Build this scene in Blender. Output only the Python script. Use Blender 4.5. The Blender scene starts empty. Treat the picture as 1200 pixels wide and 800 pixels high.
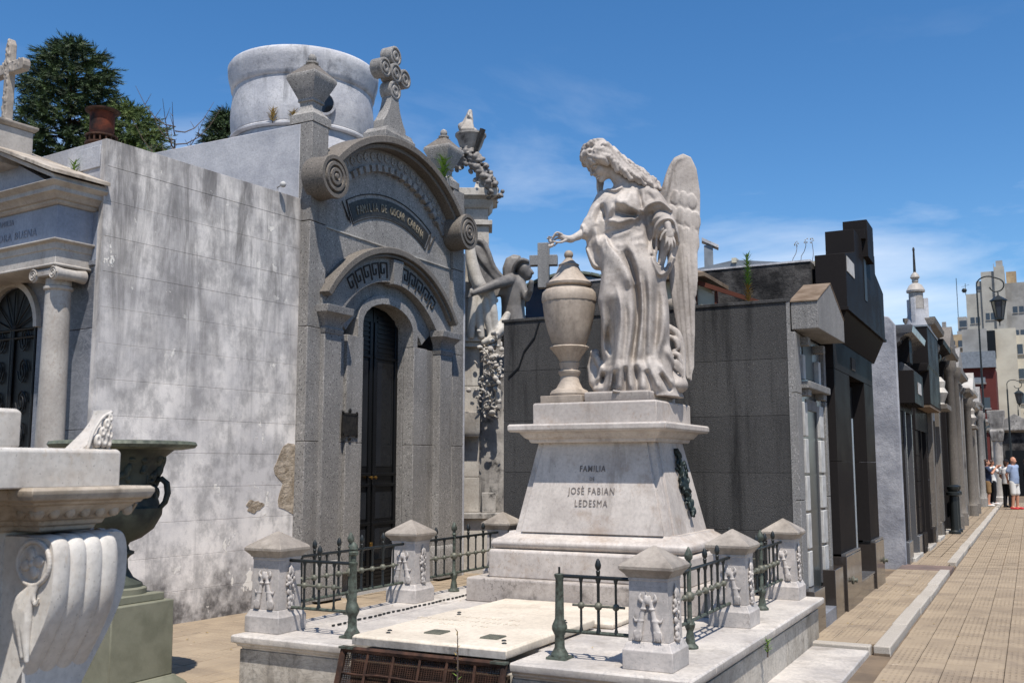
import bpy, math, random
import numpy as np
from mathutils import Vector, Matrix, Euler

R = math.radians
scene = bpy.context.scene
COL = scene.collection
random.seed(7)

# ------------------------------------------------------------------ camera, sky, sun, exposure
cd = bpy.data.cameras.new('camera')
cd.sensor_width = 36.0
cd.lens = 35.01
cd.clip_start = 0.05
cd.clip_end = 3000.0
cam = bpy.data.objects.new('camera', cd)
COL.objects.link(cam)
cam.location = (0, 0, 1.5)
cam.rotation_euler = (R(90 + 7.131), 0, R(27.337))
scene.camera = cam
cd.dof.use_dof = True
cd.dof.focus_distance = 9.0
cd.dof.aperture_fstop = 5.6

SUN = Vector((0.31, -0.37, 1.0)).normalized()
SUN_EL = math.asin(SUN.z)
SUN_AZ = math.atan2(SUN.x, SUN.y)
world = bpy.data.worlds.new('World')
scene.world = world
world.use_nodes = True
wn = world.node_tree.nodes
wl = world.node_tree.links
wn.clear()
w_out = wn.new('ShaderNodeOutputWorld')
w_bg = wn.new('ShaderNodeBackground')
w_sky = wn.new('ShaderNodeTexSky')
w_sky.sky_type = 'NISHITA'
w_sky.sun_disc = False
w_sky.sun_elevation = SUN_EL
w_sky.sun_rotation = SUN_AZ
w_sky.altitude = 0
w_sky.air_density = 1.0
w_sky.dust_density = 0.1
w_sky.ozone_density = 5.0
w_bg.inputs['Strength'].default_value = 0.085
# thin summer cloud: a noise field over the whole dome, thicker towards the horizon as real cirrus is
w_tc = wn.new('ShaderNodeTexCoord')
w_map = wn.new('ShaderNodeMapping')
w_map.inputs['Location'].default_value = (0.35, 0.2, 0.0)
w_map.inputs['Scale'].default_value = (1.6, 1.6, 5.0)
w_no = wn.new('ShaderNodeTexNoise')
w_no.inputs['Scale'].default_value = 1.7
w_no.inputs['Detail'].default_value = 9
w_no.inputs['Roughness'].default_value = 0.56
w_no.inputs['Distortion'].default_value = 0.35
w_r = wn.new('ShaderNodeValToRGB')
w_r.color_ramp.elements[0].position = 0.49
w_r.color_ramp.elements[1].position = 0.76
w_sep = wn.new('ShaderNodeSeparateXYZ')
w_el = wn.new('ShaderNodeMapRange')
w_el.inputs['From Min'].default_value = 0.42
w_el.inputs['From Max'].default_value = 0.12
w_mul = wn.new('ShaderNodeMath'); w_mul.operation = 'MULTIPLY'
w_mul2 = wn.new('ShaderNodeMath'); w_mul2.operation = 'MULTIPLY'; w_mul2.inputs[1].default_value = 0.85
w_mix = wn.new('ShaderNodeMix'); w_mix.data_type = 'RGBA'
w_mix.inputs[7].default_value = (8.2, 8.6, 9.2, 1)
wl.new(w_tc.outputs['Generated'], w_map.inputs['Vector'])
wl.new(w_map.outputs[0], w_no.inputs['Vector'])
wl.new(w_no.outputs['Fac'], w_r.inputs['Fac'])
wl.new(w_tc.outputs['Generated'], w_sep.inputs[0])
wl.new(w_sep.outputs['Z'], w_el.inputs['Value'])
wl.new(w_r.outputs['Color'], w_mul.inputs[0])
wl.new(w_el.outputs[0], w_mul.inputs[1])
wl.new(w_mul.outputs[0], w_mul2.inputs[0])
wl.new(w_mul2.outputs[0], w_mix.inputs[0])
w_hs = wn.new('ShaderNodeHueSaturation')               # the clear deep blue of a dry summer noon
w_hs.inputs['Saturation'].default_value = 1.22
w_hs.inputs['Value'].default_value = 1.08
wl.new(w_sky.outputs[0], w_hs.inputs['Color'])
wl.new(w_hs.outputs[0], w_mix.inputs[6])
wl.new(w_mix.outputs[2], w_bg.inputs['Color'])
wl.new(w_bg.outputs[0], w_out.inputs['Surface'])

sd = bpy.data.lights.new('sun', 'SUN')
sd.energy = 4.0
sd.angle = R(0.53)
sd.color = (1.0, 0.95, 0.885)
sun = bpy.data.objects.new('sun', sd)
COL.objects.link(sun)
sun.location = (10, -10, 40)
sun.rotation_euler = SUN.to_track_quat('Z', 'Y').to_euler()

scene.view_settings.view_transform = 'Standard'
scene.view_settings.look = 'None'
scene.view_settings.exposure = 0.65
scene.view_settings.gamma = 1.0
scene.view_settings.use_curve_mapping = False
scene.cycles.max_bounces = 6

# ------------------------------------------------------------------ materials
def S(r, g, b):
    f = lambda c: (c / 255 / 12.92) if c / 255 <= 0.04045 else ((c / 255 + 0.055) / 1.055) ** 2.4
    return (f(r), f(g), f(b), 1.0)

class NT:
    def __init__(s, name):
        s.m = bpy.data.materials.new(name)
        s.m.use_nodes = True
        s.t = s.m.node_tree
        s.n = s.t.nodes
        s.b = s.n['Principled BSDF']
        s.pos = s.n.new('ShaderNodeNewGeometry').outputs['Position']
    def link(s, a, b): s.t.links.new(a, b)
    def mapping(s, scale, loc=(0, 0, 0), src=None):
        m = s.n.new('ShaderNodeMapping')
        m.inputs['Scale'].default_value = scale
        m.inputs['Location'].default_value = loc
        s.link(src or s.pos, m.inputs['Vector'])
        return m.outputs[0]
    def noise(s, scale, detail=4, rough=0.55, vec=None, dist=0.0):
        k = s.n.new('ShaderNodeTexNoise')
        k.inputs['Scale'].default_value = scale
        k.inputs['Detail'].default_value = detail
        k.inputs['Roughness'].default_value = rough
        k.inputs['Distortion'].default_value = dist
        s.link(vec or s.pos, k.inputs['Vector'])
        return k.outputs['Fac']
    def voro(s, scale, vec=None, feature='F1', out='Distance'):
        k = s.n.new('ShaderNodeTexVoronoi')
        k.feature = feature
        k.inputs['Scale'].default_value = scale
        s.link(vec or s.pos, k.inputs['Vector'])
        return k.outputs[out]
    def ramp(s, fac, a, b, lo=0.0, hi=1.0):
        k = s.n.new('ShaderNodeMapRange')
        k.interpolation_type = 'SMOOTHSTEP'
        k.inputs['From Min'].default_value = a
        k.inputs['From Max'].default_value = b
        k.inputs['To Min'].default_value = lo
        k.inputs['To Max'].default_value = hi
        s.link(fac, k.inputs['Value'])
        return k.outputs[0]
    def math(s, op, a, b=None):
        k = s.n.new('ShaderNodeMath'); k.operation = op
        for i, x in enumerate((a, b)):
            if x is None: continue
            if isinstance(x, (int, float)): k.inputs[i].default_value = x
            else: s.link(x, k.inputs[i])
        return k.outputs[0]
    def mix(s, fac, a, b, mode='MIX'):
        k = s.n.new('ShaderNodeMix'); k.data_type = 'RGBA'; k.blend_type = mode
        if isinstance(fac, (int, float)): k.inputs[0].default_value = fac
        else: s.link(fac, k.inputs[0])
        for i, x in ((6, a), (7, b)):
            if isinstance(x, tuple): k.inputs[i].default_value = x
            else: s.link(x, k.inputs[i])
        return k.outputs[2]
    def sep(s, src=None):
        k = s.n.new('ShaderNodeSeparateXYZ'); s.link(src or s.pos, k.inputs[0])
        return k.outputs
    def bump(s, h, strength=0.3, dist=0.01, prev=None):
        k = s.n.new('ShaderNodeBump')
        k.inputs['Strength'].default_value = strength
        k.inputs['Distance'].default_value = dist
        s.link(h, k.inputs['Height'])
        if prev is not None: s.link(prev, k.inputs['Normal'])
        return k.outputs[0]
    def rand(s):
        return s.n.new('ShaderNodeObjectInfo').outputs['Random']
    def done(s, col, rough=0.8, nrm=None, metal=0.0, spec=0.4):
        if isinstance(col, tuple): s.b.inputs['Base Color'].default_value = col
        else: s.link(col, s.b.inputs['Base Color'])
        if isinstance(rough, (int, float)): s.b.inputs['Roughness'].default_value = rough
        else: s.link(rough, s.b.inputs['Roughness'])
        s.b.inputs['Metallic'].default_value = metal
        s.b.inputs['Specular IOR Level'].default_value = spec
        if nrm is not None: s.link(nrm, s.b.inputs['Normal'])
        return s.m

M = {}
def marble(name, c1, c2, streak=None, streak_amt=0.5, vein=None, dirt=None, dirt_amt=0.4, rough=0.55, bump=0.12, piece=0.0, lichen=0.5):
    t = NT(name)
    col = t.mix(t.ramp(t.noise(2.2, 6, 0.6), 0.35, 0.65), c1, c2)
    col = t.mix(t.ramp(t.noise(38, 3), 0.35, 0.75, 0, 0.16), col, (0.0, 0.0, 0.0, 1))
    if vein:
        v = t.noise(3.2, 8, 0.62, t.mapping((1.4, 1.4, 3.2)), 1.8)
        v = t.ramp(t.math('ABSOLUTE', t.math('SUBTRACT', v, 0.5)), 0.0, 0.05, 0.34, 0)
        col = t.mix(v, col, vein)
    if streak:
        q = t.noise(7.0, 6, 0.65, t.mapping((1, 1, 0.11)))
        g = t.noise(1.3, 3, 0.5, t.mapping((1, 1, 1), (5, 2, 1)))
        col = t.mix(t.math('MULTIPLY', t.ramp(q, 0.50, 0.74, 0, streak_amt), t.ramp(g, 0.35, 0.6)), col, streak)
    if dirt:
        d = t.math('MULTIPLY', t.ramp(t.noise(3.0, 8, 0.7, t.mapping((1, 1, 1), (9, 4, 2))), 0.52, 0.70, 0, dirt_amt), 1.0)
        col = t.mix(d, col, dirt)
    # lichen specks and pitting gathered in patches, soot specks on top
    pm = t.ramp(t.noise(1.9, 4, 0.6, t.mapping((1, 1, 1), (3, 6, 8))), 0.44, 0.66)
    lc = t.ramp(t.noise(34, 5, 0.7, t.mapping((1, 1, 0.7), (1, 2, 3))), 0.55, 0.64, 0, lichen)
    col = t.mix(t.math('MULTIPLY', pm, lc), col, dirt or streak or (0.08, 0.075, 0.07, 1))
    col = t.mix(t.ramp(t.noise(90, 2, 0.5, t.mapping((1, 1, 1), (5, 5, 1))), 0.66, 0.72, 0, lichen * 0.8), col, (0.06, 0.055, 0.05, 1))
    if piece:
        col = t.mix(t.math('MULTIPLY', t.rand(), piece), col, (0.02, 0.02, 0.025, 1))
    n = t.bump(t.noise(55, 5, 0.6), bump, 0.006)
    n = t.bump(t.noise(9, 4, 0.5), bump, 0.012, n)
    M[name] = t.done(col, rough, n, spec=0.35)

def granite(name, c, dark, light, scale=150, bump=0.25, rough=0.75, streak=None, streak_amt=0.5, piece=0.06):
    t = NT(name)
    sp = t.noise(scale, 2, 0.7)
    col = t.mix(t.ramp(sp, 0.30, 0.46), dark, c)
    col = t.mix(t.ramp(t.noise(scale * 0.8, 2, 0.7, t.mapping((1, 1, 1), (3, 8, 4))), 0.56, 0.70), col, light)
    col = t.mix(t.ramp(t.noise(1.1, 4, 0.6), 0.35, 0.7, 0, 0.28), col, dark)
    if streak:
        q = t.noise(6.0, 6, 0.65, t.mapping((1, 1, 0.07)))
        col = t.mix(t.ramp(q, 0.47, 0.72, 0, streak_amt), col, streak)
    if piece:
        col = t.mix(t.math('MULTIPLY', t.rand(), piece * 3), col, dark)
    n = t.bump(sp, bump, 0.006)
    M[name] = t.done(col, rough, n, spec=0.3)

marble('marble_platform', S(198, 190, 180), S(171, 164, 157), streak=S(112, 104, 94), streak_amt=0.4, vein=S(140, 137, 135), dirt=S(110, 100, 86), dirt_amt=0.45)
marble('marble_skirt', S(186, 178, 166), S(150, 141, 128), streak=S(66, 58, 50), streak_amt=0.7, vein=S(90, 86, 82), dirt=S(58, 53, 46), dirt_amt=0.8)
marble('marble_pedestal', S(196, 187, 178), S(172, 163, 155), streak=S(112, 102, 93), streak_amt=0.55, dirt=S(146, 124, 104), dirt_amt=0.5)
marble('marble_pillar', S(190, 182, 175), S(160, 154, 149), streak=S(112, 106, 99), streak_amt=0.45, vein=S(140, 137, 134))
marble('marble_cap', S(164, 154, 142), S(128, 119, 109), streak=S(84, 76, 67), streak_amt=0.5, dirt=S(78, 71, 62), dirt_amt=0.6, bump=0.3)
marble('marble_slab', S(212, 200, 182), S(196, 184, 166), dirt=S(152, 140, 124), dirt_amt=0.4)
marble('marble_statue', S(190, 181, 172), S(158, 149, 141), streak=S(92, 84, 77), streak_amt=0.75, dirt=S(104, 95, 86), dirt_amt=0.55, rough=0.65, bump=0.3, lichen=0.6)
marble('marble_urn', S(174, 160, 145), S(146, 134, 121), streak=S(92, 83, 74), streak_amt=0.5, dirt=S(108, 96, 84), dirt_amt=0.5, rough=0.65, bump=0.2)
marble('marble_near', S(205, 200, 192), S(186, 178, 168), streak=S(140, 128, 114), streak_amt=0.45, dirt=S(168, 148, 124), dirt_amt=0.4)
marble('marble_cornice', S(188, 176, 160), S(150, 137, 120), streak=S(78, 66, 54), streak_amt=0.7, dirt=S(92, 78, 62), dirt_amt=0.7)
marble('marble_grey', S(128, 130, 136), S(98, 101, 108), vein=S(160, 160, 164), piece=0.2, rough=0.5)
marble('marble_warm', S(182, 175, 166), S(156, 149, 141), streak=S(108, 98, 88), dirt=S(128, 112, 96))
marble('marble_blue_grey', S(150, 156, 168), S(132, 138, 150), streak=S(104, 104, 108), streak_amt=0.4)
marble('marble_sooty', S(172, 166, 158), S(128, 123, 117), streak=S(28, 26, 26), streak_amt=1.0, dirt=S(34, 32, 31), dirt_amt=0.95, bump=0.3)
marble('marble_dark', S(128, 123, 118), S(88, 84, 81), streak=S(26, 25, 25), streak_amt=0.9, dirt=S(150, 145, 138), dirt_amt=0.5, bump=0.3)
marble('marble_carved', S(186, 180, 170), S(160, 152, 142), streak=S(96, 90, 82), dirt=S(110, 102, 92), bump=0.25)
marble('lead_paint', S(192, 191, 192), S(168, 168, 172), streak=S(96, 96, 98), streak_amt=0.75, dirt=S(104, 104, 106), dirt_amt=0.6, rough=0.7, bump=0.5)
marble('blue_white_paint', S(172, 172, 175), S(150, 151, 156), streak=S(128, 130, 138), streak_amt=0.4, dirt=S(140, 142, 150), dirt_amt=0.3, rough=0.85, bump=0.5)
marble('white_plaster_rough', S(164, 164, 168), S(132, 133, 139), streak=S(110, 112, 120), streak_amt=0.4, dirt=S(120, 122, 130), dirt_amt=0.45, rough=0.9, bump=0.9)
granite('granite', S(147, 143, 138), S(50, 48, 47), S(188, 183, 176), 62, streak=S(70, 66, 62), streak_amt=0.35)
granite('granite_brown', S(112, 105, 97), S(48, 45, 42), S(142, 133, 123), 62, piece=0.02)
granite('pebble_dash', S(74, 73, 72), S(30, 30, 31), S(110, 107, 104), 130, bump=0.9, rough=0.9, streak=S(20, 20, 21), streak_amt=0.85, piece=0.08)
granite('pebble_pale', S(132, 130, 127), S(66, 65, 65), S(176, 172, 168), 95, bump=0.8, rough=0.9, streak=S(80, 79, 78), streak_amt=0.4)
granite('granite_green', S(48, 54, 55), S(26, 31, 33), S(74, 82, 82), 110, bump=0.05, rough=0.3)
granite('kerb_granite', S(172, 164, 153), S(132, 125, 116), S(192, 184, 173), 120, bump=0.4, rough=0.85)

# stained, scored plaster of the big side wall
t = NT('plaster_stained')
px, py, pz = t.sep()
col = t.mix(t.ramp(t.noise(1.7, 6, 0.6), 0.36, 0.64), S(232, 225, 217), S(198, 193, 189))
hi = t.ramp(t.math('ADD', pz, t.math('MULTIPLY', t.noise(1.0, 4, 0.6), 3.0)), 2.7, 5.4)          # rain soot thickens towards the coping
sk = t.noise(4.0, 8, 0.72, t.mapping((1, 1, 0.16)), 0.4)
col = t.mix(t.math('MULTIPLY', t.ramp(sk, 0.36, 0.66, 0.10, 0.86), hi), col, S(74, 71, 70))
sk2 = t.noise(11.0, 5, 0.6, t.mapping((1, 1, 0.04), (2, 7, 0)))
col = t.mix(t.ramp(sk2, 0.56, 0.76, 0, 0.35), col, S(122, 118, 116))
col = t.mix(t.ramp(t.noise(4.2, 7, 0.7, t.mapping((1, 1, 0.8), (6, 6, 6))), 0.42, 0.66, 0, 0.62), col, S(128, 125, 123))
lo = t.ramp(t.math('SUBTRACT', pz, t.math('MULTIPLY', t.noise(2.4, 5, 0.62), 1.5)), -0.18, -0.62)
col = t.mix(t.math('MULTIPLY', lo, t.ramp(t.noise(10, 5, 0.6), 0.3, 0.6, 0.45, 0.92)), col, S(74, 71, 69))
pe = t.math('MULTIPLY', t.ramp(t.noise(5.5, 6, 0.6, t.mapping((1, 1, 0.7), (4, 1, 3))), 0.64, 0.66), t.ramp(t.noise(0.9, 3, 0.5, t.mapping((1, 1, 1), (1, 3, 2))), 0.46, 0.56))
col = t.mix(pe, col, S(224, 218, 208))
n = t.bump(t.noise(70, 4, 0.6), 0.3, 0.006)
n = t.bump(pe, 0.5, 0.006, n)
M['plaster_stained'] = t.done(col, 0.9, n, spec=0.2)

t = NT('mouldy_plaster')
col = t.mix(t.ramp(t.noise(3.0, 8, 0.72), 0.40, 0.68), S(34, 33, 33), S(88, 85, 82))
col = t.mix(t.ramp(t.noise(6, 6, 0.7, t.mapping((1, 1, 0.3))), 0.55, 0.75, 0, 0.8), col, S(22, 22, 22))
M['mouldy_plaster'] = t.done(col, 0.95, t.bump(t.noise(30, 6, 0.7), 0.6, 0.02), spec=0.2)

t = NT('broken_render')
col = t.mix(t.ramp(t.noise(9, 6, 0.65), 0.35, 0.65), S(176, 162, 144), S(138, 124, 106))
M['broken_render'] = t.done(col, 0.95, t.bump(t.noise(26, 6, 0.65), 0.9, 0.02), spec=0.15)

def plain(name, c, rough=0.6, metal=0.0, spec=0.4, var=0.25, vscale=6, bump=0.1, bscale=60, c2=None):
    t = NT(name)
    dk = c2 or (c[0] * 0.55, c[1] * 0.55, c[2] * 0.55, 1)
    col = t.mix(t.ramp(t.noise(vscale, 5, 0.6), 0.35, 0.7, 0, var if not c2 else 1.0), c, dk)
    M[name] = t.done(col, rough, t.bump(t.noise(bscale, 3), bump, 0.005), metal, spec)

plain('iron_black', S(34, 38, 38), 0.45, 0.3, 0.5)
plain('iron_green', S(80, 88, 78), 0.6, 0.1, 0.4, vscale=34, c2=S(52, 52, 44), bump=0.5)
plain('iron_ball', S(104, 102, 88), 0.55, 0.15, 0.5, vscale=30, c2=S(74, 76, 66), bump=0.3)
plain('green_paint', S(120, 119, 102), 0.6, 0, 0.35, vscale=5, c2=S(102, 102, 86), bump=0.25, bscale=25)
plain('urn_shaded', S(66, 70, 60), 0.6, 0.1, 0.35, vscale=6, c2=S(38, 41, 37), bump=0.5, bscale=30)  # urn green darkened to paint in the shade under the wide rim
plain('urn_green', S(104, 108, 92), 0.6, 0.1, 0.35, vscale=5, c2=S(58, 61, 54), bump=0.5, bscale=30)
plain('rust', S(78, 54, 42), 0.85, 0.2, 0.3, vscale=12, c2=S(44, 32, 27), bump=0.6, bscale=50)
plain('rust_orange', S(112, 56, 36), 0.85, 0.2, 0.3, vscale=4, c2=S(34, 29, 29), bump=0.5)
plain('bronze_green', S(40, 52, 50), 0.5, 0.4, 0.5, vscale=25, c2=S(24, 30, 30), bump=0.4)
plain('bronze_dark', S(40, 38, 36), 0.5, 0.4, 0.5, vscale=25, c2=S(66, 62, 56), bump=0.3)
plain('brass', S(150, 116, 60), 0.4, 0.8, 0.5)
plain('white_metal', S(178, 180, 184), 0.35, 0.8, 0.5)
plain('door_black', S(17, 18, 20), 0.35, 0.1, 0.3, var=0.4)
plain('grille_black', S(18, 18, 19), 0.5, 0.3, 0.4)
plain('lettering', S(112, 104, 99), 0.8, 0, 0.2)
plain('lettering_faint', S(132, 138, 149), 0.9, 0, 0.2)
plain('lettering_brass', S(140, 130, 112), 0.5, 0.3, 0.4)
plain('carved_joint', S(58, 55, 52), 0.9, 0, 0.2)
plain('roof_green', S(104, 112, 100), 0.8, 0, 0.3, vscale=4, c2=S(82, 88, 80))
plain('roof_brown', S(124, 108, 92), 0.9, 0, 0.2, vscale=6, c2=S(96, 80, 64))
plain('wood_red', S(92, 50, 36), 0.8, 0, 0.3)
plain('cream_board', S(186, 180, 160), 0.8, 0, 0.3)
plain('lead_sheet', S(126, 132, 138), 0.6, 0.1, 0.4, vscale=5, c2=S(106, 112, 118))
plain('cream_wall', S(196, 189, 172), 0.9, 0, 0.2, vscale=0.4, c2=S(178, 170, 154))
plain('white_wall', S(168, 165, 156), 0.9, 0, 0.2, vscale=0.3, c2=S(148, 145, 138))
plain('grey_wall', S(156, 154, 150), 0.9, 0, 0.2, vscale=0.3, c2=S(126, 124, 120))
plain('red_brown_wall', S(96, 50, 46), 0.9, 0, 0.2, vscale=0.5, c2=S(82, 42, 38))
plain('tan_wall', S(174, 154, 124), 0.9, 0, 0.2, vscale=0.6, c2=S(140, 120, 96))
plain('glass_dark', S(22, 25, 29), 0.08, 0, 0.4, var=0.2, bump=0.0)
plain('glass_window', S(52, 60, 70), 0.1, 0, 0.6, var=0.3, vscale=0.8, bump=0.0)
plain('glass_panel', S(40, 54, 72), 0.06, 0, 0.7, var=0.2, bump=0.0)
plain('skin', S(190, 138, 112), 0.6, 0, 0.3, var=0.15)
plain('skin_tan', S(160, 110, 84), 0.6, 0, 0.3, var=0.15)
plain('hair_brown', S(66, 42, 30), 0.6)
plain('shirt_blue', S(138, 152, 176), 0.9, 0, 0.2, var=0.2)
plain('shirt_white', S(222, 220, 216), 0.9, 0, 0.2, var=0.1)
plain('shirt_navy', S(58, 66, 86), 0.9, 0, 0.2)
plain('shorts_white', S(210, 206, 200), 0.9, 0, 0.2, var=0.1)
plain('shorts_khaki', S(138, 110, 76), 0.9, 0, 0.2)
plain('cloth_black', S(26, 26, 30), 0.9, 0, 0.2)
plain('shoe_red', S(196, 52, 58), 0.7)
plain('shoe_white', S(214, 210, 206), 0.7)
plain('bark', S(74, 60, 48), 0.95, 0, 0.1, vscale=8, c2=S(46, 38, 32), bump=0.6, bscale=20)
plain('twig', S(96, 84, 76), 0.95, 0, 0.1)
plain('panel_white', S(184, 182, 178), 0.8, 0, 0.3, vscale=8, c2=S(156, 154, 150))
marble('marble_step', S(190, 181, 172), S(160, 151, 143), streak=S(60, 54, 49), streak_amt=0.9, dirt=S(70, 63, 57), dirt_amt=0.85, lichen=0.7)
plain('soil', S(70, 60, 50), 0.95, 0, 0.1)

def polished(name, c, spec=0.6, rough=0.06):
    t = NT(name)
    col = t.mix(t.ramp(t.noise(220, 2, 0.6), 0.4, 0.7, 0, 0.4), c, (c[0] * 2.2, c[1] * 2.2, c[2] * 2.2, 1))
    r = t.ramp(t.noise(2.5, 4, 0.6), 0.3, 0.7, rough, rough + 0.12)
    M[name] = t.done(col, r, None, 0, spec)
polished('black_granite', S(36, 34, 34), 0.0005, 0.15)
polished('brown_granite', S(50, 45, 42), 0.5, 0.08)
polished('grey_polished', S(78, 78, 80), 0.5, 0.2)

def leafmat(name, c, c2):
    t = NT(name)
    col = t.mix(t.ramp(t.noise(1.2, 4, 0.6), 0.35, 0.65), c, c2)
    t.done(col, 0.6, None, 0, 0.3)
    t.b.inputs['Transmission Weight'].default_value = 0.0
    M[name] = t.m
leafmat('needle_dark', S(62, 80, 44), S(36, 50, 32))
leafmat('needle_light', S(96, 110, 58), S(62, 80, 42))
leafmat('leaf_green', S(134, 164, 78), S(98, 130, 56))
leafmat('leaf_dry', S(176, 148, 84), S(132, 112, 62))

# ribbed cement paving tile, colour drifting from tile to tile
t = NT('paving_tile')
oi = t.rand()
tc = t.n.new('ShaderNodeTexCoord').outputs['Object']
c0 = t.mix(oi, S(150, 134, 113), S(132, 117, 99))
c0 = t.mix(t.ramp(t.noise(1.1, 5, 0.6), 0.35, 0.7, 0, 0.55), c0, S(160, 143, 120))
c0 = t.mix(t.ramp(t.noise(2.6, 6, 0.65, t.mapping((1, 1, 1), (7, 3, 0))), 0.50, 0.74, 0, 0.6), c0, S(112, 100, 88))
ox, oy, oz = t.sep()
rx = t.math('ABSOLUTE', t.math('SUBTRACT', t.math('FRACT', t.math('MULTIPLY', ox, 25.0)), 0.5))
ry = t.math('ABSOLUTE', t.math('SUBTRACT', t.math('FRACT', t.math('MULTIPLY', oy, 10.0)), 0.5))
rib = t.math('MULTIPLY', t.ramp(rx, 0.12, 0.26, 1, 0), t.ramp(ry, 0.30, 0.40, 1, 0))
wear = t.ramp(t.noise(1.6, 4, 0.6, t.mapping((1, 1, 1), (2, 9, 0))), 0.36, 0.62)
ribw = t.math('MULTIPLY', rib, wear)
c0 = t.mix(t.math('MULTIPLY', ribw, 0.30), c0, S(92, 80, 68))
c0 = t.mix(t.math('MULTIPLY', t.ramp(t.noise(0.55, 5, 0.7, t.mapping((1, 0.5, 1), (4, 4, 0))), 0.48, 0.66), 0.38), c0, S(104, 92, 80))
c0 = t.mix(t.ramp(t.noise(16, 3, 0.6, t.mapping((1, 1, 1), (8, 1, 0))), 0.68, 0.73, 0, 0.55), c0, S(74, 66, 58))
c0 = t.mix(t.ramp(t.noise(11, 4, 0.6, t.mapping((1, 1, 1), (2, 5, 0))), 0.66, 0.72, 0, 0.4), c0, S(196, 182, 164))
n = t.bump(t.math('MULTIPLY', ribw, -1.0), 0.8, 0.004)
n = t.bump(t.noise(60, 4, 0.6), 0.35, 0.004, n)
M['paving_tile'] = t.done(c0, 0.9, n, spec=0.25)
t = NT('ground_bed')
M['ground_bed'] = t.done(t.mix(t.ramp(t.noise(2, 6, 0.6), 0.35, 0.65), S(120, 104, 86), S(96, 84, 72)), 0.95, t.bump(t.noise(40, 4), 0.4, 0.01), spec=0.2)
plain('cross_band', S(116, 98, 90), 0.9, 0, 0.25, vscale=3, c2=S(96, 84, 78))
# ------------------------------------------------------------------ mesh helpers
class MB:
    def __init__(s): s.v = []; s.f = []
    def add(s, vs, fs):
        b = len(s.v); s.v += [tuple(p) for p in vs]; s.f += [tuple(i + b for i in f) for f in fs]; return s
    def box(s, x0, x1, y0, y1, z0, z1):
        return s.add([(x0, y0, z0), (x1, y0, z0), (x1, y1, z0), (x0, y1, z0), (x0, y0, z1), (x1, y0, z1), (x1, y1, z1), (x0, y1, z1)],
                     [(3, 2, 1, 0), (4, 5, 6, 7), (0, 1, 5, 4), (1, 2, 6, 5), (2, 3, 7, 6), (3, 0, 4, 7)])
    def rings(s, rings, cap0=True, cap1=True):
        n = len(rings[0]); vs = [p for r in rings for p in r]; fs = []
        for i in range(len(rings) - 1):
            for j in range(n):
                k = (j + 1) % n
                fs.append((i * n + j, i * n + k, (i + 1) * n + k, (i + 1) * n + j))
        if cap0: fs.append(tuple(range(n))[::-1])
        if cap1: fs.append(tuple((len(rings) - 1) * n + j for j in range(n)))
        return s.add(vs, fs)
    def stack(s, prof):                      # prof: (z, x0, x1, y0, y1) from the bottom up
        return s.rings([[(a, c, z), (b, c, z), (b, d, z), (a, d, z)] for z, a, b, c, d in prof])
    def prism(s, poly, lo, hi, axis='x'):    # poly in (y,z) / (x,z) / (x,y)
        g = {'x': lambda a, b, t: (t, a, b), 'y': lambda a, b, t: (a, t, b), 'z': lambda a, b, t: (a, b, t)}[axis]
        return s.rings([[g(a, b, lo) for a, b in poly], [g(a, b, hi) for a, b in poly]])
    def lathe(s, cx, cy, prof, n=32, sq=0.0, ripple=None):
        rs = []
        for r, z in prof:
            ring = []
            for j in range(n):
                a = 2 * math.pi * j / n
                k = r
                if ripple: k = r * (1 + ripple(a, z))
                ring.append((cx + k * math.cos(a), cy + k * math.sin(a), z))
            rs.append(ring)
        return s.rings(rs)
    def tube(s, pts, r, n=8, cap=True):
        pts = [Vector(p) for p in pts]
        rr = r if isinstance(r, (list, tuple)) else [r] * len(pts)
        rs = []; a = None
        for i, p in enumerate(pts):                        # parallel transport keeps the rings from twisting
            d = (pts[min(i + 1, len(pts) - 1)] - pts[max(i - 1, 0)]).normalized()
            a = d.orthogonal() if a is None else a - d * a.dot(d)
            a = a.normalized() if a.length > 1e-6 else d.orthogonal().normalized()
            b = d.cross(a)
            rs.append([p + (a * math.cos(t) + b * math.sin(t)) * rr[i] for t in [2 * math.pi * j / n for j in range(n)]])
        return s.rings(rs, cap, cap)
    def arch(s, yc, zc, r0, r1, a0, a1, x0, x1, n=16):   # ring sector in the YZ plane, angles from +Y towards +Z
        rs = []
        for i in range(n + 1):
            a = R(a0 + (a1 - a0) * i / n); c, d = math.cos(a), math.sin(a)
            rs.append([(x0, yc + r0 * c, zc + r0 * d), (x1, yc + r0 * c, zc + r0 * d), (x1, yc + r1 * c, zc + r1 * d), (x0, yc + r1 * c, zc + r1 * d)])
        return s.rings(rs)
    def ball(s, c, r, n=10, m=7, sc=(1, 1, 1)):
        rs = []
        for i in range(1, m):
            a = math.pi * i / m
            rs.append([(c[0] + sc[0] * r * math.sin(a) * math.cos(2 * math.pi * j / n), c[1] + sc[1] * r * math.sin(a) * math.sin(2 * math.pi * j / n), c[2] - sc[2] * r * math.cos(a)) for j in range(n)])
        return s.rings(rs)
    def xf(s, m):
        s.v = [tuple(m @ Vector(p)) for p in s.v]; return s
    def mesh(s, name, angle=35):
        me = bpy.data.meshes.new(name)
        me.from_pydata(s.v, [], s.f)
        me.validate(); fix_normals(me)
        if angle: smooth(me, angle)
        return me

import bmesh
def fix_normals(me):
    bm = bmesh.new(); bm.from_mesh(me)
    bmesh.ops.recalc_face_normals(bm, faces=bm.faces)
    bm.to_mesh(me); bm.free()
def smooth(me, angle):
    me.polygons.foreach_set('use_smooth', [True] * len(me.polygons))
    me.set_sharp_from_angle(angle=R(angle))

def mtx(root):
    return Matrix.LocRotScale(root.location, root.rotation_euler, root.scale)

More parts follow.
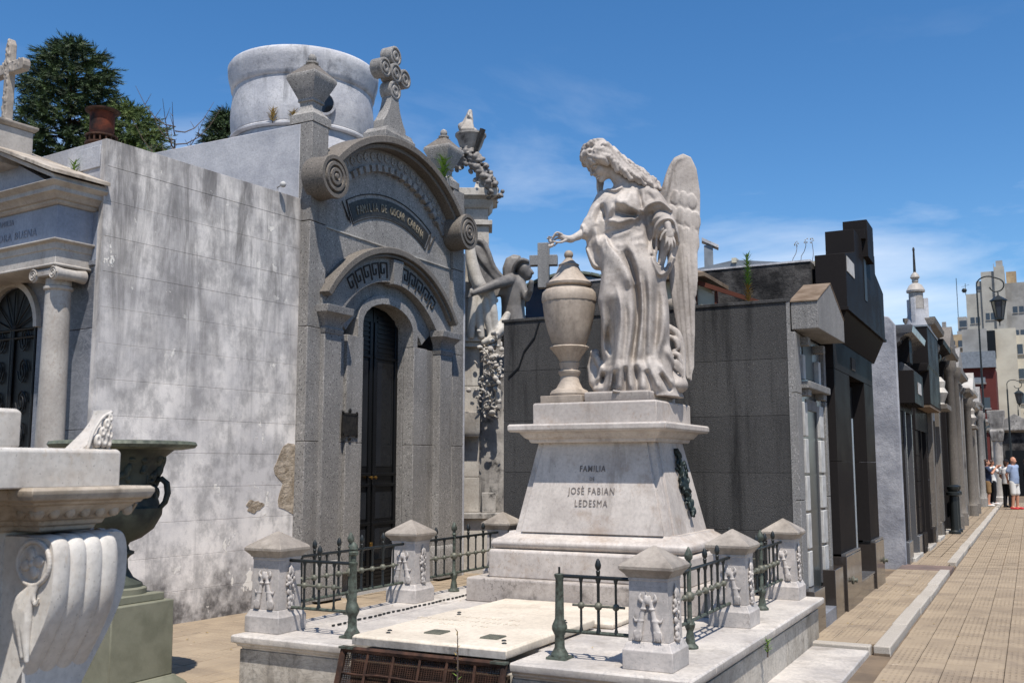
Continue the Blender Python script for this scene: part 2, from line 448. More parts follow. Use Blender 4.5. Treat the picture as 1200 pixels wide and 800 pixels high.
def obj(name, mb, mat, parent=None, bevel=0.0, angle=35, local=False, label=None, kind=None, segs=2):
    me = mb if isinstance(mb, bpy.types.Mesh) else mb.mesh(name, angle)
    if mat is not None and not me.materials:
        me.materials.append(M[mat] if isinstance(mat, str) else mat)
    o = bpy.data.objects.new(name, me)
    COL.objects.link(o)
    if bevel:
        b = o.modifiers.new('bevel', 'BEVEL'); b.width = bevel; b.segments = segs; b.limit_method = 'ANGLE'; b.angle_limit = R(40)
        b.harden_normals = False
    if parent is not None:
        o.parent = parent
        if not local:
            top = parent; m = mtx(parent)
            o.matrix_parent_inverse = full_inv(parent)
    if label: o['label'] = label
    if kind: o['kind'] = kind
    return o
def full_m(o):
    m = mtx(o)
    if o.parent is None: return m
    return full_m(o.parent) @ o.matrix_parent_inverse @ m
def full_inv(o): return full_m(o).inverted()

def thing(name, label, cat, loc=(0, 0, 0), rz=0.0, group=None):
    o = bpy.data.objects.new(name, None)
    o.empty_display_size = 0.2
    COL.objects.link(o)
    o.location = loc; o.rotation_euler = (0, 0, rz)
    return tag(o, label, cat, group)
def tag(o, label, cat, group=None):
    o['label'] = label; o['category'] = cat
    if group: o['group'] = group
    return o
def dup(root, loc=None, rz=None, label=None):
    kids = {}
    for o in ALLKIDS(root): kids.setdefault(o.parent, []).append(o)
    def cp(o, par):
        c = o.copy(); COL.objects.link(c)
        if par is not None:
            inv = o.matrix_parent_inverse.copy(); c.parent = par; c.matrix_parent_inverse = inv
        for k in kids.get(o, []): cp(k, c)
        return c
    r = cp(root, None)
    if loc is not None: r.location = loc
    if rz is not None: r.rotation_euler = (0, 0, rz)
    if label: r['label'] = label
    return r
def ALLKIDS(root):
    out = []; st = [root]
    allo = list(COL.objects)
    by = {}
    for o in allo:
        if o.parent is not None: by.setdefault(o.parent, []).append(o)
    while st:
        for k in by.get(st.pop(), []): out.append(k); st.append(k)
    return out
def structure(name, mb, mat, **kw):
    return obj(name, mb, mat, kind='structure', **kw)

def text_mesh(name, s, size, mat, depth=0.002, cond=0.8, space=1.1, bold=0.0):
    cu = bpy.data.curves.new(name, 'FONT')
    cu.body = s; cu.size = size; cu.align_x = 'CENTER'; cu.extrude = depth; cu.space_character = space; cu.offset = bold
    cu.resolution_u = 3
    o = bpy.data.objects.new('tmp', cu); COL.objects.link(o)
    dg = bpy.context.evaluated_depsgraph_get()
    me = bpy.data.meshes.new_from_object(o.evaluated_get(dg))
    bpy.data.objects.remove(o); bpy.data.curves.remove(cu)
    me.name = name
    me.transform(Matrix.Diagonal((cond, 1, 1, 1)))
    me.materials.clear(); me.materials.append(M[mat])
    return me
def facing(me, loc, xdir, updir):             # lay a flat text mesh on a surface: local x -> xdir, local y -> updir
    x = Vector(xdir).normalized(); u = Vector(updir).normalized(); n = x.cross(u)
    m = Matrix((x, u, n)).transposed().to_4x4(); m.translation = Vector(loc)
    me.transform(m); return me

# ------------------------------------------------------------------ volume sculpting: signed distance strokes on a grid, skinned with surface nets
class Sculpt:
    def __init__(s, lo, hi, h):
        s.lo = np.array(lo, float); s.h = h
        s.n = np.ceil((np.array(hi, float) - s.lo) / h).astype(int) + 1
        s.F = np.full(tuple(s.n), 1.0, np.float32)
        s.ax = [(s.lo[i] + h * np.arange(s.n[i])).astype(np.float32) for i in range(3)]
    def sub(s, lo, hi):
        a = np.maximum(np.floor((np.array(lo) - s.lo) / s.h).astype(int), 0)
        b = np.minimum(np.ceil((np.array(hi) - s.lo) / s.h).astype(int) + 1, s.n)
        if (b <= a).any(): return None
        sl = tuple(slice(a[i], b[i]) for i in range(3))
        X = s.ax[0][sl[0]][:, None, None]; Y = s.ax[1][sl[1]][None, :, None]; Z = s.ax[2][sl[2]][None, None, :]
        return sl, X, Y, Z
    def put(s, sl, d, k, cut=False):
        f = s.F[sl]
        if cut:
            a, b = f, -d
            if k > 0:
                h = np.maximum(k - np.abs(a - b), 0) / k
                s.F[sl] = np.maximum(a, b) + h * h * k * 0.25
            else: s.F[sl] = np.maximum(a, b)
        elif k > 0:
            h = np.maximum(k - np.abs(f - d), 0) / k
            s.F[sl] = np.minimum(f, d) - h * h * k * 0.25
        else: s.F[sl] = np.minimum(f, d)
    def seg(s, a, b, ra, rb, k=0.02, cut=False, flat=None):
        a = np.array(a, float); b = np.array(b, float); m = max(ra, rb) + k + 2 * s.h
        q = s.sub(np.minimum(a, b) - m, np.maximum(a, b) + m)
        if q is None: return s
        sl, X, Y, Z = q
        d = b - a; L = max(float(d @ d), 1e-9)
        t = np.clip(((X - a[0]) * d[0] + (Y - a[1]) * d[1] + (Z - a[2]) * d[2]) / L, 0, 1)
        e = np.sqrt((X - a[0] - t * d[0]) ** 2 + (Y - a[1] - t * d[1]) ** 2 + (Z - a[2] - t * d[2]) ** 2) - (ra + (rb - ra) * t)
        s.put(sl, e.astype(np.float32), k, cut); return s
    def stroke(s, pts, rs, k=0.02, cut=False, fine=0):
        pts = [np.array(p, float) for p in pts]
        if not isinstance(rs, (list, tuple)): rs = [rs] * len(pts)
        if fine:                                           # Catmull-Rom refinement
            P = [2 * pts[0] - pts[1]] + pts + [2 * pts[-1] - pts[-2]]; q = []; qr = []
            for i in range(len(pts) - 1):
                for j in range(fine):
                    t = j / fine; a, b, c, d = P[i:i + 4]
                    q.append(0.5 * (2 * b + (c - a) * t + (2 * a - 5 * b + 4 * c - d) * t * t + (3 * b - a - 3 * c + d) * t ** 3))
                    qr.append(rs[i] + (rs[i + 1] - rs[i]) * t)
            q.append(pts[-1]); qr.append(rs[-1]); pts, rs = q, qr
        A = np.array(pts); m = max(rs) + k + 2 * s.h
        q = s.sub(A.min(0) - m, A.max(0) + m)
        if q is None: return s
        sl, X, Y, Z = q
        D = np.full((X.shape[0], Y.shape[1], Z.shape[2]), 9.0, np.float32)
        org = np.array([X[0, 0, 0], Y[0, 0, 0], Z[0, 0, 0]])
        for i in range(len(pts) - 1):                      # nearest segment first, so the chain joins without beads
            a, b, ra, rb = A[i], A[i + 1], rs[i], rs[i + 1]; mm = max(ra, rb) + k + 2 * s.h
            lo = np.clip(np.floor((np.minimum(a, b) - mm - org) / s.h).astype(int), 0, D.shape); hi = np.clip(np.ceil((np.maximum(a, b) + mm - org) / s.h).astype(int) + 1, 0, D.shape)
            if (hi <= lo).any(): continue
            w = tuple(slice(lo[j], hi[j]) for j in range(3)); d = b - a; L = max(float(d @ d), 1e-9)
            x = X[w[0]] - a[0]; y = Y[:, w[1]] - a[1]; z = Z[:, :, w[2]] - a[2]
            t = np.clip((x * d[0] + y * d[1] + z * d[2]) / L, 0, 1)
            e = np.sqrt((x - t * d[0]) ** 2 + (y - t * d[1]) ** 2 + (z - t * d[2]) ** 2) - (ra + (rb - ra) * t)
            D[w] = np.minimum(D[w], e)
        s.put(sl, D, k, cut)
        return s
    def ell(s, c, r, k=0.02, rot=None, cut=False):
        c = np.array(c, float); r = np.array(r, float); m = r.max() + k + 2 * s.h
        q = s.sub(c - m, c + m)
        if q is None: return s
        sl, X, Y, Z = q
        x, y, z = X - c[0], Y - c[1], Z - c[2]
        if rot is not None:
            A = np.array(Euler(rot).to_matrix()).T
            x, y, z = (A[0, 0] * x + A[0, 1] * y + A[0, 2] * z, A[1, 0] * x + A[1, 1] * y + A[1, 2] * z, A[2, 0] * x + A[2, 1] * y + A[2, 2] * z)
        k0 = np.sqrt((x / r[0]) ** 2 + (y / r[1]) ** 2 + (z / r[2]) ** 2)
        k1 = np.sqrt((x / r[0] ** 2) ** 2 + (y / r[1] ** 2) ** 2 + (z / r[2] ** 2) ** 2) + 1e-6
        s.put(sl, (k0 * (k0 - 1) / k1).astype(np.float32), k, cut); return s
    def loft(s, secs, k=0.03, fold=None, pad=0.12):       # secs: (z, cx, cy, rx, ry) rising; fold(theta, z) -> metres added to the radius
        A = np.array(secs, float); z0, z1 = A[0, 0], A[-1, 0]; m = pad
        lo = [(A[:, 1] - A[:, 3]).min() - m, (A[:, 2] - A[:, 4]).min() - m, z0 - m]; hi = [(A[:, 1] + A[:, 3]).max() + m, (A[:, 2] + A[:, 4]).max() + m, z1 + m]
        q = s.sub(lo, hi)
        if q is None: return s
        sl, X, Y, Z = q
        zz = np.clip(Z, z0, z1)
        I = lambda j: np.interp(zz.ravel(), A[:, 0], A[:, j]).reshape(zz.shape).astype(np.float32)
        dx = X - I(1); dy = Y - I(2); rx = I(3); ry = I(4)
        rad = np.sqrt(dx * dx + dy * dy) + 1e-6
        e = np.sqrt((dx / rx) ** 2 + (dy / ry) ** 2) + 1e-6
        d = rad * (1 - 1 / e)
        if fold is not None: d = d - fold(np.arctan2(dy, dx), Z)
        d = np.maximum(d * 0.9, np.maximum(z0 - Z, Z - z1))
        s.put(sl, d.astype(np.float32), k); return s
    def slab(s, poly, y0, y1, k=0.01, rnd=0.0):            # extruded outline in the XZ plane (poly of (x,z)), between y0 and y1 (numbers)
        P = np.array(poly, float); m = k + 3 * s.h + rnd
        q = s.sub([P[:, 0].min() - m, y0 - m, P[:, 1].min() - m], [P[:, 0].max() + m, y1 + m, P[:, 1].max() + m])
        if q is None: return s
        sl, X, Y, Z = q
        X2 = np.broadcast_to(X[:, 0, :], (X.shape[0], Z.shape[2])); Z2 = np.broadcast_to(Z[0, 0][None, :], X2.shape)
        d = np.full(X2.shape, 1e9); ins = np.zeros(X2.shape, bool)
        for i in range(len(P)):
            a, b = P[i], P[(i + 1) % len(P)]; e = b - a
            t = np.clip(((X2 - a[0]) * e[0] + (Z2 - a[1]) * e[1]) / max(e @ e, 1e-9), 0, 1)
            d = np.minimum(d, (X2 - a[0] - t * e[0]) ** 2 + (Z2 - a[1] - t * e[1]) ** 2)
            c = (a[1] > Z2) != (b[1] > Z2)
            if e[1] != 0: ins ^= c & (X2 < a[0] + e[0] * (Z2 - a[1]) / e[1])
        d = np.where(ins, -1, 1) * np.sqrt(d)
        dy = np.abs(Y - (y0 + y1) / 2) - (y1 - y0) / 2
        D = np.maximum(d[:, None, :], dy) - rnd
        s.put(sl, D.astype(np.float32), k); return s
    def mesh(s, name, mat, relax=1, xf=None):
        F = s.F.copy()
        F[0] = F[-1] = 1; F[:, 0] = F[:, -1] = 1; F[:, :, 0] = F[:, :, -1] = 1
        ins = F < 0
        c = [ins[i:ins.shape[0] - 1 + i, j:ins.shape[1] - 1 + j, k:ins.shape[2] - 1 + k] for i in (0, 1) for j in (0, 1) for k in (0, 1)]
        cnt = np.zeros(c[0].shape, np.int8)
        for a in c: cnt += a
        act = np.argwhere((cnt > 0) & (cnt < 8))
        idx = np.full(cnt.shape, -1, np.int64); idx[tuple(act.T)] = np.arange(len(act))
        acc = np.zeros((len(act), 3)); num = np.zeros(len(act))
        off = [(i, j, k) for i in (0, 1) for j in (0, 1) for k in (0, 1)]
        val = {o: F[act[:, 0] + o[0], act[:, 1] + o[1], act[:, 2] + o[2]].astype(float) for o in off}
        for o in off:
            for ax in range(3):
                if o[ax]: continue
                p = list(o); p[ax] = 1; p = tuple(p)
                a, b = val[o], val[p]; m = (a < 0) != (b < 0)
                t = np.where(m, a / np.where(m, a - b, 1), 0)
                e = np.array(o, float)[None, :].repeat(len(act), 0); e[:, ax] += t
                acc[m] += e[m]; num[m] += 1
        V = s.lo + s.h * (act + acc / num[:, None])
        faces = []
        for ax in range(3):
            n1, n2 = (ax + 1) % 3, (ax + 2) % 3
            A = [slice(None)] * 3; B = [slice(None)] * 3
            A[ax] = slice(0, -1); B[ax] = slice(1, None)
            a = ins[tuple(A)]; b = ins[tuple(B)]
            e = np.argwhere(a != b)
            e = e[(e[:, n1] > 0) & (e[:, n2] > 0) & (e[:, n1] < s.n[n1] - 1) & (e[:, n2] < s.n[n2] - 1)]
            fl = a[tuple(e.T)]
            def g(d1, d2):
                q = e.copy(); q[:, n1] -= d1; q[:, n2] -= d2
                return idx[tuple(q.T)]
            q = np.stack([g(1, 1), g(0, 1), g(0, 0), g(1, 0)], 1)
            q[~fl] = q[~fl][:, ::-1]
            faces.append(q)
        Q = np.concatenate(faces)
        Q = Q[(Q >= 0).all(1)]
        for _ in range(relax):                             # one light Laplacian pass takes the grid stepping out
            su = np.zeros_like(V); cn = np.zeros(len(V))
            for i in range(4):
                j = (i + 1) % 4
                np.add.at(su, Q[:, i], V[Q[:, j]]); np.add.at(cn, Q[:, i], 1)
                np.add.at(su, Q[:, j], V[Q[:, i]]); np.add.at(cn, Q[:, j], 1)
            V = 0.5 * V + 0.5 * su / np.maximum(cn, 1)[:, None]
        me = bpy.data.meshes.new(name)
        me.vertices.add(len(V)); me.vertices.foreach_set('co', V.astype(np.float32).ravel())
        me.loops.add(Q.size); me.loops.foreach_set('vertex_index', Q.astype(np.int32).ravel())
        me.polygons.add(len(Q)); me.polygons.foreach_set('loop_start', (np.arange(len(Q)) * 4).astype(np.int32))
        me.polygons.foreach_set('use_smooth', np.ones(len(Q), bool))
        me.update(calc_edges=True); me.validate()
        if xf is not None: me.transform(xf)
        me.materials.append(M[mat])
        return me
# ------------------------------------------------------------------ the setting: ground, street, kerb, pavement, path
structure('ground', MB().box(-700, 700, -300, 1500, -0.6, 0.0), 'ground_bed')

def tile_mesh(w, l, t=0.03, name='paving_tile'):
    g = 0.002; c = 0.004; a, b = w / 2 - g, l / 2 - g
    mb = MB().rings([[(-a, -b, -t), (a, -b, -t), (a, b, -t), (-a, b, -t)], [(-a, -b, -c), (a, -b, -c), (a, b, -c), (-a, b, -c)],
                     [(-a + c, -b + c, 0), (a - c, -b + c, 0), (a - c, b - c, 0), (-a + c, b - c, 0)]])
    return mb.mesh(name, 0)
TW, TL = 0.2, 0.2
tile_me = tile_mesh(TW, TL); tile_me.materials.append(M['paving_tile'])
def tile(parent, x, y, z):
    o = bpy.data.objects.new('paving_tile', tile_me); COL.objects.link(o)
    o.location = (x, y, z + random.uniform(-0.002, 0.002)); o.rotation_euler = (random.uniform(-.004, .004), random.uniform(-.004, .004), random.uniform(-.004, .004))
    o.parent = parent; o.matrix_parent_inverse = full_inv(parent)
    return o
def tile_field(name, parent, cells, z):
    mb = MB(); g = 0.005
    for x, y in cells:
        a, b = TW / 2 - g, TL / 2 - g; zz = z + random.uniform(-0.0015, 0.0015)
        mb.add([(x - a, y - b, zz), (x + a, y - b, zz), (x + a, y + b, zz), (x - a, y + b, zz)], [(0, 1, 2, 3)])
    return obj(name, mb, 'paving_tile', parent, kind='stuff', angle=0)

street = structure('street', MB().box(-1.06, 3.4, -4, 46, -0.2, 0.006), 'ground_bed')
cells = []
for i in range(22):
    for j in range(250):
        x = -0.955 + i * TW; y = -3.7 + j * TL
        if i < 6 and 6.9 < y < 16.4: tile(street, x, y, 0.022)
        elif y < 46: cells.append((x, y))
tile_field('paving_beyond', street, cells, 0.022)

SW = 0.065            # height of the pavement above the street
pave = structure('pavement', MB().box(-1.76, -1.215, 8.75, 46, -0.2, SW - 0.018), 'ground_bed')
cells = []
for i in range(3):
    for j in range(190):
        x = -1.66 + i * TW + 0.03; y = 8.88 + j * TL
        if 15.3 < y < 16.0: continue
        if y < 17.5: tile(pave, x - 0.03, y, SW)
        elif y < 45.5: cells.append((x - 0.03, y))
tile_field('paving_beyond', pave, cells, SW)
obj('brick_band', MB().box(-1.755, -1.07, 15.24, 15.96, -0.1, SW + 0.004), 'cross_band', pave, bevel=0.006)
kerb = structure('kerb', MB().box(-1.20, -1.08, 8.62, 46, -0.2, 0.02), 'ground_bed')
y = 8.62; k = 0
while y < 45:
    L = random.choice((0.95, 1.1, 1.25))
    if 14.9 < y + L < 16.4: L = 16.4 - y if y > 15.2 else 15.3 - y
    if not 15.2 < y < 16.3:
        dx = random.uniform(-0.008, 0.008)
        obj('kerbstone', MB().box(-1.205 + dx, -1.075 + dx, y + 0.006, y + L - 0.006, -0.15, SW + 0.012 + random.uniform(-.004, .004)), 'kerb_granite', kerb, bevel=0.012)
    y += L; k += 1
obj('kerbstone', MB().box(-1.735, -1.224, 8.60, 8.72, -0.15, SW + 0.008), 'kerb_granite', kerb, bevel=0.012)
tag(obj('threshold_slab', MB().box(-1.70, -1.23, 6.2, 8.58, -0.1, 0.045), 'marble_platform', bevel=0.01),
    'pale marble slab lying on the ground where the kerb ends beside the angel grave', 'slab')

path = structure('path', MB().box(-8.6, -4.72, -4, 30, -0.2, 0.006), 'ground_bed')
cells = []
for i in range(19):
    for j in range(160):
        x = -8.4 + i * TW; y = -3.8 + j * TL
        if -7.3 < x < -4.75 and 5.4 < y < 9.6: tile(path, x, y, 0.024)
        else: cells.append((x, y))
tile_field('paving_beyond', path, cells, 0.024)
tag(obj('corner_slab', MB().box(-5.0, -3.9, 4.3, 5.05, -0.05, 0.06), 'marble_slab', bevel=0.01), 'pale marble slab on the path in front of the angel grave platform', 'slab')

# ------------------------------------------------------------------ the angel grave: platform, slab, grating
PZ = 0.395
XL, XR, YF, YB = -4.77, -1.625, 5.17, 8.93
gp = thing('grave_platform', 'low white marble grave platform carrying the angel monument and its railings', 'platform', ((XL + XR) / 2, (YF + YB) / 2, 0))
def skirt(x0, x1, y0, y1): return MB().box(x0, x1, y0, y1, -0.05, 0.30)
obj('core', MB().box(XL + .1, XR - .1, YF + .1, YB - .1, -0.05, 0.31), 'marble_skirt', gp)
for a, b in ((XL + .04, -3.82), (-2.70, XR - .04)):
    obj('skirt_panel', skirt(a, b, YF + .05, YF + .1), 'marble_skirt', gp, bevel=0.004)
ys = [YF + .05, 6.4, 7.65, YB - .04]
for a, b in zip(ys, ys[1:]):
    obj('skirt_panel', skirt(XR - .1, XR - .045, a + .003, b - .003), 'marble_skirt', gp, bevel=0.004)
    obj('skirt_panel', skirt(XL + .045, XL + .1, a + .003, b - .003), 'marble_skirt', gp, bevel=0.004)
def coping(x0, x1, y0, y1, edges):
    # moulded top slab: fillet, cavetto, and a thick rounded lip on the outer edges (edges: set of 'f','b','l','r')
    e = lambda k, d: d if k in edges else 0
    pr = []
    for z, d in ((0.30, 0.055), (0.315, 0.05), (0.322, 0.03), (0.338, 0.026), (0.345, 0.004), (0.352, 0.0), (0.385, 0.0), (0.395, 0.008)):
        pr.append((z, x0 + e('l', d), x1 - e('r', d), y0 + e('f', d), y1 - e('b', d)))
    return MB().stack(pr)
W = 0.46
j = 0.003
for x0, x1, y0, y1, ed in ((XL, -3.83, YF, YF + W, 'fl'), (-2.69, XR, YF, YF + W, 'fr'),
                           (XL, XL + W, YF + W + j, 7.25, 'l'), (XL, XL + W, 7.25 + j, YB, 'lb'),
                           (XR - W, XR, YF + W + j, 7.05, 'r'), (XR - W, XR, 7.05 + j, YB, 'rb')):
    obj('coping_slab', coping(x0, x1, y0, y1, set(ed)), 'marble_platform', gp, bevel=0.005)
obj('floor_slab', MB().box(XL + W + j, -3.2, YF + W + j, YB - .02, 0.31, 0.391), 'marble_platform', gp, bevel=0.003)
obj('floor_slab', MB().box(-3.2 + j, XR - W - j, YF + W + j, YB - .02, 0.31, 0.391), 'marble_platform', gp, bevel=0.003)
# chain lying along the left coping
ch = MB()
for i in range(46):
    yy = 5.75 + i * 0.062
    ch.ball((XL + 0.40 + 0.006 * math.sin(i), yy, PZ + 0.009), 0.012, 6, 4, (0.8, 2.4 if i % 2 else 1.6, 0.7))
c = obj('chain', ch, 'iron_black'); tag(c, 'thin dark iron chain lying along the marble beside the left railing', 'chain')

def slab_block(name, x0, x1, y0, y1, z0, z1, mat, parent=None):
    return obj(name, MB().stack([(z0, x0 + .006, x1 - .006, y0 + .006, y1 - .006), (z0 + .01, x0, x1, y0, y1), (z1 - .012, x0, x1, y0, y1), (z1, x0 + .012, x1 - .012, y0 + .012, y1 - .012)]), mat, parent, bevel=0.004)
gs = thing('grave_slab', 'cream stone slab with metal studs covering the grave opening', 'slab', (-3.26, 5.8, PZ))
slab_block('lid', -3.80, -2.72, 5.19, 6.50, 0.405, 0.465, 'marble_slab', gs)
obj('weathered_edge', MB().stack([(0.408, -3.796, -2.724, 5.186, 5.20), (0.448, -3.796, -2.724, 5.1865, 5.20)]), 'marble_sooty', gs)
st = MB()
for x in (-3.68, -2.86):
    for y in (5.34, 5.42, 6.22, 6.30):
        obj('stud', MB().ball((x + (y % .3) * .2, y, 0.466), 0.016, 10, 6, (1, 1, .5)), 'iron_black', gs)
for x in (-3.36, -2.96):
    obj('lifting_plate', MB().stack([(0.465, x - .07, x + .05, 5.43, 5.56), (0.474, x - .066, x + .046, 5.434, 5.556)]), 'iron_ball', gs)
for row, (yy, n) in enumerate(((6.12, 15), (5.96, 19), (5.80, 12))):       # worn raised letters, no longer readable
    mb = MB()
    for i in range(n):
        if random.random() < .15: continue
        x = -3.42 + (i - n / 2) * 0.042 + random.uniform(-.004, .004)
        mb.box(x, x + random.choice((.008, .014)), yy, yy + .05, .463, .4685)
        if random.random() < .6: mb.box(x + .014, x + .026, yy + random.choice((0, .02, .04)), yy + .012 + random.choice((0, .02, .04)), .463, .468)
    obj('worn_lettering', mb, 'marble_slab', gs, kind='stuff')
gs2 = slab_block('inner_slab', -3.86, -2.60, 6.53, 7.345, 0.395, 0.437, 'marble_slab')
tag(gs2, 'second pale slab lying between the studded slab and the pedestal step', 'slab')
gr = thing('rusty_grating', 'rusty iron mesh grating leaning under the cream grave slab', 'grating', (-3.26, 4.9, 0))
def gpt(u, v): return (-3.83 + u * 1.12, 5.150 - 0.13 * v, 0.385 - 0.40 * v)
obj('dark_stairwell', MB().box(-3.80, -2.72, 5.185, 5.24, -0.05, 0.31), 'soil', gr)
fr = MB()
for a, b in (((0, 0), (1, 0)), ((0, 1), (1, 1)), ((0, 0), (0, 1)), ((1, 0), (1, 1))): fr.tube([gpt(*a), gpt(*b)], 0.02, 6)
obj('frame', fr, 'rust', gr)
for i in range(1, 6): obj('bar', MB().tube([gpt(i / 6, 0), gpt(i / 6, 1)], 0.009, 6), 'rust', gr)
for i in range(1, 3):
    obj('bar', MB().tube([gpt(q / 8, i / 3 + .012 * math.sin(q * 2)) for q in range(9)], 0.008, 6), 'rust', gr)
mm = MB()
for i in range(1, 68): mm.tube([gpt(i / 68, .01), gpt(i / 68, .99)], 0.0022, 4, False)
for i in range(1, 36): mm.tube([gpt(.01, i / 36), gpt(.99, i / 36)], 0.0022, 4, False)
obj('wire_mesh', mm.xf(Matrix.Translation((0, .012, -.012))), 'rust', gr, kind='stuff')
for x in (-3.80, -2.74): obj('hinge', MB().box(x - .05, x + .05, 5.12, 5.17, .39, .402), 'iron_green', gr)

# ------------------------------------------------------------------ pedestal
CX = -3.21
pd = thing('monument_pedestal', 'tapering white marble pedestal carved FAMILIA DE JOSE FABIAN LEDESMA under the angel', 'pedestal', (CX, 8.0, PZ))
obj('lower_step', MB().stack([(0.392, CX - 1.03, CX + 1.03, 7.37, 8.82), (0.575, CX - 1.03, CX + 1.03, 7.37, 8.82), (0.585, CX - 1.02, CX + 1.02, 7.38, 8.81)]), 'marble_step', pd, bevel=0.012)
obj('upper_step', MB().stack([(0.585, CX - .87, CX + .87, 7.46, 8.72), (0.80, CX - .87, CX + .87, 7.46, 8.72), (0.815, CX - .855, CX + .855, 7.475, 8.705)]), 'marble_pedestal', pd, bevel=0.01)
pr = []
for z, d in ((0.815, 0.0), (0.84, -.03), (0.87, -.035), (0.895, -.02), (0.91, 0.01), (0.915, .03), (0.93, .05), (0.945, .075), (0.96, .08)):
    pr.append((z, CX - .82 + d, CX + .82 - d, 7.515 + d, 8.665 - d))
obj('base_moulding', MB().stack(pr), 'marble_pedestal', pd, angle=60)
# dado: battered shaft with set-back corner strips
DY = 8.08
def dado_ring(z):
    t = (z - 0.955) / (1.70 - 0.955)
    hx = 0.70 - .165 * t; hy = 0.505 - .115 * t; c = 0.075; s_ = 0.018
    pts = [(-hx + c, -hy), (hx - c, -hy), (hx - c, -hy + s_), (hx - s_, -hy + s_), (hx - s_, -hy + c), (hx, -hy + c),
           (hx, hy - c), (hx - s_, hy - c), (hx - s_, hy - s_), (hx - c, hy - s_), (hx - c, hy), (-hx + c, hy),
           (-hx + c, hy - s_), (-hx + s_, hy - s_), (-hx + s_, hy - c), (-hx, hy - c), (-hx, -hy + c), (-hx + s_, -hy + c), (-hx + s_, -hy + s_), (-hx + c, -hy + s_)]
    return [(CX + a, DY + b, z) for a, b in pts]
obj('dado', MB().rings([dado_ring(0.955), dado_ring(1.70)]), 'marble_pedestal', pd, bevel=0.004)
pr = []
for z, d in ((1.695, .15), (1.705, .14), (1.725, .135), (1.735, .11), (1.765, .085), (1.78, .075), (1.785, .015), (1.80, .0), (1.835, .0), (1.85, .012)):
    pr.append((z, CX - .70 + d, CX + .70 - d, 7.475 + d, 8.66 - d))
obj('cornice', MB().stack(pr), 'marble_pedestal', pd, bevel=0.004)
obj('plinth', MB().stack([(1.85, CX - .52, CX + .58, 7.60, 8.5), (2.02, CX - .52, CX + .58, 7.60, 8.5), (2.03, CX - .51, CX + .57, 7.61, 8.49)]), 'marble_pedestal', pd, bevel=0.008)
tilt = Vector((0, -0.115, -0.745)).normalized()
lf = pd
def dado_text(s, size, z, bold=0.0):
    t = (z - 0.955) / 0.745
    y = DY - (0.505 - .115 * t) - 0.0035
    me = text_mesh('lettering', s, size, 'lettering', 0.001, 0.78, 1.18, bold)
    facing(me, (CX + .0, y, z), (1, 0, 0), (0, 0.115, 0.745))
    return obj('lettering', me, None, pd, kind='stuff')
dado_text('FAMILIA', 0.072, 1.455, 0.0008)
dado_text('DE', 0.042, 1.382)
dado_text('JOSÈ FABIAN', 0.080, 1.272, 0.0)
dado_text('LEDESMA', 0.080, 1.172, 0.0)

# ------------------------------------------------------------------ urn beside the angel
ux, uy, uz = -3.485, 7.82, 2.03
un = thing('stone_urn', 'lidded marble urn with ball knob standing on the pedestal before the angel', 'urn', (ux, uy, uz))
obj('square_foot', MB().box(ux - .19, ux + .19, uy - .19, uy + .19, uz, uz + 0.06132), 'marble_urn', un, bevel=0.006)
obj('foot', MB().lathe(ux, uy, [(.165, uz + 0.06132), (.17, uz + 0.08362), (.155, uz + 0.1115), (.12, uz + 0.1282), (.11, uz + 0.1394), (.085, uz + 0.1896), (.078, uz + 0.2341), (.095, uz + 0.262), (.098, uz + 0.2787), (.075, uz + 0.2899), (.085, uz + 0.3345), (.088, uz + 0.3512), (.07, uz + 0.3624)], 40), 'marble_urn', un)
def flute(n, a): return lambda t, z: a * abs(math.cos(n * t / 2))
obj('calyx', MB().lathe(ux, uy, [(.075, uz + 0.3568), (.10, uz + 0.4014), (.145, uz + 0.4627), (.165, uz + 0.485), (.15, uz + 0.4962)], 72, ripple=flute(18, .05)), 'marble_urn', un)
obj('body', MB().lathe(ux, uy, [(.12, uz + 0.4683), (.15, uz + 0.5241), (.185, uz + 0.6244), (.213, uz + 0.7359), (.228, uz + 0.8474), (.232, uz + 0.9032), (.225, uz + 0.9477), (.205, uz + 0.9756), (.17, uz + 0.9923), (.165, uz + 1.02)], 48), 'marble_urn', un, angle=60)
obj('leaf_collar', MB().lathe(ux, uy, [(.236, uz + 0.8809), (.240, uz + 0.9143), (.232, uz + 0.9611), (.212, uz + 0.9857), (.168, uz + 0.999)], 80, ripple=lambda t, z: .012 * abs(math.cos(10 * t)) - .01), 'marble_urn', un, angle=60)
lid = obj('lid', MB().lathe(ux, uy, [(.165, uz + 1.009), (.195, uz + 1.024), (.2, uz + 1.043), (.185, uz + 1.059), (.15, uz + 1.087), (.105, uz + 1.148), (.085, uz + 1.199), (.09, uz + 1.21), (.065, uz + 1.227), (.04, uz + 1.254), (.03, uz + 1.271)], 64, ripple=flute(20, .02)), 'marble_urn', un)
obj('knob', MB().ball((ux, uy, uz + 1.302), .040, 20, 12), 'marble_urn', lid)
up_block = slab_block('marble_plinth', -3.28, -2.72, 7.66, 8.36, 2.03, 2.115, 'marble_statue')
tag(up_block, 'thin marble block between the pedestal plinth and the feet of the angel', 'plinth')

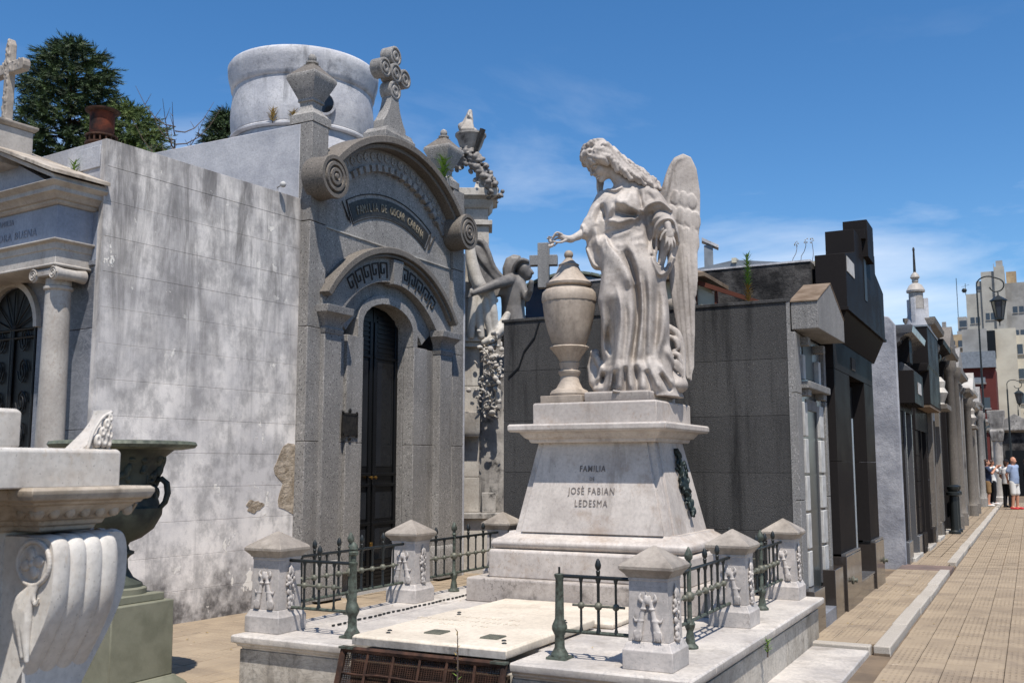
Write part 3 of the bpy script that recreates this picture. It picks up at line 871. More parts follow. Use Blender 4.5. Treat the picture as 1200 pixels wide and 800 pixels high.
# ------------------------------------------------------------------ corner pillars with torch and garland reliefs
PILX = (-4.63, -1.915); PILY = (5.45, 7.12, 8.76)
def torch_relief():
    s = Sculpt((-.14, -.04, -.02), (.14, .03, .34), .004)
    for sg in (-1, 1):
        a, b = (sg * .012, -.012, .235), (-sg * -.062, -.012, .06)
        b = (sg * .06, -.012, .055)
        s.stroke([a, ((a[0] + b[0]) / 2, -.014, .15), b], [.012, .015, .024], .008)
        s.ell((sg * .068, -.014, .032), (.03, .024, .034), .006)
        for q in range(4): s.seg((sg * .068 + (q - 1.5) * .014, -.032, .05), (sg * .072 + (q - 1.5) * .016, -.028, .004), .006, .004, .004)
        s.stroke([(sg * .02, -.008, .2), (sg * .055, -.012, .225), (sg * .048, -.01, .25)], [.008, .012, .006], .006, fine=4)
        s.stroke([(sg * .03, -.008, .13), (sg * .08, -.012, .105), (sg * .1, -.008, .125)], [.006, .009, .004], .006, fine=4)
        s.seg((sg * .006, -.004, .24), (sg * .035, -.002, .33), .003, .002, .002)
        for q in (.35, .7): s.ell((a[0] + (b[0] - a[0]) * q, -.016, a[2] + (b[2] - a[2]) * q), (.022, .02, .008), .004)
    s.ell((0, -.014, .215), (.022, .02, .022), .008)
    return s.mesh('torch_relief', 'marble_pillar')
def garland_relief():
    s = Sculpt((-.08, -.05, -.02), (.08, .03, .34), .004)
    rnd = random.Random(3)
    for i in range(70):
        z = rnd.uniform(.02, .30); w = .045 * math.sin(math.pi * min(1, (z + .02) / .34)) + .006
        s.ell((rnd.uniform(-w, w), rnd.uniform(-.026, -.006), z), (rnd.uniform(.008, .016),) * 2 + (rnd.uniform(.01, .02),), .003)
    s.seg((0, -.01, .0), (0, -.008, .06), .006, .012, .006); s.seg((0, -.01, .29), (0, -.006, .33), .012, .005, .006)
    return s.mesh('garland_relief', 'marble_pillar')
TORCH = torch_relief(); GARL = garland_relief()
def pillar(x, y, label, proto=None):
    t = thing('corner_pillar', label, 'pillar', (x, y, PZ), 0, 'marble pillars around the angel grave')
    b, s_, c = .145, .118, .158
    def sq(z, h): return (PZ + z, x - h, x + h, y - h, y + h)
    obj('base', MB().stack([sq(0, b), sq(.105, b), sq(.112, b - .006), sq(.125, s_ + .016), sq(.15, s_ + .002)]), 'marble_pillar', t, bevel=.004)
    obj('shaft', MB().stack([sq(.15, s_), sq(.475, s_ - .006), sq(.48, s_ - .002), sq(.495, s_ - .002)]), 'marble_pillar', t, bevel=.003)
    obj('cap', MB().stack([sq(.495, s_ + .006), sq(.51, s_ + .012), sq(.53, c - .008), sq(.54, c), sq(.555, c), sq(.57, c - .012), sq(.662, .006)]), 'marble_cap', t, bevel=.004)
    for me, ang, z in ((TORCH, 0, .155), (GARL, math.pi / 2, .13)):
        o = bpy.data.objects.new(me.name, me); COL.objects.link(o); o.parent = t
        o.rotation_euler = (0, 0, ang); d = s_ - .004
        o.location = (d * math.sin(ang), -d * math.cos(ang), z); o.scale = (.85, .7, 1)
    return t
P6 = []
names = {(0, 0): 'marble corner pillar with crossed torches at the near left of the angel grave', (1, 0): 'marble corner pillar with crossed torches at the near right of the angel grave',
         (0, 1): 'marble pillar midway along the left railing of the angel grave', (1, 1): 'marble pillar midway along the street side railing of the angel grave',
         (0, 2): 'marble pillar mostly hidden behind the left of the pedestal', (1, 2): 'marble pillar at the far street corner, against the dark tomb'}
for (i, j_), lb in names.items(): pillar(PILX[i], PILY[j_], lb)

# ------------------------------------------------------------------ iron railings
def finial_mb(x, y, z, s=1.0):
    return MB().lathe(x, y, [(.007 * s, z), (.011 * s, z + .012 * s), (.013 * s, z + .03 * s), (.009 * s, z + .036 * s), (.017 * s, z + .05 * s), (.0185 * s, z + .066 * s), (.012 * s, z + .088 * s), (.004 * s, z + .102 * s)], 12)
ZT, ZM, ZB = .865, .705, .555
def railing(p0, p1, label, n, post=None, brackets=True):
    (x0, y0), (x1, y1) = p0, p1
    L = math.hypot(x1 - x0, y1 - y0)
    t = thing('iron_railing', label, 'railing', ((x0 + x1) / 2, (y0 + y1) / 2, PZ), 0, 'iron railings around the angel grave')
    at = lambda u, z: (x0 + (x1 - x0) * u, y0 + (y1 - y0) * u, z)
    obj('top_rail', MB().tube([at(0, ZT), at(1, ZT)], .011, 8), 'iron_black', t)
    obj('bottom_rail', MB().tube([at(0, ZB), at(1, ZB)], .011, 8), 'iron_green', t)
    obj('middle_rail', MB().tube([at(.5 / (n + 1), ZM), at(1 - .5 / (n + 1), ZM)], .0075, 8), 'iron_ball', t)
    for i in range(1, n + 1):
        u = i / (n + 1); big = (i % 2 == 0) or n <= 3 and i == 2
        if post is not None and abs(u - post) < .5 / (n + 1): continue
        r = .0095 if big else .0075
        x, y, _ = at(u, 0)
        b = obj('baluster', MB().lathe(x, y, [(r * 1.7, ZB), (r * 1.5, ZB + .014), (r, ZB + .03), (r, ZT - .035), (r * 1.8, ZT - .012), (r * 1.8, ZT + .004)], 8), 'iron_black', t)
        obj('ball', MB().ball((x, y, ZM), .024 if big else .021, 12, 8), 'iron_ball', t)
        if big: obj('finial', finial_mb(x, y, ZT + .006), 'iron_black', t)
    if post is not None:
        x, y, _ = at(post, 0)
        obj('post', MB().lathe(x, y, [(.05, PZ), (.05, PZ + .012), (.032, PZ + .03), (.026, PZ + .07), (.02, PZ + .10), (.03, PZ + .125), (.034, PZ + .145), (.024, PZ + .165), (.015, PZ + .18), (.014, ZM - .02), (.014, ZT + .02), (.022, ZT + .03), (.013, ZT + .045), (.013, ZT + .055), (.025, ZT + .07), (.027, ZT + .09), (.014, ZT + .12), (.003, ZT + .14)], 14), 'iron_green', t)
        obj('ball', MB().ball((x, y, ZM), .033, 14, 9), 'iron_ball', t)
    return t
px0, px1 = PILX
railing((px0 + .115, 5.45), (-4.02, 5.45), 'short iron railing at the front left, between the pillar and the tall green post', 3)
railing((-2.46, 5.42), (px1 - .115, 5.42), 'short iron railing at the front right, between the capless green post and the pillar', 3)
railing((px1, PILY[0] + .115), (px1, PILY[1] - .115), 'iron railing on the street side, nearer bay between two marble pillars', 9, .36)
railing((px1, PILY[1] + .115), (px1, PILY[2] - .115), 'iron railing on the street side, farther bay by the dark tomb', 9, .5)
railing((px0, PILY[0] + .115), (px0, PILY[1] - .115), 'iron railing on the path side, nearer bay by the grey granite tomb', 9, .5)
railing((px0, PILY[1] + .115), (px0, PILY[2] - .115), 'iron railing on the path side, farther bay left of the pedestal', 9, .42)
railing((px0 + .115, PILY[2]), (px1 - .115, PILY[2]), 'iron railing along the back, behind the pedestal', 13, .5)
def green_post(x, y, label, top):
    t = thing('iron_post', label, 'post', (x, y, PZ))
    obj('foot_plate', MB().stack([(PZ, x - .062, x + .062, y - .062, y + .062), (PZ + .014, x - .06, x + .06, y - .06, y + .06)]), 'iron_green', t)
    obj('column', MB().lathe(x, y, [(.052, PZ + .014), (.05, PZ + .03), (.034, PZ + .055), (.030, PZ + .065), (.028, PZ + .13), (.038, PZ + .15), (.045, PZ + .165), (.045, PZ + .185), (.034, PZ + .21), (.027, PZ + .225), (.023, ZT - .02), (.029, ZT - .005), (.031, ZT + .008), (.024, ZT + .012)], 20), 'iron_green', t)
    if top:
        obj('cap', MB().lathe(x, y, [(.018, ZT + .01), (.02, ZT + .05), (.032, ZT + .06), (.033, ZT + .075), (.022, ZT + .085), (.030, ZT + .095), (.026, ZT + .115), (.008, ZT + .14)], 18), 'iron_green', t)
    else:
        obj('bare_pin', MB().lathe(x, y, [(.007, ZT + .01), (.007, ZT + .05)], 8), 'iron_black', t)
green_post(-4.02 + .03, 5.45, 'tall green iron post with ribbed cap at the front left of the grave', True)
green_post(-2.49, 5.42, 'green iron post without its cap at the front right of the grave', False)

# bronze wreath plate on the street side of the pedestal
s = Sculpt((-.16, -.06, -.3), (.16, .05, .3), .006)
rnd = random.Random(5)
for i in range(8):
    a = i * math.pi / 4
    s.ell((.05 * math.cos(a), -.01, .05 * math.sin(a) - .02), (.055, .012, .028), .004, rot=(0, -a, 0))
s.ell((0, -.012, -.02), (.075, .014, .075), .004)
for i in range(34):
    z = rnd.uniform(-.27, .27); w = .10 * (1 - abs(z) / .32)
    x = rnd.uniform(-w, w)
    s.ell((x, rnd.uniform(-.03, -.005), z), (.012, .008, .035), .003, rot=(0, rnd.uniform(-1, 1), 0))
s.stroke([(0, -.01, .27), (0, -.015, 0), (.01, -.01, -.28)], [.006, .02, .006], .01)
me = s.mesh('bronze_wreath', 'bronze_green')
o = obj('bronze_wreath', me, None)
zc = 1.36; tt = (zc - .955) / .745
o.location = (CX + .70 - .165 * tt + .004, 8.10, zc)
o.rotation_euler = Euler((R(-12.5), 0, R(90))); o.scale = (1.05, 1.7, 1)
tag(o, 'dark green bronze palm and shield plaque on the street side of the angel pedestal', 'plaque')
# ------------------------------------------------------------------ tomb A: temple front with column, long stained side wall
TA = thing('temple_tomb', 'small temple tomb with marble column, pediment and long stained plaster side wall', 'tomb', (-7.347, 6.16, 0), R(-5.5))
def A(name, mb, mat, par=None, **k): return obj(name, mb, mat, par or TA, local=True, **k)
A('core', MB().box(-2.75, -.004, .03, 2.50, -.05, 4.44), 'plaster_stained')
zz = 0.0; i = 0
while zz < 4.45:
    h = min(.325, 4.48 - zz)
    if zz > 4.2: h = 4.48 - zz
    A('plaster_course', MB().box(-.05, random.uniform(-.0015, .0015), .0, 2.56, max(zz - .03, -.05) if i == 0 else zz + .0012, zz + h - .0012), 'plaster_stained', bevel=.002)
    zz += h; i += 1
A('roof_slab', MB().box(-2.75, -.06, .02, 2.54, 4.445, 4.475), 'plaster_stained')
# front wall cladding: grey marble slabs right of the column, plaster parapet above
for z0, z1 in ((0, .92), (.924, 1.82), (1.824, 2.728), (2.732, 3.30)):
    A('marble_panel', MB().box(-.56, -.07, -.03, .0, z0, z1), 'marble_grey', bevel=.004)
A('corner_strip', MB().box(-.068, .0, -.028, .0, 0, 4.478), 'plaster_stained')
A('string_course', MB().box(-.56, -.068, -.055, .0, 3.304, 3.345), 'marble_grey', bevel=.004)
A('marble_panel', MB().box(-.56, -.07, -.03, .0, 3.349, 3.80), 'marble_blue_grey', bevel=.004)
A('parapet', MB().box(-2.75, -.07, -.026, .0, 3.95, 4.478), 'blue_white_paint', bevel=.006)
A('parapet_block', MB().box(-.40, -.072, -.04, -.026, 4.22, 4.43), 'blue_white_paint', bevel=.006)
A('roof_pipe_stub', MB().lathe(0, 0, [(.03, 0), (.03, .12)], 10).xf(Matrix.Translation((-.2, 0, 3.9)) @ Matrix.Rotation(R(90), 4, 'X')), 'wood_red')
DC = -1.33
def front_wall():
    mb = MB(); n = 14
    hw, spr, top = .42, 2.80, 3.22
    L = [(-.56, 0), (-.56, 3.9), (-2.1, 3.9), (-2.1, 0), (DC - hw, 0), (DC - hw, spr)]
    L += [(DC - hw * math.cos(math.pi * i / n), spr + (top - spr) * math.sin(math.pi * i / n)) for i in range(1, n)]
    L += [(DC + hw, spr), (DC + hw, 0)]
    return mb.prism(L, -.03, .0, 'y')
A('door_wall', front_wall(), 'marble_grey')
A('arch_reveal', MB().arch(0, 0, .42, .475, 0, 180, .0, .06, 20).xf(Matrix(((0, 1, 0, DC), (1, 0, 0, -.08), (0, 0, 1, 2.80), (0, 0, 0, 1)))), 'marble_warm')
dr = A('door', MB().box(DC - .42, DC + .42, -.005, .028, 0, 3.22), 'grille_black')
gl = MB()
for sgn in (-1, 1):
    for z in [1.2 + .30 * q for q in range(6)]:
        for f in (-1, 1):
            gl.tube([(DC + sgn * (.2 + f * .085 * (1 - a / 9) * math.cos(a * .75)), -.022, z + .13 * f * (1 - a / 12) * math.sin(a * .75) + .0) for a in range(10)], .008, 5)
    for x in (.02, .38): gl.tube([(DC + sgn * x, -.022, .1), (DC + sgn * x, -.022, 2.8)], .014, 6)
for z in (1.05, 2.72, 2.80): gl.tube([(DC - .4, -.022, z), (DC + .4, -.022, z)], .014, 6)
for a in range(-3, 4): gl.tube([(DC, -.022, 2.8), (DC + .4 * math.sin(a * .4), -.022, 2.8 + .38 * math.cos(a * .4))], .008, 5)
A('grille', gl, 'grille_black', dr)
# column
colm = A('column', MB().lathe(-.29, -.235, [(.15, .0), (.15, .08), (.165, .12), (.15, .17), (.128, .2), (.124, .6), (.121, 1.6), (.108, 3.02), (.108, 3.05), (.125, 3.065), (.125, 3.085), (.11, 3.095), (.11, 3.16)], 36), 'marble_warm', angle=45)
def volute(x, y0, y1, z, r, sgn):
    mb = MB()
    k = 26; ring0 = []; ring1 = []
    mb.rings([[(x + r * math.cos(2 * math.pi * j / 20), yy, z + r * math.sin(2 * math.pi * j / 20)) for j in range(20)] for yy, r in ((y0, r * .8), (y0 + .01, r), ((y0 + y1) / 2 - .06, r * .82), ((y0 + y1) / 2 + .06, r * .82), (y1 - .01, r), (y1, r * .8))])
    mb.tube([(x + (r * (.95 - .8 * a / 30)) * math.cos(a * .45 * sgn), y0 - .004, z + (r * (.95 - .8 * a / 30)) * math.sin(a * .45)) for a in range(31)], .007, 5)
    return mb
for sg in (-1, 1): A('volute', volute(-.29 + sg * .15, -.39, -.08, 3.185, .062, sg), 'marble_warm', colm)
A('capital', MB().box(-.44, -.14, -.385, -.085, 3.165, 3.235), 'marble_warm', colm, bevel=.012)
# entablature, wrapping forward over the column, then the raking pediment
EX = -.115; EY = -.40
def ent(prof, x0=-2.55):
    return MB().stack([(z, x0 + d if False else x0, EX - d, EY + d, .0) for z, d in prof])
A('architrave', ent(((3.24, .03), (3.255, .0), (3.27, .0), (3.275, .02), (3.40, .02), (3.405, .01), (3.46, .005), (3.475, -.03), (3.49, -.03))), 'marble_warm', bevel=.004)
fz = A('frieze', ent(((3.49, .02), (3.80, .02))), 'marble_blue_grey', bevel=.003)
A('cornice', ent(((3.80, .0), (3.82, -.02), (3.835, -.02), (3.84, -.045), (3.88, -.075), (3.89, -.10), (3.93, -.10), (3.94, -.115), (3.965, -.15), (3.975, -.15))), 'marble_warm', bevel=.004)
for s_, size, z, x in (('DE FAMILIA', .075, 3.70, -1.02), ('PIEDRA BUENA', .105, 3.555, -.82)):
    me = text_mesh('lettering', s_, size, 'lettering_faint', .0015, .95, 1.15)
    facing(me, (x, EY + .0165, z), (1, 0, 0), (0, 0, 1)); obj('lettering', me, None, fz, local=True, kind='stuff')
AP = DC + .0
def rake(z0, z1, y0, over):
    xa = EX + .15 + over
    return [(xa, 3.98 + z0), (xa, 3.98 + z1), (AP, 4.52 + z1), (AP, 4.52 + z0)]
for sg in (1, -1):
    mbr = MB(); mbr2 = MB()
    f = lambda L: [(x if sg == 1 else 2 * AP - x, z) for x, z in L]
    mbr.prism(f(rake(.04, .075, 0, .02)), EY - .18, .0, 'y'); mbr2.prism(f(rake(.0, .04, 0, -.03)), EY - .12, .0, 'y')
    A('raking_cornice', mbr, 'marble_cornice', bevel=.004); A('raking_bed', mbr2, 'marble_warm', bevel=.004)
A('tympanum', MB().prism([(EX - .1, 3.976), (2 * AP - EX + .1, 3.976), (AP, 4.50)], EY + .08, .0, 'y'), 'marble_blue_grey')
# small rust stained plaster loss patches on the side wall
def patch(pts, seed):
    return MB().prism(pts, -.003, .0045, 'x')
rp = random.Random(2)
def ragged(cy, cz, ry, rz, n=40, right=None):
    L = []
    for i in range(n):
        a = 2 * math.pi * i / n; k = 1 + .16 * math.sin(3 * a + 1) + .1 * math.sin(7 * a) + rp.uniform(-.05, .05)
        yy = cy + ry * k * math.cos(a)
        if right is not None: yy = min(yy, right)
        L.append((yy, cz + rz * k * math.sin(a)))
    return L
A('bare_render_patch', patch(ragged(2.58, 1.36, .42, .36, right=2.558), 1), 'broken_render', label='patch of bare brown render where the plaster fell off')
A('bare_render_patch', patch(ragged(1.90, 1.09, .11, .06), 2), 'broken_render')

ac = thing('stone_cross', 'weathered rough stone cross on a square base above the pediment', 'cross', (-8.45, 5.9, 4.28), R(-5.5))
ac.scale = (.72, .8, .92)
def Ac(name, mb, mat, **k): return obj(name, mb, mat, ac, local=True, **k)
Ac('base', MB().stack([(.0, -.24, .24, -.22, .22), (.40, -.235, .235, -.215, .215)]), 'marble_warm', bevel=.01)
Ac('base_cap', MB().stack([(.40, -.25, .25, -.23, .23), (.43, -.28, .28, -.26, .26), (.455, -.28, .28, -.26, .26)]), 'marble_cap', bevel=.006)
s = Sculpt((-.4, -.12, -.02), (.4, .12, 1.0), .009)
s.slab([(-.09, 0), (-.052, .07), (-.046, .555), (-.36, .545), (-.40, .605), (-.36, .66), (-.046, .665), (-.042, .87), (0, .93), (.042, .87), (.046, .665), (.36, .66), (.40, .605), (.36, .545), (.046, .555), (.052, .07), (.09, 0)], -.04, .04, .01, .006)
rr = random.Random(8)
for i in range(70):
    z = rr.uniform(0, .9); x = rr.uniform(-.06, .06) if rr.random() < .6 else rr.uniform(-.36, .36); zc = z if abs(x) < .06 else rr.uniform(.54, .67)
    s.ell((x * .8, -.044, zc), (rr.uniform(.008, .02), .014, rr.uniform(.008, .03)), .006)
o = obj('shaft', s.mesh('shaft', 'marble_cap'), None, ac, local=True); o.location = (0, 0, .455)

vt = thing('roof_vent', 'rusty round metal roof vent on the plaster tomb roof', 'vent', (-8.47, 7.0, 4.62))
vt.scale = (.68, .68, .85)
def V(name, prof, mat): return obj(name, MB().lathe(0, 0, prof, 28), mat, vt, local=True)
V('pipe', [(.13, -.2), (.13, .22)], 'lead_sheet')
V('lower_ring', [(.20, .22), (.24, .25), (.24, .27), (.19, .275)], 'rust')
V('upper_ring', [(.21, .34), (.24, .345), (.24, .365), (.17, .37)], 'rust')
for i in range(16):
    a = i * math.pi / 8
    obj('louvre', MB().box(.19, .225, -.012, .012, .27, .345).xf(Matrix.Rotation(a, 4, 'Z')), 'rust', vt, local=True)
V('drum', [(.17, .37), (.18, .40), (.185, .66), (.17, .665)], 'rust_orange')
V('rain_cap', [(.20, .66), (.255, .675), (.26, .69), (.12, .73), (.02, .74)], 'rust')

# ------------------------------------------------------------------ tomb B: grey granite facade with arched pediment
TB = thing('granite_tomb', 'tall grey granite tomb with arched pediment, scroll ends and dark double door', 'tomb', (-7.6, 10.2, 0))
def B(name, mb, mat, par=None, **k): return obj(name, mb, mat, par or TB, **k)
FX = -6.98; YC = 10.23
Y0, Y1 = 8.60, 12.02
B('side_wall', MB().box(-11.2, FX - .17, Y0, Y0 + .2, -.05, 5.36), 'blue_white_paint', bevel=.01)
B('far_side_wall', MB().box(-11.2, FX - .17, Y1 - .2, Y1, -.05, 5.36), 'blue_white_paint')
B('roof', MB().box(-11.2, FX - .4, Y0 + .2, Y1 - .2, 5.1, 5.25), 'lead_paint')
B('back_wall', MB().box(-11.4, -11.2, Y0, Y1, -.05, 5.36), 'blue_white_paint')
# wall behind: big granite blocks with open joints, in courses
def blk(y0, y1, z0, z1, x1=FX, x0=FX - .18, name='granite_block', mat='granite', g=.003):
    return B(name, MB().box(x0, x1, y0 + g, y1 - g, z0 + g, z1 - g), mat, bevel=.005)
DH = .55                                           # half width of the door opening
for z0, z1 in ((-.05, .30),): 
    blk(Y0, YC - DH - .36, z0, z1); blk(YC + DH + .36, Y1, z0, z1)
courses = (.30, 1.77, 3.03)
for z0, z1 in zip(courses, courses[1:]):
    blk(Y0, Y0 + .30, z0, z1); blk(Y0 + .30, YC - DH - .32, z0, z1, FX - .06)
    blk(YC + DH + .32, Y1 - .30, z0, z1, FX - .06); blk(Y1 - .30, Y1, z0, z1)
    for sg in (-1, 1):
        a, b = sorted((YC + sg * (DH), YC + sg * (DH + .32)))
        blk(a, b, z0, z1, FX - .02)
blk(Y0, Y0 + .30, 3.03, 4.22); blk(Y1 - .30, Y1, 3.03, 4.22)
# spandrel field above the door arch: one slab with an arched cut
AZ, AR = 2.44, 1.68                               # outer arch centre height and radius
def spandrel(z_top, r, x0, x1, ya, yb, z_bot):
    n = 20; a0 = math.asin(min(1, (z_bot - AZ) / r)); L = [(yb, z_bot), (yb, z_top), (ya, z_top), (ya, z_bot)]
    for i in range(n + 1):
        a = math.pi - a0 - (math.pi - 2 * a0) * i / n
        L.append((YC + r * math.cos(a), AZ + r * math.sin(a)))
    return MB().prism(L, x0, x1, 'x')
B('spandrel_slab', spandrel(4.217, 1.56, FX - .18, FX - .045, Y0 + .303, Y1 - .303, 3.03), 'granite', bevel=.004)
# pediment field with segmental top, above the joint
PZC, PR = 3.60, 1.93
def seg_field(r, x0, x1, ya, yb, z_bot):
    n = 24; aa = math.acos(max(-1, min(1, (yb - YC) / r))); L = [(ya, z_bot), (yb, z_bot)]
    for i in range(n + 1):
        a = aa + (math.pi - 2 * aa) * i / n
        L.append((YC + r * math.cos(a), PZC + r * math.sin(a)))
    return MB().prism(L, x0, x1, 'x')
B('pediment_field', seg_field(PR - .02, FX - .18, FX - .045, Y0 + .303, Y1 - .303, 4.223), 'granite', bevel=.004)
B('joint_fillet', MB().box(FX - .045, FX - .032, Y0 + .31, Y1 - .31, 4.212, 4.228), 'marble_carved')
blk(Y0, Y0 + .30, 4.223, 5.37); blk(Y1 - .30, Y1, 4.223, 5.37)
# frieze with discs and dentils, then the great arched cornice with scroll ends
B('arched_frieze', MB().arch(YC, PZC, PR - .33, PR - .09, 40, 140, FX - .06, FX - .012, 30), 'granite')
for i in range(19):
    a = R(46 + 88 * i / 18)
    m = Matrix.Translation((FX - .012, YC + (PR - .19) * math.cos(a), PZC + (PR - .19) * math.sin(a))) @ Matrix.Rotation(R(90), 4, 'Y')
    B('disc', MB().lathe(0, 0, [(.055, -.01), (.055, .012), (.032, .014), (.028, .004), (.01, .004)], 16).xf(m), 'granite')
    a2 = R(46 + 88 * (i + .5) / 18)
    if i < 18:
        m = Matrix.Translation((0, YC, PZC)) @ Matrix.Rotation(a2 - math.pi / 2, 4, 'X')
        B('dentil', MB().box(FX - .05, FX + .03, -.042, .042, PR - .375, PR - .29).xf(m), 'granite', bevel=.004)
B('arched_cornice', MB().arch(YC, PZC, PR - .10, PR - .05, 39, 141, FX - .06, FX + .13, 36).arch(YC, PZC, PR - .045, PR + .04, 37.5, 142.5, FX - .17, FX + .20, 36), 'granite_brown', bevel=.008)
def scroll(yc, zc):
    mb = MB()
    x1 = FX + .25; r = .25
    m = Matrix.Translation((0, yc, zc)) @ Matrix.Rotation(R(90), 4, 'Y')
    prof = [(r * .97, FX - .05), (r, FX), (r * .94, FX + .14), (r, x1 - .03), (r * .97, x1)]
    prof += [(r * .80, x1), (r * .77, x1 - .03), (r * .72, x1 - .03), (r * .66, x1 + .008), (r * .52, x1 + .008), (r * .49, x1 - .025), (r * .43, x1 - .025), (r * .38, x1 + .012), (r * .24, x1 + .014), (r * .2, x1 - .01), (r * .16, x1 - .01), (r * .11, x1 + .022), (r * .02, x1 + .026)]
    for i in range(len(prof)): prof[i] = (prof[i][0], prof[i][1])
    return mb.lathe(0, 0, prof, 40).xf(m)
for yc in (YC - 1.50, YC + 1.50): B('scroll', scroll(yc, 4.72), 'granite_brown', angle=40)
# inscription panel
pnl = B('inscription_panel', MB().arch(YC + .02, PZC - .62, 1.62, 1.84, 61, 119, FX - .06, FX - .038, 24), 'bronze_dark')
for (r, a0, a1) in ((1.595, 60, 120), (1.885, 60, 120)):
    B('panel_border', MB().arch(YC + .02, PZC - .62, r, r + .012, a0, a1, FX - .05, FX - .036, 24), 'carved_joint', pnl)
for a in (60, 120):
    B('panel_border', MB().arch(YC + .02, PZC - .62, 1.60, 1.89, a - .2, a + .2, FX - .05, FX - .036, 1), 'carved_joint', pnl)
    a_ = R(a); sg = 1 if a < 90 else -1
    p = lambda r, d: (FX - .034, YC + .02 + r * math.cos(a_) + sg * d, PZC - .62 + r * math.sin(a_))
    B('panel_ear', MB().tube([p(1.88, .0), p(1.60, .06), p(1.86, .10), p(1.62, .09)], .006, 4), 'carved_joint', pnl)
txt = 'FAMILIA DE OSCAR CARENA'
for i, chh in enumerate(txt):
    if chh == ' ': continue
    a = 114.5 - (114.5 - 65.5) * i / (len(txt) - 1)
    me = text_mesh('letter', chh, .15, 'lettering_brass', .004, .62, 1)
    r = 1.675; ar = R(a)
    facing(me, (FX - .034, YC + .02 + r * math.cos(ar), PZC - .62 + r * math.sin(ar)), (0, math.sin(ar), -math.cos(ar)), (0, math.cos(ar), math.sin(ar)))
    obj('letter', me, None, pnl)
# door arch: hood mould, key-pattern band, recessed inner arch, keystone
a0 = math.degrees(math.asin((3.47 - AZ) / AR))
B('hood_mould', MB().arch(YC, AZ, AR - .01, AR + .07, a0 - 3, 183 - a0, FX - .06, FX + .13, 34).arch(YC, AZ, AR - .05, AR - .012, a0, 180 - a0, FX - .06, FX + .09, 34), 'granite_brown', bevel=.01)
def voussoirs(r0, r1, x0, x1, lo, hi, n, mat='granite', nm='voussoir'):
    for i in range(n):
        d = .12
        B(nm, MB().arch(YC, AZ, r0, r1, lo + (hi - lo) * i / n + d, lo + (hi - lo) * (i + 1) / n - d, x0, x1, 10), mat, bevel=.003)
b0 = math.degrees(math.asin((3.22 - AZ) / 1.4))
voussoirs(1.33, AR - .05, FX - .10, FX + .03, b0 - 3, 183 - b0, 5)
ks = MB().stack([(AZ + 1.30, FX - .05, FX + .085, YC - .085, YC + .085), (AZ + AR - .07, FX - .05, FX + .10, YC - .11, YC + .11)])
B('keystone', ks, 'granite', bevel=.006)
# Greek key, carved proud as bent bars
def key_unit(u):          # u in radians along the arch, returns points in (u, r)
    s_ = .105
    return [(0, 0), (0, .19), (s_ * .80, .19), (s_ * .80, .06), (s_ * .40, .06), (s_ * .40, .125)]
for sg in (-1, 1):
    for q in range(5):
        ub = math.pi / 2 - sg * (.115 + q * .118)
        pts = [(ub - sg * a, 1.375 + r) for a, r in key_unit(0)]
        mbk = MB()
        for (u1, r1), (u2, r2) in zip(pts, pts[1:]):
            p1 = Vector((FX + .033, YC + r1 * math.cos(u1), AZ + r1 * math.sin(u1))); p2 = Vector((FX + .033, YC + r2 * math.cos(u2), AZ + r2 * math.sin(u2)))
            mbk.tube([p1, p2], .013, 4)
        B('greek_key', mbk, 'carved_joint', angle=0)
voussoirs(1.05, 1.325, FX - .17, FX - .08, 38, 142, 3, nm='inner_arch_stone')
# inner door head (flat segmental) and jambs
def door_head():
    n = 12; L = [(YC - DH - .10, 3.03), (YC - DH, 3.03)]
    for i in range(n + 1): 
        a = math.pi * (1 - i / n); L.append((YC + DH * math.cos(a), 3.20 + .30 * math.sin(a)))
    L += [(YC + DH, 3.03), (YC + DH + .10, 3.03), (YC + DH + .10, 3.25)]
    for i in range(n + 1):
        a = math.pi * i / n; L.append((YC + (DH + .10) * math.cos(a), 3.25 + .36 * math.sin(a)))
    L += [(YC - DH - .10, 3.25)]
    return MB().prism(L, FX - .3, FX - .03, 'x')
B('door_head', door_head(), 'granite', bevel=.004)
for sg in (-1, 1):
    a, b = sorted((YC + sg * DH, YC + sg * (DH + .10)))
    B('door_jamb', MB().box(FX - .32, FX - .185, a, b, .02, 3.03), 'granite', bevel=.003)
    # pilaster with moulded capital and plinth
    yp = YC + sg * 1.235
    pl_ = B('pilaster', MB().box(FX - .06, FX + .055, yp - .155, yp + .155, .47, 2.98), 'granite', bevel=.005)
    B('capital', MB().stack([(2.98, FX - .06, FX + .06, yp - .16, yp + .16), (3.04, FX - .06, FX + .075, yp - .175, yp + .175), (3.05, FX - .06, FX + .06, yp - .16, yp + .16), (3.12, FX - .06, FX + .07, yp - .17, yp + .17), (3.20, FX - .06, FX + .13, yp - .225, yp + .225), (3.21, FX - .06, FX + .15, yp - .24, yp + .24), (3.29, FX - .06, FX + .16, yp - .245, yp + .245)]), 'granite', pl_, bevel=.004)
    B('impost', MB().box(FX - .16, FX + .02, yp - .175, yp + .175, 3.293, 3.45), 'granite', bevel=.004)
    B('plinth', MB().stack([(.05, FX - .06, FX + .10, yp - .2, yp + .2), (.42, FX - .06, FX + .10, yp - .2, yp + .2), (.47, FX - .06, FX + .07, yp - .165, yp + .165)]), 'granite', pl_, bevel=.005)
B('dark_interior', MB().box(FX - 1.2, FX - .6, YC - .9, YC + .9, 0, 3.6), 'door_black')
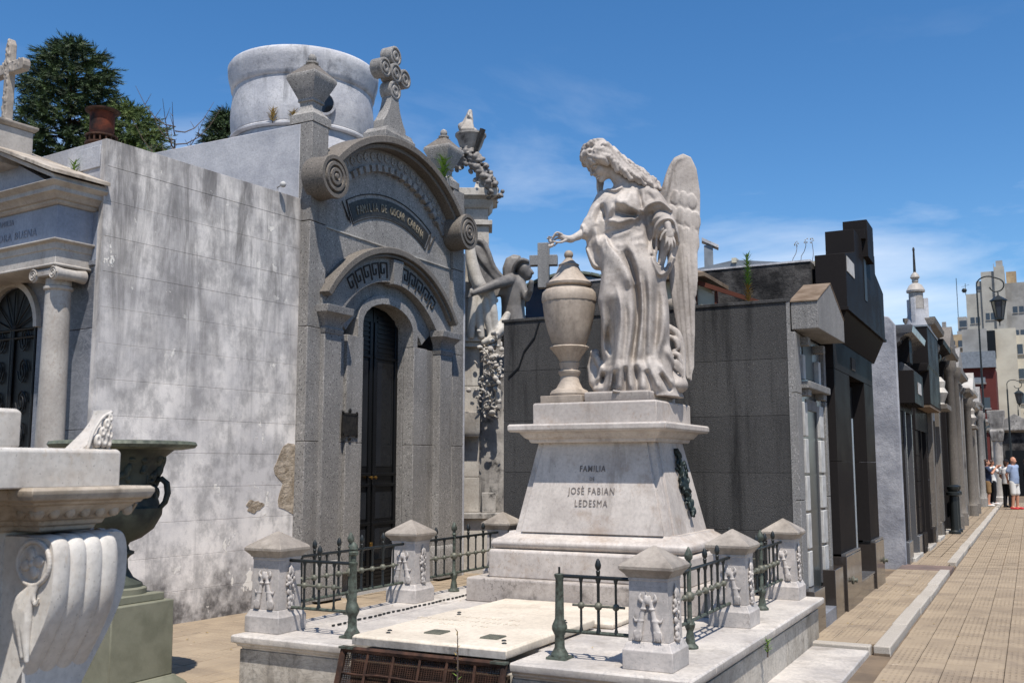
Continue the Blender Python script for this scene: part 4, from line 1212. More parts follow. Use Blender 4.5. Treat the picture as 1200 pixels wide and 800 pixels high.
# door: two leaves of glazed black iron with louvres above
for sg in (-1, 1):
    y0, y1 = sorted((YC + sg * .008, YC + sg * (DH - .004)))
    leaf = B('door_leaf', MB().box(FX - .30, FX - .275, y0, y1, .04, 3.47), 'door_black')
    B('glass', MB().box(FX - .275, FX - .270, y0 + .09, y1 - .09, 1.50, 2.80), 'glass_dark', leaf)
    B('glass', MB().box(FX - .275, FX - .270, y0 + .09, y1 - .09, .86, 1.18), 'glass_dark', leaf)
    B('glass', MB().box(FX - .275, FX - .270, y0 + .09, y1 - .09, .36, .74), 'glass_dark', leaf)
    for z in (1.27, 1.40, 2.86, .80, .28): B('rail', MB().box(FX - .275, FX - .255, y0 + .01, y1 - .01, z - .02, z + .02), 'door_black', leaf, bevel=.005)
    for yy in (y0 + .04, y1 - .04): B('stile', MB().box(FX - .275, FX - .258, yy - .03, yy + .03, .06, 3.3), 'door_black', leaf, bevel=.005)
    for z in [.10 + .045 * q for q in range(4)] + [2.93 + .06 * q for q in range(8)]:
        B('louvre', MB().box(FX - .275, FX - .262, y0 + .08, y1 - .08, z, z + .028), 'door_black', leaf)
    B('handle', MB().lathe(0, 0, [(.012, 0), (.02, .02), (.02, .035), (.006, .04)], 12).xf(Matrix.Translation((FX - .255, YC + sg * .045, 1.36)) @ Matrix.Rotation(R(90), 4, 'Y')), 'brass', leaf)
B('padlock', MB().box(FX - .262, FX - .24, YC - .02, YC + .02, .52, .575), 'brass', bevel=.004)
B('threshold', MB().box(FX - .31, FX + .02, YC - DH - .3, YC + DH + .3, -.05, .03), 'granite', bevel=.006)
pq = MB().box(FX - .02, FX - .004, 9.29, 9.56, 1.86, 2.10)
for y in (9.29, 9.56): pq.box(FX - .02, FX + .0, y - .012, y + .012, 1.83, 2.13)
for z in (1.86, 2.10): pq.box(FX - .02, FX + .0, 9.28, 9.57, z - .012, z + .012)
pq.ball((FX - .01, 9.425, 2.14), .03, 8, 6, (.4, 1, 1)); pq.ball((FX - .01, 9.425, 1.82), .03, 8, 6, (.4, 1, 1))
B('downpipe', MB().tube([(FX - .05, Y1 + .05, 0), (FX - .05, Y1 + .05, 4.5)], .04, 10), 'lead_paint')
o = obj('bronze_plaque', pq, 'bronze_dark'); tag(o, 'small dark bronze plaque on the granite beside the tall door', 'plaque')
# parapet finials and cross
def finial(y, label):
    t = thing('stone_finial', label, 'finial', (FX - .16, y, 5.37), 0, 'granite finials on the arched tomb'); t.scale = (.88, .88, 1.02)
    def q(z, h): return (z, -h, h, -h, h)
    obj('foot', MB().stack([q(0, .19), q(.10, .19), q(.11, .17), q(.14, .145), q(.16, .12), q(.21, .10), q(.26, .105)]), 'granite', t, local=True, bevel=.004)
    obj('vase', MB().stack([q(.26, .105), q(.27, .125), q(.30, .12), q(.53, .235), q(.56, .235), q(.58, .225)]), 'granite', t, local=True, bevel=.004)
    obj('lid', MB().stack([q(.58, .22), q(.585, .215), q(.70, .09), q(.705, .08), q(.72, .08)]), 'granite_brown', t, local=True, bevel=.003)
    obj('ring', MB().lathe(0, 0, [(.06, .72), (.085, .735), (.085, .755), (.05, .765)], 20), 'granite', t, local=True)
    obj('ball', MB().ball((0, 0, .80), .058, 16, 10), 'granite', t, local=True)
    return t
finial(Y0 + .165, 'granite vase finial with ball top on the near corner, before the white drum')
finial(Y1 - .32, 'granite vase finial with ball top on the far corner, beside the flower garland')
ct = thing('stone_cross', 'granite cross with five ringed discs on a flared foot at the arch crown', 'cross', (FX - .05, YC - .03, 5.47))
def Ct(name, mb, **k): return obj(name, mb, 'granite', ct, local=True, **k)
Ct('block', MB().stack([(0, -.17, .17, -.34, .34), (.17, -.17, .17, -.34, .34), (.19, -.155, .155, -.32, .32), (.24, -.15, .15, -.27, .27)]), bevel=.006)
Ct('arm_core', MB().box(-.06, .06, -.225, .225, .98, 1.08).box(-.061, .061, -.05, .05, .8, 1.26))
Ct('plaque', MB().box(.168, .178, -.16, .10, .05, .13))
n = 14; L = [(-.26, .24), (.26, .24), (.25, .34)] + [(.25 - .17 * math.sin(math.pi / 2 * i / n), .34 + .42 * (i / n) ** 1.2) for i in range(1, n + 1)]
L += [(.075, .86), (-.075, .86)] + [(-y, z) for y, z in L[:2:-1]] + [(-.25, .34)]
Ct('shaft', MB().prism(L, -.075, .075, 'x'), bevel=.006)
for y, z in ((0, .80), (0, 1.26), (-.225, 1.03), (.225, 1.03), (0, 1.03)):
    r = .125
    m = Matrix.Translation((0, y, z)) @ Matrix.Rotation(R(90), 4, 'Y')
    e = .012 if (y, z) == (0, 1.03) else 0
    Ct('disc', MB().lathe(0, 0, [(r * .98, -.085), (r, -.08 - e), (r, .078 + e), (r * .9, .085 + e), (r * .78, .085 + e), (r * .72, .066 + e), (r * .58, .066 + e), (r * .48, .085 + e), (r * .28, .085 + e), (r * .2, .066 + e), (r * .05, .075 + e)], 28).xf(m))
# white painted drum of the dome
dt = thing('dome_drum', 'round white painted drum with thick rim rising behind the granite tomb', 'drum', (-8.92, 10.78, 5.24))
def D_(name, prof, mat='lead_paint'): return obj(name, MB().lathe(-8.92, 10.78, prof, 72), mat, dt, angle=50)
D_('lower_drum', [(.94, 5.2), (.95, 5.96), (.93, 5.98)])
D_('string_mould', [(.96, 5.98), (1.0, 5.995), (1.0, 6.02), (.96, 6.05)])
D_('bulge', [(.97, 6.05), (.99, 6.15), (1.0, 6.28), (.995, 6.42), (.98, 6.56), (.975, 6.68)])
D_('rim', [(.975, 6.68), (1.0, 6.70), (1.01, 6.76), (1.035, 6.85), (1.05, 6.93), (1.055, 7.02), (1.03, 7.06), (.9, 7.08)])
m = Matrix.Translation((-8.92 + 1.01 * math.cos(-.62), 10.78 + 1.01 * math.sin(-.62), 6.30)) @ Matrix.Rotation(-.62, 4, 'Z') @ Matrix.Rotation(R(90), 4, 'Y')
obj('oculus', MB().lathe(0, 0, [(.17, -.08), (.17, .015), (.14, .02), (.135, -.02)], 28).xf(m), 'lead_paint', dt)
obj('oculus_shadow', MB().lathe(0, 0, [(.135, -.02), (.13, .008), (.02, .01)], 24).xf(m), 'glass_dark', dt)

# ------------------------------------------------------------------ tomb D: pebble-dashed tomb with little gable, behind the angel
TD = thing('pebbled_tomb', 'dark pebble dashed tomb with small gable, behind the angel monument', 'tomb', (-3.2, 9.8, 0))
def Dd(name, mb, mat, par=None, **k): return obj(name, mb, mat, par or TD, **k)
DX, DY0, DY1, DZ = -1.86, 9.02, 10.50, 3.0
Dd('core', MB().box(-4.74, DX - .02, DY0 + .006, DY1, -.05, DZ - .04), 'pebble_dash')
xs = (-4.76, -3.30, DX - .0); zs = (-.05, .42, .93, 1.44, 1.95, 2.46, DZ - .03)
for z0, z1 in zip(zs, zs[1:]):
    for x0, x1 in zip(xs, xs[1:]):
        Dd('wall_panel', MB().box(x0 + .0015, x1 - .0015, DY0, DY0 + .05, z0 + .002, z1 - .002), 'pebble_dash', bevel=.002)
Dd('coping', MB().box(-4.78, DX + .01, DY0 - .012, DY1, DZ - .03, DZ), 'pebble_dash', bevel=.004)
Dd('corner_bead', MB().box(DX - .02, DX + .008, DY0 - .006, DY0 + .03, -.05, DZ - .03), 'pebble_pale')
crk = [(-4.35, 2.95), (-4.40, 2.80), (-4.52, 2.66), (-4.58, 2.50), (-4.70, 2.40)]
Dd('crack', MB().tube([(x, DY0 - .001, z) for x, z in crk], .012, 4), 'grille_black')
# street front
for z0, z1 in ((SW - .1, 1.2), (1.2, 2.15), (2.15, 2.70)):
    Dd('corner_pier', MB().box(DX, DX + .05, DY0 + .0, DY0 + .22, z0 + .003, z1 - .003), 'pebble_pale', bevel=.004)
    Dd('corner_pier', MB().box(DX, DX + .05, DY1 - .10, DY1, z0 + .003, z1 - .003), 'pebble_pale', bevel=.004)
Dd('front_recess', MB().box(DX - .02, DX + .012, DY0 + .22, DY1 - .10, -.05, 2.72), 'grey_polished')
gb = [(9.06, 2.72), (9.06, 2.965), (9.76, 3.225), (10.48, 2.965), (10.48, 2.74)]
Dd('gable_block', MB().prism(gb, DX + .012, DX + .25, 'x'), 'pebble_pale', bevel=.006)
Dd('gable_roof', MB().prism([(9.05, 2.968), (9.76, 3.230), (10.49, 2.968), (10.49, 2.98), (9.76, 3.243), (9.05, 2.98)], DX + .0, DX + .253, 'x'), 'roof_brown')
def panel_col(y0, y1):
    z = .42
    for i in range(5):
        Dd('pale_panel', MB().box(DX + .012, DX + .06, y0, y1, z + .012, z + .322), 'panel_white', bevel=.006); z += .335
    Dd('panel_backing', MB().box(DX + .011, DX + .035, y0 - .03, y1 + .03, .40, 2.14), 'grey_polished')
panel_col(9.28, 9.42); panel_col(10.02, 10.22)
for y in (9.36, 10.11):
    Dd('bracket', MB().box(DX + .01, DX + .10, y - .07, y + .07, 2.14, 2.20), 'pebble_pale', bevel=.006)
    Dd('bracket', MB().box(DX + .01, DX + .11, y - .05, y + .05, 2.60, 2.68), 'pebble_pale', bevel=.006)
    Dd('upper_panel', MB().box(DX + .01, DX + .06, y - .05, y + .05, 2.29, 2.52), 'panel_white', bevel=.006)
Dd('sill', MB().box(DX + .01, DX + .13, 9.24, 10.26, 2.20, 2.27), 'pebble_pale', bevel=.01)
Dd('transom_window', MB().box(DX + .012, DX + .02, 9.50, 9.96, 2.32, 2.66), 'grille_black')
Dd('door_slab', MB().box(DX + .012, DX + .022, 9.48, 9.98, .10, 2.10), 'granite_green')
Dd('door_lintel', MB().box(DX + .012, DX + .04, 9.46, 10.0, 2.02, 2.12), 'pebble_pale')
Dd('step', MB().box(DX + .01, DX + .15, 9.45, 10.0, -.05, .19), 'marble_grey', bevel=.006)
Dd('polished_plinth', MB().box(DX + .01, DX + .15, 8.96, 9.448, -.05, .43), 'brown_granite', bevel=.004)
Dd('polished_plinth', MB().box(DX + .01, DX + .15, 10.003, 10.52, -.05, .52), 'brown_granite', bevel=.004)
# things on the roof of D
sh = thing('roof_shed', 'small red framed lean-to with brown roof behind the pebbled wall', 'shed', (-3.0, 9.9, DZ))
obj('cream_wall', MB().box(-3.60, -2.95, 9.7, 10.4, DZ, 3.38), 'cream_board', sh)
obj('roof', MB().stack([(3.38, -3.75, -2.78, 9.55, 10.45), (3.42, -3.75, -2.78, 9.55, 10.45), (3.52, -3.45, -3.0, 9.8, 10.3)]), 'roof_brown', sh)
obj('red_post', MB().box(-2.94, -2.90, 9.68, 9.74, DZ, 3.38), 'wood_red', sh); obj('red_post', MB().box(-2.72, -2.70, 9.68, 9.74, DZ, 3.24), 'wood_red', sh)
obj('side_board', MB().prism([(-2.90, DZ), (-2.90, 3.30), (-2.72, 3.20), (-2.72, DZ)], 9.70, 9.72, 'y'), 'cream_board', sh)
obj('red_rafter', MB().prism([(-2.95, 3.34), (-2.95, 3.39), (-2.10, 3.04), (-2.10, 3.0)], 9.64, 9.70, 'y'), 'wood_red', sh)
for x, sz in ((-3.02, .10), (-2.85, .08)):
    s = Sculpt((-.16, -.14, -.02), (.16, .14, .16), .012)
    s.ell((0, 0, .04), (sz, sz * .8, sz * .7), .02).ell((.04, -.02, .06), (sz * .6, sz * .5, sz * .5), .03)
    o = obj('loose_stone', s.mesh('loose_stone', 'marble_cap'), None); o.location = (x, 9.2, DZ)
    tag(o, 'rounded loose stone on the pebbled tomb roof edge, ' + ('larger and further left' if x < -3 else 'smaller and further right'), 'stone')
def leafy_weed(name, label, loc, h, mats, seed, n=60, w=.05, leaf=.05):
    t = thing(name, label, 'plant', loc); rw = random.Random(seed)
    obj('stem', MB().tube([(0, 0, -.02), (.005, 0, h * .5), (0, .003, h)], [.006, .005, .002], 5), 'twig', t, local=True)
    mb = MB(); mb2 = MB()
    for i in range(n):
        z = h * (i + 1) / n; a = i * 2.4; r = w * (1.05 - .6 * z / h)
        d = Vector((math.cos(a), math.sin(a), rw.uniform(.3, 1.0))).normalized(); sd_ = Vector((-math.sin(a), math.cos(a), 0)) * leaf * .18
        b = Vector((0, 0, z)); tip = b + d * (r + leaf); mid = b + d * (r * .6) 
        (mb2 if z < h * .4 and len(mats) > 1 else mb).add([b, mid + sd_, tip, mid - sd_], [(0, 1, 2, 3)])
    obj('leaves', mb, mats[0], t, local=True, angle=0)
    if mb2.v: obj('dry_leaves', mb2, mats[1], t, local=True, angle=0)
    return t
leafy_weed('roof_weed', 'tall narrow green weed turning yellow below, on the pebbled tomb roof', (-2.30, 9.35, DZ), .50, ('leaf_green', 'leaf_dry'), 4, 150, .035, .05)

# ------------------------------------------------------------------ tomb E: black polished granite tomb with stepped cross top
TE = thing('black_granite_tomb', 'black polished granite tomb with stepped tower top, by the pavement', 'tomb', (-2.6, 12.0, 0))
def E_(name, mb, mat='black_granite', par=None, **k): return obj(name, mb, mat, par or TE, **k)
EF = -1.74; EY0, EY1 = 10.56, 13.42
E_('rear_wall', MB().box(-4.6, EF - .2, EY0 + .04, EY0 + .25, -.05, 3.64), 'mouldy_plaster')
E_('rear_body', MB().box(-4.6, EF - .2, EY0 + .25, EY1, -.05, 3.5), 'mouldy_plaster')
E_('wall_capping', MB().box(-4.6, EF - .2, EY0 + .03, EY0 + .27, 3.64, 3.66), 'lead_paint')
EC = 12.10
for y0, y1 in ((EY0, 11.54), (12.66, EY1)):
    for z0, z1 in ((.62, 1.55), (1.55, 2.50)): E_('granite_slab', MB().box(EF - .2, EF, y0 + .002, y1 - .002, z0 + .002, z1 - .002), bevel=.002)
E_('granite_slab', MB().box(EF - .2, EF, EY0 + .002, EY1 - .002, 2.502, 2.82), bevel=.002)
E_('plinth', MB().box(EF - .2, EF + .05, EY0 + .002, 11.52, -.05, .60), 'brown_granite', bevel=.004)
E_('plinth', MB().box(EF - .2, EF + .05, 12.68, EY1, -.05, .60), 'brown_granite', bevel=.004)
E_('plinth_ledge', MB().box(EF, EF + .045, EY0 + .002, 11.52, .603, .625), 'grey_polished'); E_('plinth_ledge', MB().box(EF, EF + .045, 12.68, EY1, .603, .625), 'grey_polished')
E_('doorway', MB().box(EF - .22, EF - .16, 11.5, 12.7, .0, 2.5), 'door_black')
dl = E_('door', MB().box(EF - .16, EF - .13, 11.60, 12.60, .26, 2.44), 'door_black')
E_('handle_bar', MB().tube([(EF - .09, 12.18, .45), (EF - .09, 12.18, 2.05)], .014, 8), 'white_metal', dl)
E_('door_step', MB().box(EF - .16, EF + .03, 11.53, 12.67, -.05, .25), 'brown_granite', bevel=.004); E_('step_tread', MB().box(EF - .15, EF + .035, 11.535, 12.665, .252, .268), 'grey_polished')
for y in (10.90, 13.36):
    m = Matrix.Translation((EF + .05, y, .34)) @ Matrix.Rotation(R(90), 4, 'Y')
    E_('ring_pull', MB().lathe(0, 0, [(.04, 0), (.042, .008), (.02, .018), (.018, .03), (.026, .036), (.022, .045), (.006, .05)], 20).xf(m), 'iron_ball')
E_('number_plate', MB().box(EF, EF + .008, 11.72, 11.98, 2.58, 2.72), 'carved_joint')
E_('soffit_cove', MB().prism([(EF - .2, 2.82), (EF + .005, 2.82), (EF + .14, 3.12), (EF - .2, 3.12)], 10.66, 13.62, 'y'))
up = [(10.62, 3.123), (10.62, 3.70), (11.30, 3.84), (11.30, 4.10), (12.95, 4.10), (12.95, 3.88), (13.66, 3.74), (13.66, 3.123)]
E_('upper_slab', MB().prism(up, EF - .16, EF + .15, 'x'), bevel=.004)
E_('lip', MB().box(EF - .16, EF + .165, 10.60, 13.68, 3.10, 3.135), bevel=.003)
E_('slit_window', MB().box(EF + .15, EF + .156, 11.93, 12.12, 3.40, 4.0), 'grille_black')
E_('tower_step', MB().box(EF - .09, EF + .195, 11.84, 12.55, 4.10, 4.21), bevel=.003)
E_('tower', MB().box(EF - .06, EF + .21, 11.92, 12.42, 3.9, 4.34), bevel=.004)
E_('reflection_patch', MB().box(EF + .151, EF + .156, 10.68, 11.18, 3.52, 3.68), 'panel_white')  # pale patch standing in for sunlight reflected off the polished granite
gv = thing('glass_roof', 'low faceted grey glass roof behind the mouldy black wall', 'roof', (-3.4, 12.0, 3.5))
gl_p = [(-4.5, 3.46), (-3.75, 3.68), (-2.85, 3.80), (-1.98, 3.68)]
for (xa, za), (xb, zb) in zip(gl_p, gl_p[1:]):
    obj('roof_pane', MB().prism([(xa + .015, za), (xb - .015, zb), (xb - .015, zb + .015), (xa + .015, za + .015)], 11.0, 13.2, 'y'), 'lead_sheet', gv)
    obj('glazing_bar', MB().box(xb - .025, xb + .025, 10.97, 13.2, zb - .02, zb + .035), 'cream_board', gv)
obj('roof_end', MB().prism([(-4.5, 3.4)] + gl_p + [(-1.98, 3.4)], 11.0, 11.02, 'y'), 'lead_sheet', gv)
rw = random.Random(11)
for i, (x, y) in enumerate(((-2.15, 10.7), (-2.05, 10.66), (-1.95, 10.75))):
    pts = [(0, 0, 0)]; 
    for q in range(1, 5): pts.append((pts[-1][0] + rw.uniform(-.01, .035), rw.uniform(-.02, .02), q * .05 + .015 * i))
    t = thing('dry_weed', 'thin dry weed stalk on the mouldy wall top, ' + ('leftmost of three', 'middle of three', 'rightmost of three, beside the black tower')[i], 'plant', (x, y, 3.655))
    obj('stalk', MB().tube(pts, .0035, 4), 'twig', t, local=True)
    hd = MB()
    for q in range(9): hd.ball((pts[-1][0] + rw.uniform(-.02, .02), rw.uniform(-.015, .015), pts[-1][2] + rw.uniform(-.02, .03)), .006, 5, 4)
    obj('seed_head', hd, 'leaf_dry', t, local=True)
# ------------------------------------------------------------------ near white marble sarcophagus with console scroll
FG = thing('marble_sarcophagus', 'white marble sarcophagus with fluted scroll console and carved cornice in the near left corner', 'sarcophagus', (-3.9, 1.6, 0))
def G(name, mb, mat, par=None, **k): return obj(name, mb, mat, par or FG, **k)
G('body', MB().box(-5.0, -3.52, -1.5, 2.80, -.05, 1.26), 'marble_near', bevel=.01)
G('body_panel', MB().box(-3.52, -3.50, .2, 2.22, .2, 1.02), 'marble_near', bevel=.008)
G('corner_pier', MB().box(-3.56, -3.42, 2.40, 2.86, -.05, 1.262), 'marble_near', bevel=.008)
cpr = ((1.255, .17), (1.262, .155), (1.278, .15), (1.282, .135), (1.30, .128), (1.305, .11), (1.318, .10), (1.352, .055), (1.358, .052), (1.362, .035), (1.372, .03), (1.378, .01), (1.40, .0), (1.415, .0), (1.424, .012))
G('cornice', MB().stack([(z, -5.1, -3.24 - d, -1.6, 2.6) for z, d in cpr]), 'marble_cornice', bevel=.003)
G('cornice_projection', MB().stack([(z, -5.0, -3.11 - d, 2.36 + d, 2.915 - d) for z, d in cpr]), 'marble_cornice', bevel=.003)
for i in range(7):
    y = 2.455 + i * .067
    G('egg', MB().ball((-3.198, y, 1.333), .026, 12, 9, (.75, .85, 1)).xf(Matrix.Identity(4)), 'marble_cornice')
    G('dart', MB().tube([(-3.185, y + .034, 1.355), (-3.215, y + .034, 1.312)], [.008, .003], 5), 'marble_cornice')
for i in range(9):
    y = 2.30 - i * .067
    G('egg', MB().ball((-3.328, y, 1.333), .026, 12, 9, (.75, .85, 1)), 'marble_cornice')
    G('dart', MB().tube([(-3.315, y + .034, 1.355), (-3.345, y + .034, 1.312)], [.008, .003], 5), 'marble_cornice')
for i in range(2):
    G('egg', MB().ball((-3.15 - .05 * 0 - .067 * i - .06, 2.448, 1.333), .024, 12, 9, (.85, .75, 1)), 'marble_cornice')
G('attic_slab', MB().stack([(1.42, -4.9, -3.18, -1.5, 2.80), (1.555, -4.9, -3.18, -1.5, 2.80), (1.566, -4.89, -3.19, -1.49, 2.79)]), 'marble_near', bevel=.006)
# console: S-shaped front with four flutes
def bez(p0, p1, p2, p3, n):
    return [tuple((1 - t) ** 3 * a + 3 * (1 - t) ** 2 * t * b + 3 * (1 - t) * t * t * c + t ** 3 * d for a, b, c, d in zip(p0, p1, p2, p3)) for t in [i / n for i in range(n + 1)]]
prof = bez((.06, 1.243), (.0, 1.245), (-.022, 1.22), (-.012, 1.05), 12) + bez((-.012, 1.05), (.0, .88), (.20, .72), (.30, .42), 14)[1:] + bez((.30, .42), (.33, .28), (.28, .2), (.20, .18), 6)[1:]
def console(w, mat):
    # local: depth axis x (0 = front, grows inward), across axis y in 0..w, z up
    m = 33; rows = []
    for i, (x, z) in enumerate(prof):
        a = prof[max(i - 1, 0)]; b = prof[min(i + 1, len(prof) - 1)]
        tx, tz = b[0] - a[0], b[1] - a[1]; L = math.hypot(tx, tz); nx, nz = tz / L, -tx / L
        row = []
        for j in range(m):
            u = j / (m - 1); f = abs(math.sin(u * 4 * math.pi)) ** .6 * .011 - .003
            row.append((x + nx * f, u * w, z + nz * f))
        rows.append(row)
    mb = MB(); vs = [p for r in rows for p in r]; fs = []
    for i in range(len(rows) - 1):
        for j in range(m - 1): fs.append((i * m + j, i * m + j + 1, (i + 1) * m + j + 1, (i + 1) * m + j))
    back = .44
    for e in (0, m - 1):
        b = len(vs); vs.append((back, 0 if e == 0 else w, 1.243)); vs.append((back, 0 if e == 0 else w, .18))
        fs.append(tuple([i * m + e for i in range(len(rows))] + [b + 1, b]))
    fs.append(tuple([j for j in range(m)] + [len(vs) - 2, len(vs) - 4])); 
    return mb.add(vs, fs)
cs = G('console', console(.285, 0).xf(Matrix(((-1, 0, 0, -3.155), (0, 1, 0, 2.49), (0, 0, 1, 0), (0, 0, 0, 1)))), 'marble_near', angle=38)
cs2 = G('console', console(.26, 0).xf(Matrix(((0, 1, 0, -3.54), (-1, 0, 0, 2.93), (0, 0, 1, 0), (0, 0, 0, 1)))), 'marble_near', angle=38)
# rosette and leaf carved on the near cheek of the console
s = Sculpt((-.16, -.04, -.5), (.14, .03, .14), .004)
for j in range(40):
    a0, a1 = j * math.pi / 20, (j + 1) * math.pi / 20
    s.seg((.108 * math.cos(a0), -.006, .108 * math.sin(a0)), (.108 * math.cos(a1), -.006, .108 * math.sin(a1)), .012, .012, .004)
s.ell((0, .004, 0), (.105, .010, .105), .004)
for q in range(4):
    a = q * math.pi / 2 + .25
    s.ell((.045 * math.cos(a), -.012, .045 * math.sin(a)), (.034, .016, .028), .003, rot=(0, -a, 0))
s.ell((0, -.012, 0), (.018, .02, .018), .003)
for q, (dx, ln) in enumerate(((-.09, .20), (-.075, .27), (-.05, .34), (-.02, .36))):
    s.stroke([(-.01 + q * .008, -.006, -.12), (dx, -.012, -.12 - ln * .45), (dx + .012, -.006, -.12 - ln)], [.014, .030, .012], .004, fine=4)
s.stroke([(.04, -.008, -.10), (.02, -.012, -.16), (.035, -.012, -.20), (.052, -.01, -.17)], [.010, .012, .009, .006], .003, fine=4)
o = G('rosette', s.mesh('rosette', 'marble_near'), None, cs); o.location = (-3.245, 2.488, 1.15); o.scale = (.8, .7, .72)
# corner acroterion
hn = [(2.64 + .0, 1.566)] + [(2.64 + .125 * math.sin(math.pi / 2 * i / 12) ** 1.3, 1.566 + .155 * (1 - math.cos(math.pi / 2 * i / 12)) ** .62) for i in range(1, 13)] + [(2.772, 1.566)]
ak = G('acroterion', MB().prism(hn, -3.31, -3.21, 'x'), 'marble_near', bevel=.008)
s = Sculpt((-.10, -.04, -.01), (.10, .03, .16), .004)
for x, z, r in ((.075, .125, .018), (.05, .10, .022), (.072, .09, .02), (.02, .065, .022), (.055, .062, .024), (.078, .055, .02), (-.01, .03, .026), (.035, .03, .026), (.07, .025, .024)):
    s.ell((x, -.004, z), (r, .02, r * 1.1), .003); s.ell((x - .004, -.026, z + .004), (r * .5, .012, r * .6), .004, cut=True)
s.stroke([(-.075, -.004, .0), (-.04, -.006, .07), (.02, -.006, .125), (.09, -.004, .15)], .008, .003, fine=5)
o = G('leaf_carving', s.mesh('leaf_carving', 'marble_near'), None, ak); o.rotation_euler = (0, 0, R(90)); o.location = (-3.207, 2.706, 1.568); o.scale = (.62, 1, .95)
o = slab_block('marble_block', -3.75, -3.30, 1.90, 2.44, 1.566, 1.71, 'marble_near')
tag(o, 'chipped white marble block standing on the near sarcophagus, at the left picture edge', 'block')

# ------------------------------------------------------------------ green cast iron urn on its pedestal
UX, UY = -5.50, 4.86
pt = thing('urn_pedestal', 'square green painted pedestal under the wide iron urn', 'pedestal', (UX, UY, 0))
def sq(z, h): return (z, UX - h, UX + h, UY - h, UY + h)
obj('base_moulding', MB().stack([sq(-.02, .335), sq(.05, .335), sq(.07, .32), sq(.10, .285), sq(.11, .28)]), 'green_paint', pt, bevel=.006)
obj('block', MB().stack([sq(.11, .265), sq(.605, .26)]), 'green_paint', pt, bevel=.008)
obj('top_step', MB().stack([sq(.605, .215), sq(.655, .215)]), 'green_paint', pt, bevel=.006)
obj('round_step', MB().lathe(UX, UY, [(.19, .655), (.19, .69), (.175, .70)], 40), 'green_paint', pt)
ur = thing('iron_urn', 'wide green cast iron urn with flared fluted rim and loop handles', 'urn', (UX, UY, .70))
obj('foot', MB().lathe(UX, UY, [(.165, .70), (.16, .72), (.10, .76), (.065, .82), (.06, .88), (.075, .90), (.10, .915), (.10, .93), (.07, .94), (.06, .97), (.08, 1.01)], 40), 'urn_shaded', ur)
obj('bowl', MB().lathe(UX, UY, [(.07, .99), (.14, 1.02), (.215, 1.08), (.262, 1.17), (.27, 1.22), (.25, 1.235), (.245, 1.26), (.23, 1.30), (.225, 1.38), (.235, 1.48), (.27, 1.56), (.33, 1.61), (.39, 1.628)], 64, ripple=lambda a, z: .02 * abs(math.sin(12 * a)) if z < 1.2 else 0), 'urn_shaded', ur)
obj('rim', MB().lathe(UX, UY, [(.38, 1.612), (.46, 1.625), (.475, 1.645), (.465, 1.665), (.43, 1.67), (.40, 1.655), (.34, 1.62)], 160, ripple=lambda a, z: .012 * math.cos(40 * a)), 'urn_green', ur)
for a in (R(27), R(207)):
    c_, d_ = math.cos(a), math.sin(a)
    pts = [(.23, 1.40), (.27, 1.415), (.305, 1.385), (.315, 1.32), (.30, 1.26), (.262, 1.215)]
    obj('handle', MB().tube([(UX + r * c_, UY + r * d_, z) for r, z in pts], [.016, .02, .022, .022, .02, .016], 10), 'urn_shaded', ur)
s = Sculpt((-.34, -.34, 1.26), (.34, .34, 1.60), .008)
ru = random.Random(6)
for i in range(120):
    a = ru.uniform(0, 2 * math.pi); z = ru.uniform(1.30, 1.56); r = .225 + max(0, z - 1.42) * .25
    s.ell((r * math.cos(a), r * math.sin(a), z), (ru.uniform(.012, .03), ru.uniform(.012, .03), ru.uniform(.015, .05)), .008)
o = obj('figure_relief', s.mesh('figure_relief', 'urn_shaded'), None, ur); o.location = (UX, UY, 0); 
# ------------------------------------------------------------------ the angel
ANG_LOC = (-2.99, 7.98, 2.105); ANG_RZ = R(20.8)
an = thing('angel_statue', 'life size winged marble angel holding a flower over the urn', 'statue', ANG_LOC, ANG_RZ)
def q(u, v, d=0.0): return ((u - 735) / 138.0, d, (462 - v) / 134.0)     # sketch units (1/138 m) from the feet -> metres
HV = .006
s = Sculpt((-.46, -.46, -.05), (.52, .44, 2.02), HV)
def prof_(rows): return [((462 - v) / 134.0, (u - 735) / 138.0, d, rx, ry) for v, u, rx, ry, d in rows]
def fold_skirt(th, z):
    fade = np.clip((1.05 - z) / .8, 0, 1)
    return (.014 * np.sin(6 * th + 2.2 * z + .6) + .006 * np.sin(11 * th - 3 * z)) * fade
s.loft(prof_([(466, 746, .36, .32, .03), (456, 745, .335, .295, .02), (440, 744, .295, .25, .01), (425, 743, .275, .23, .01), (400, 742, .265, .215, 0), (365, 740, .272, .205, 0), (335, 740, .262, .195, 0), (312, 738, .235, .18, 0), (290, 735, .205, .165, .0), (268, 731, .182, .15, .0)]), .03, fold_skirt)
s.loft(prof_([(272, 731, .185, .15, 0), (256, 731, .20, .155, -.005), (242, 733, .235, .15, 0), (230, 736, .235, .125, .01), (220, 739, .17, .10, .02), (213, 736, .09, .075, .01)]), .05)
s.stroke([q(724, 305, -.06), q(713, 357, -.17), q(724, 410, -.13), q(729, 445, -.12)], [.12, .105, .08, .07], .07)          # bent leg under the robe
s.stroke([q(758, 312, -.02), q(764, 380, -.06), q(766, 450, -.05)], [.11, .105, .10], .07)
s.ell(q(718, 246, -.10), (.08, .06, .08), .08); s.ell(q(742, 246, -.10), (.08, .055, .08), .08)
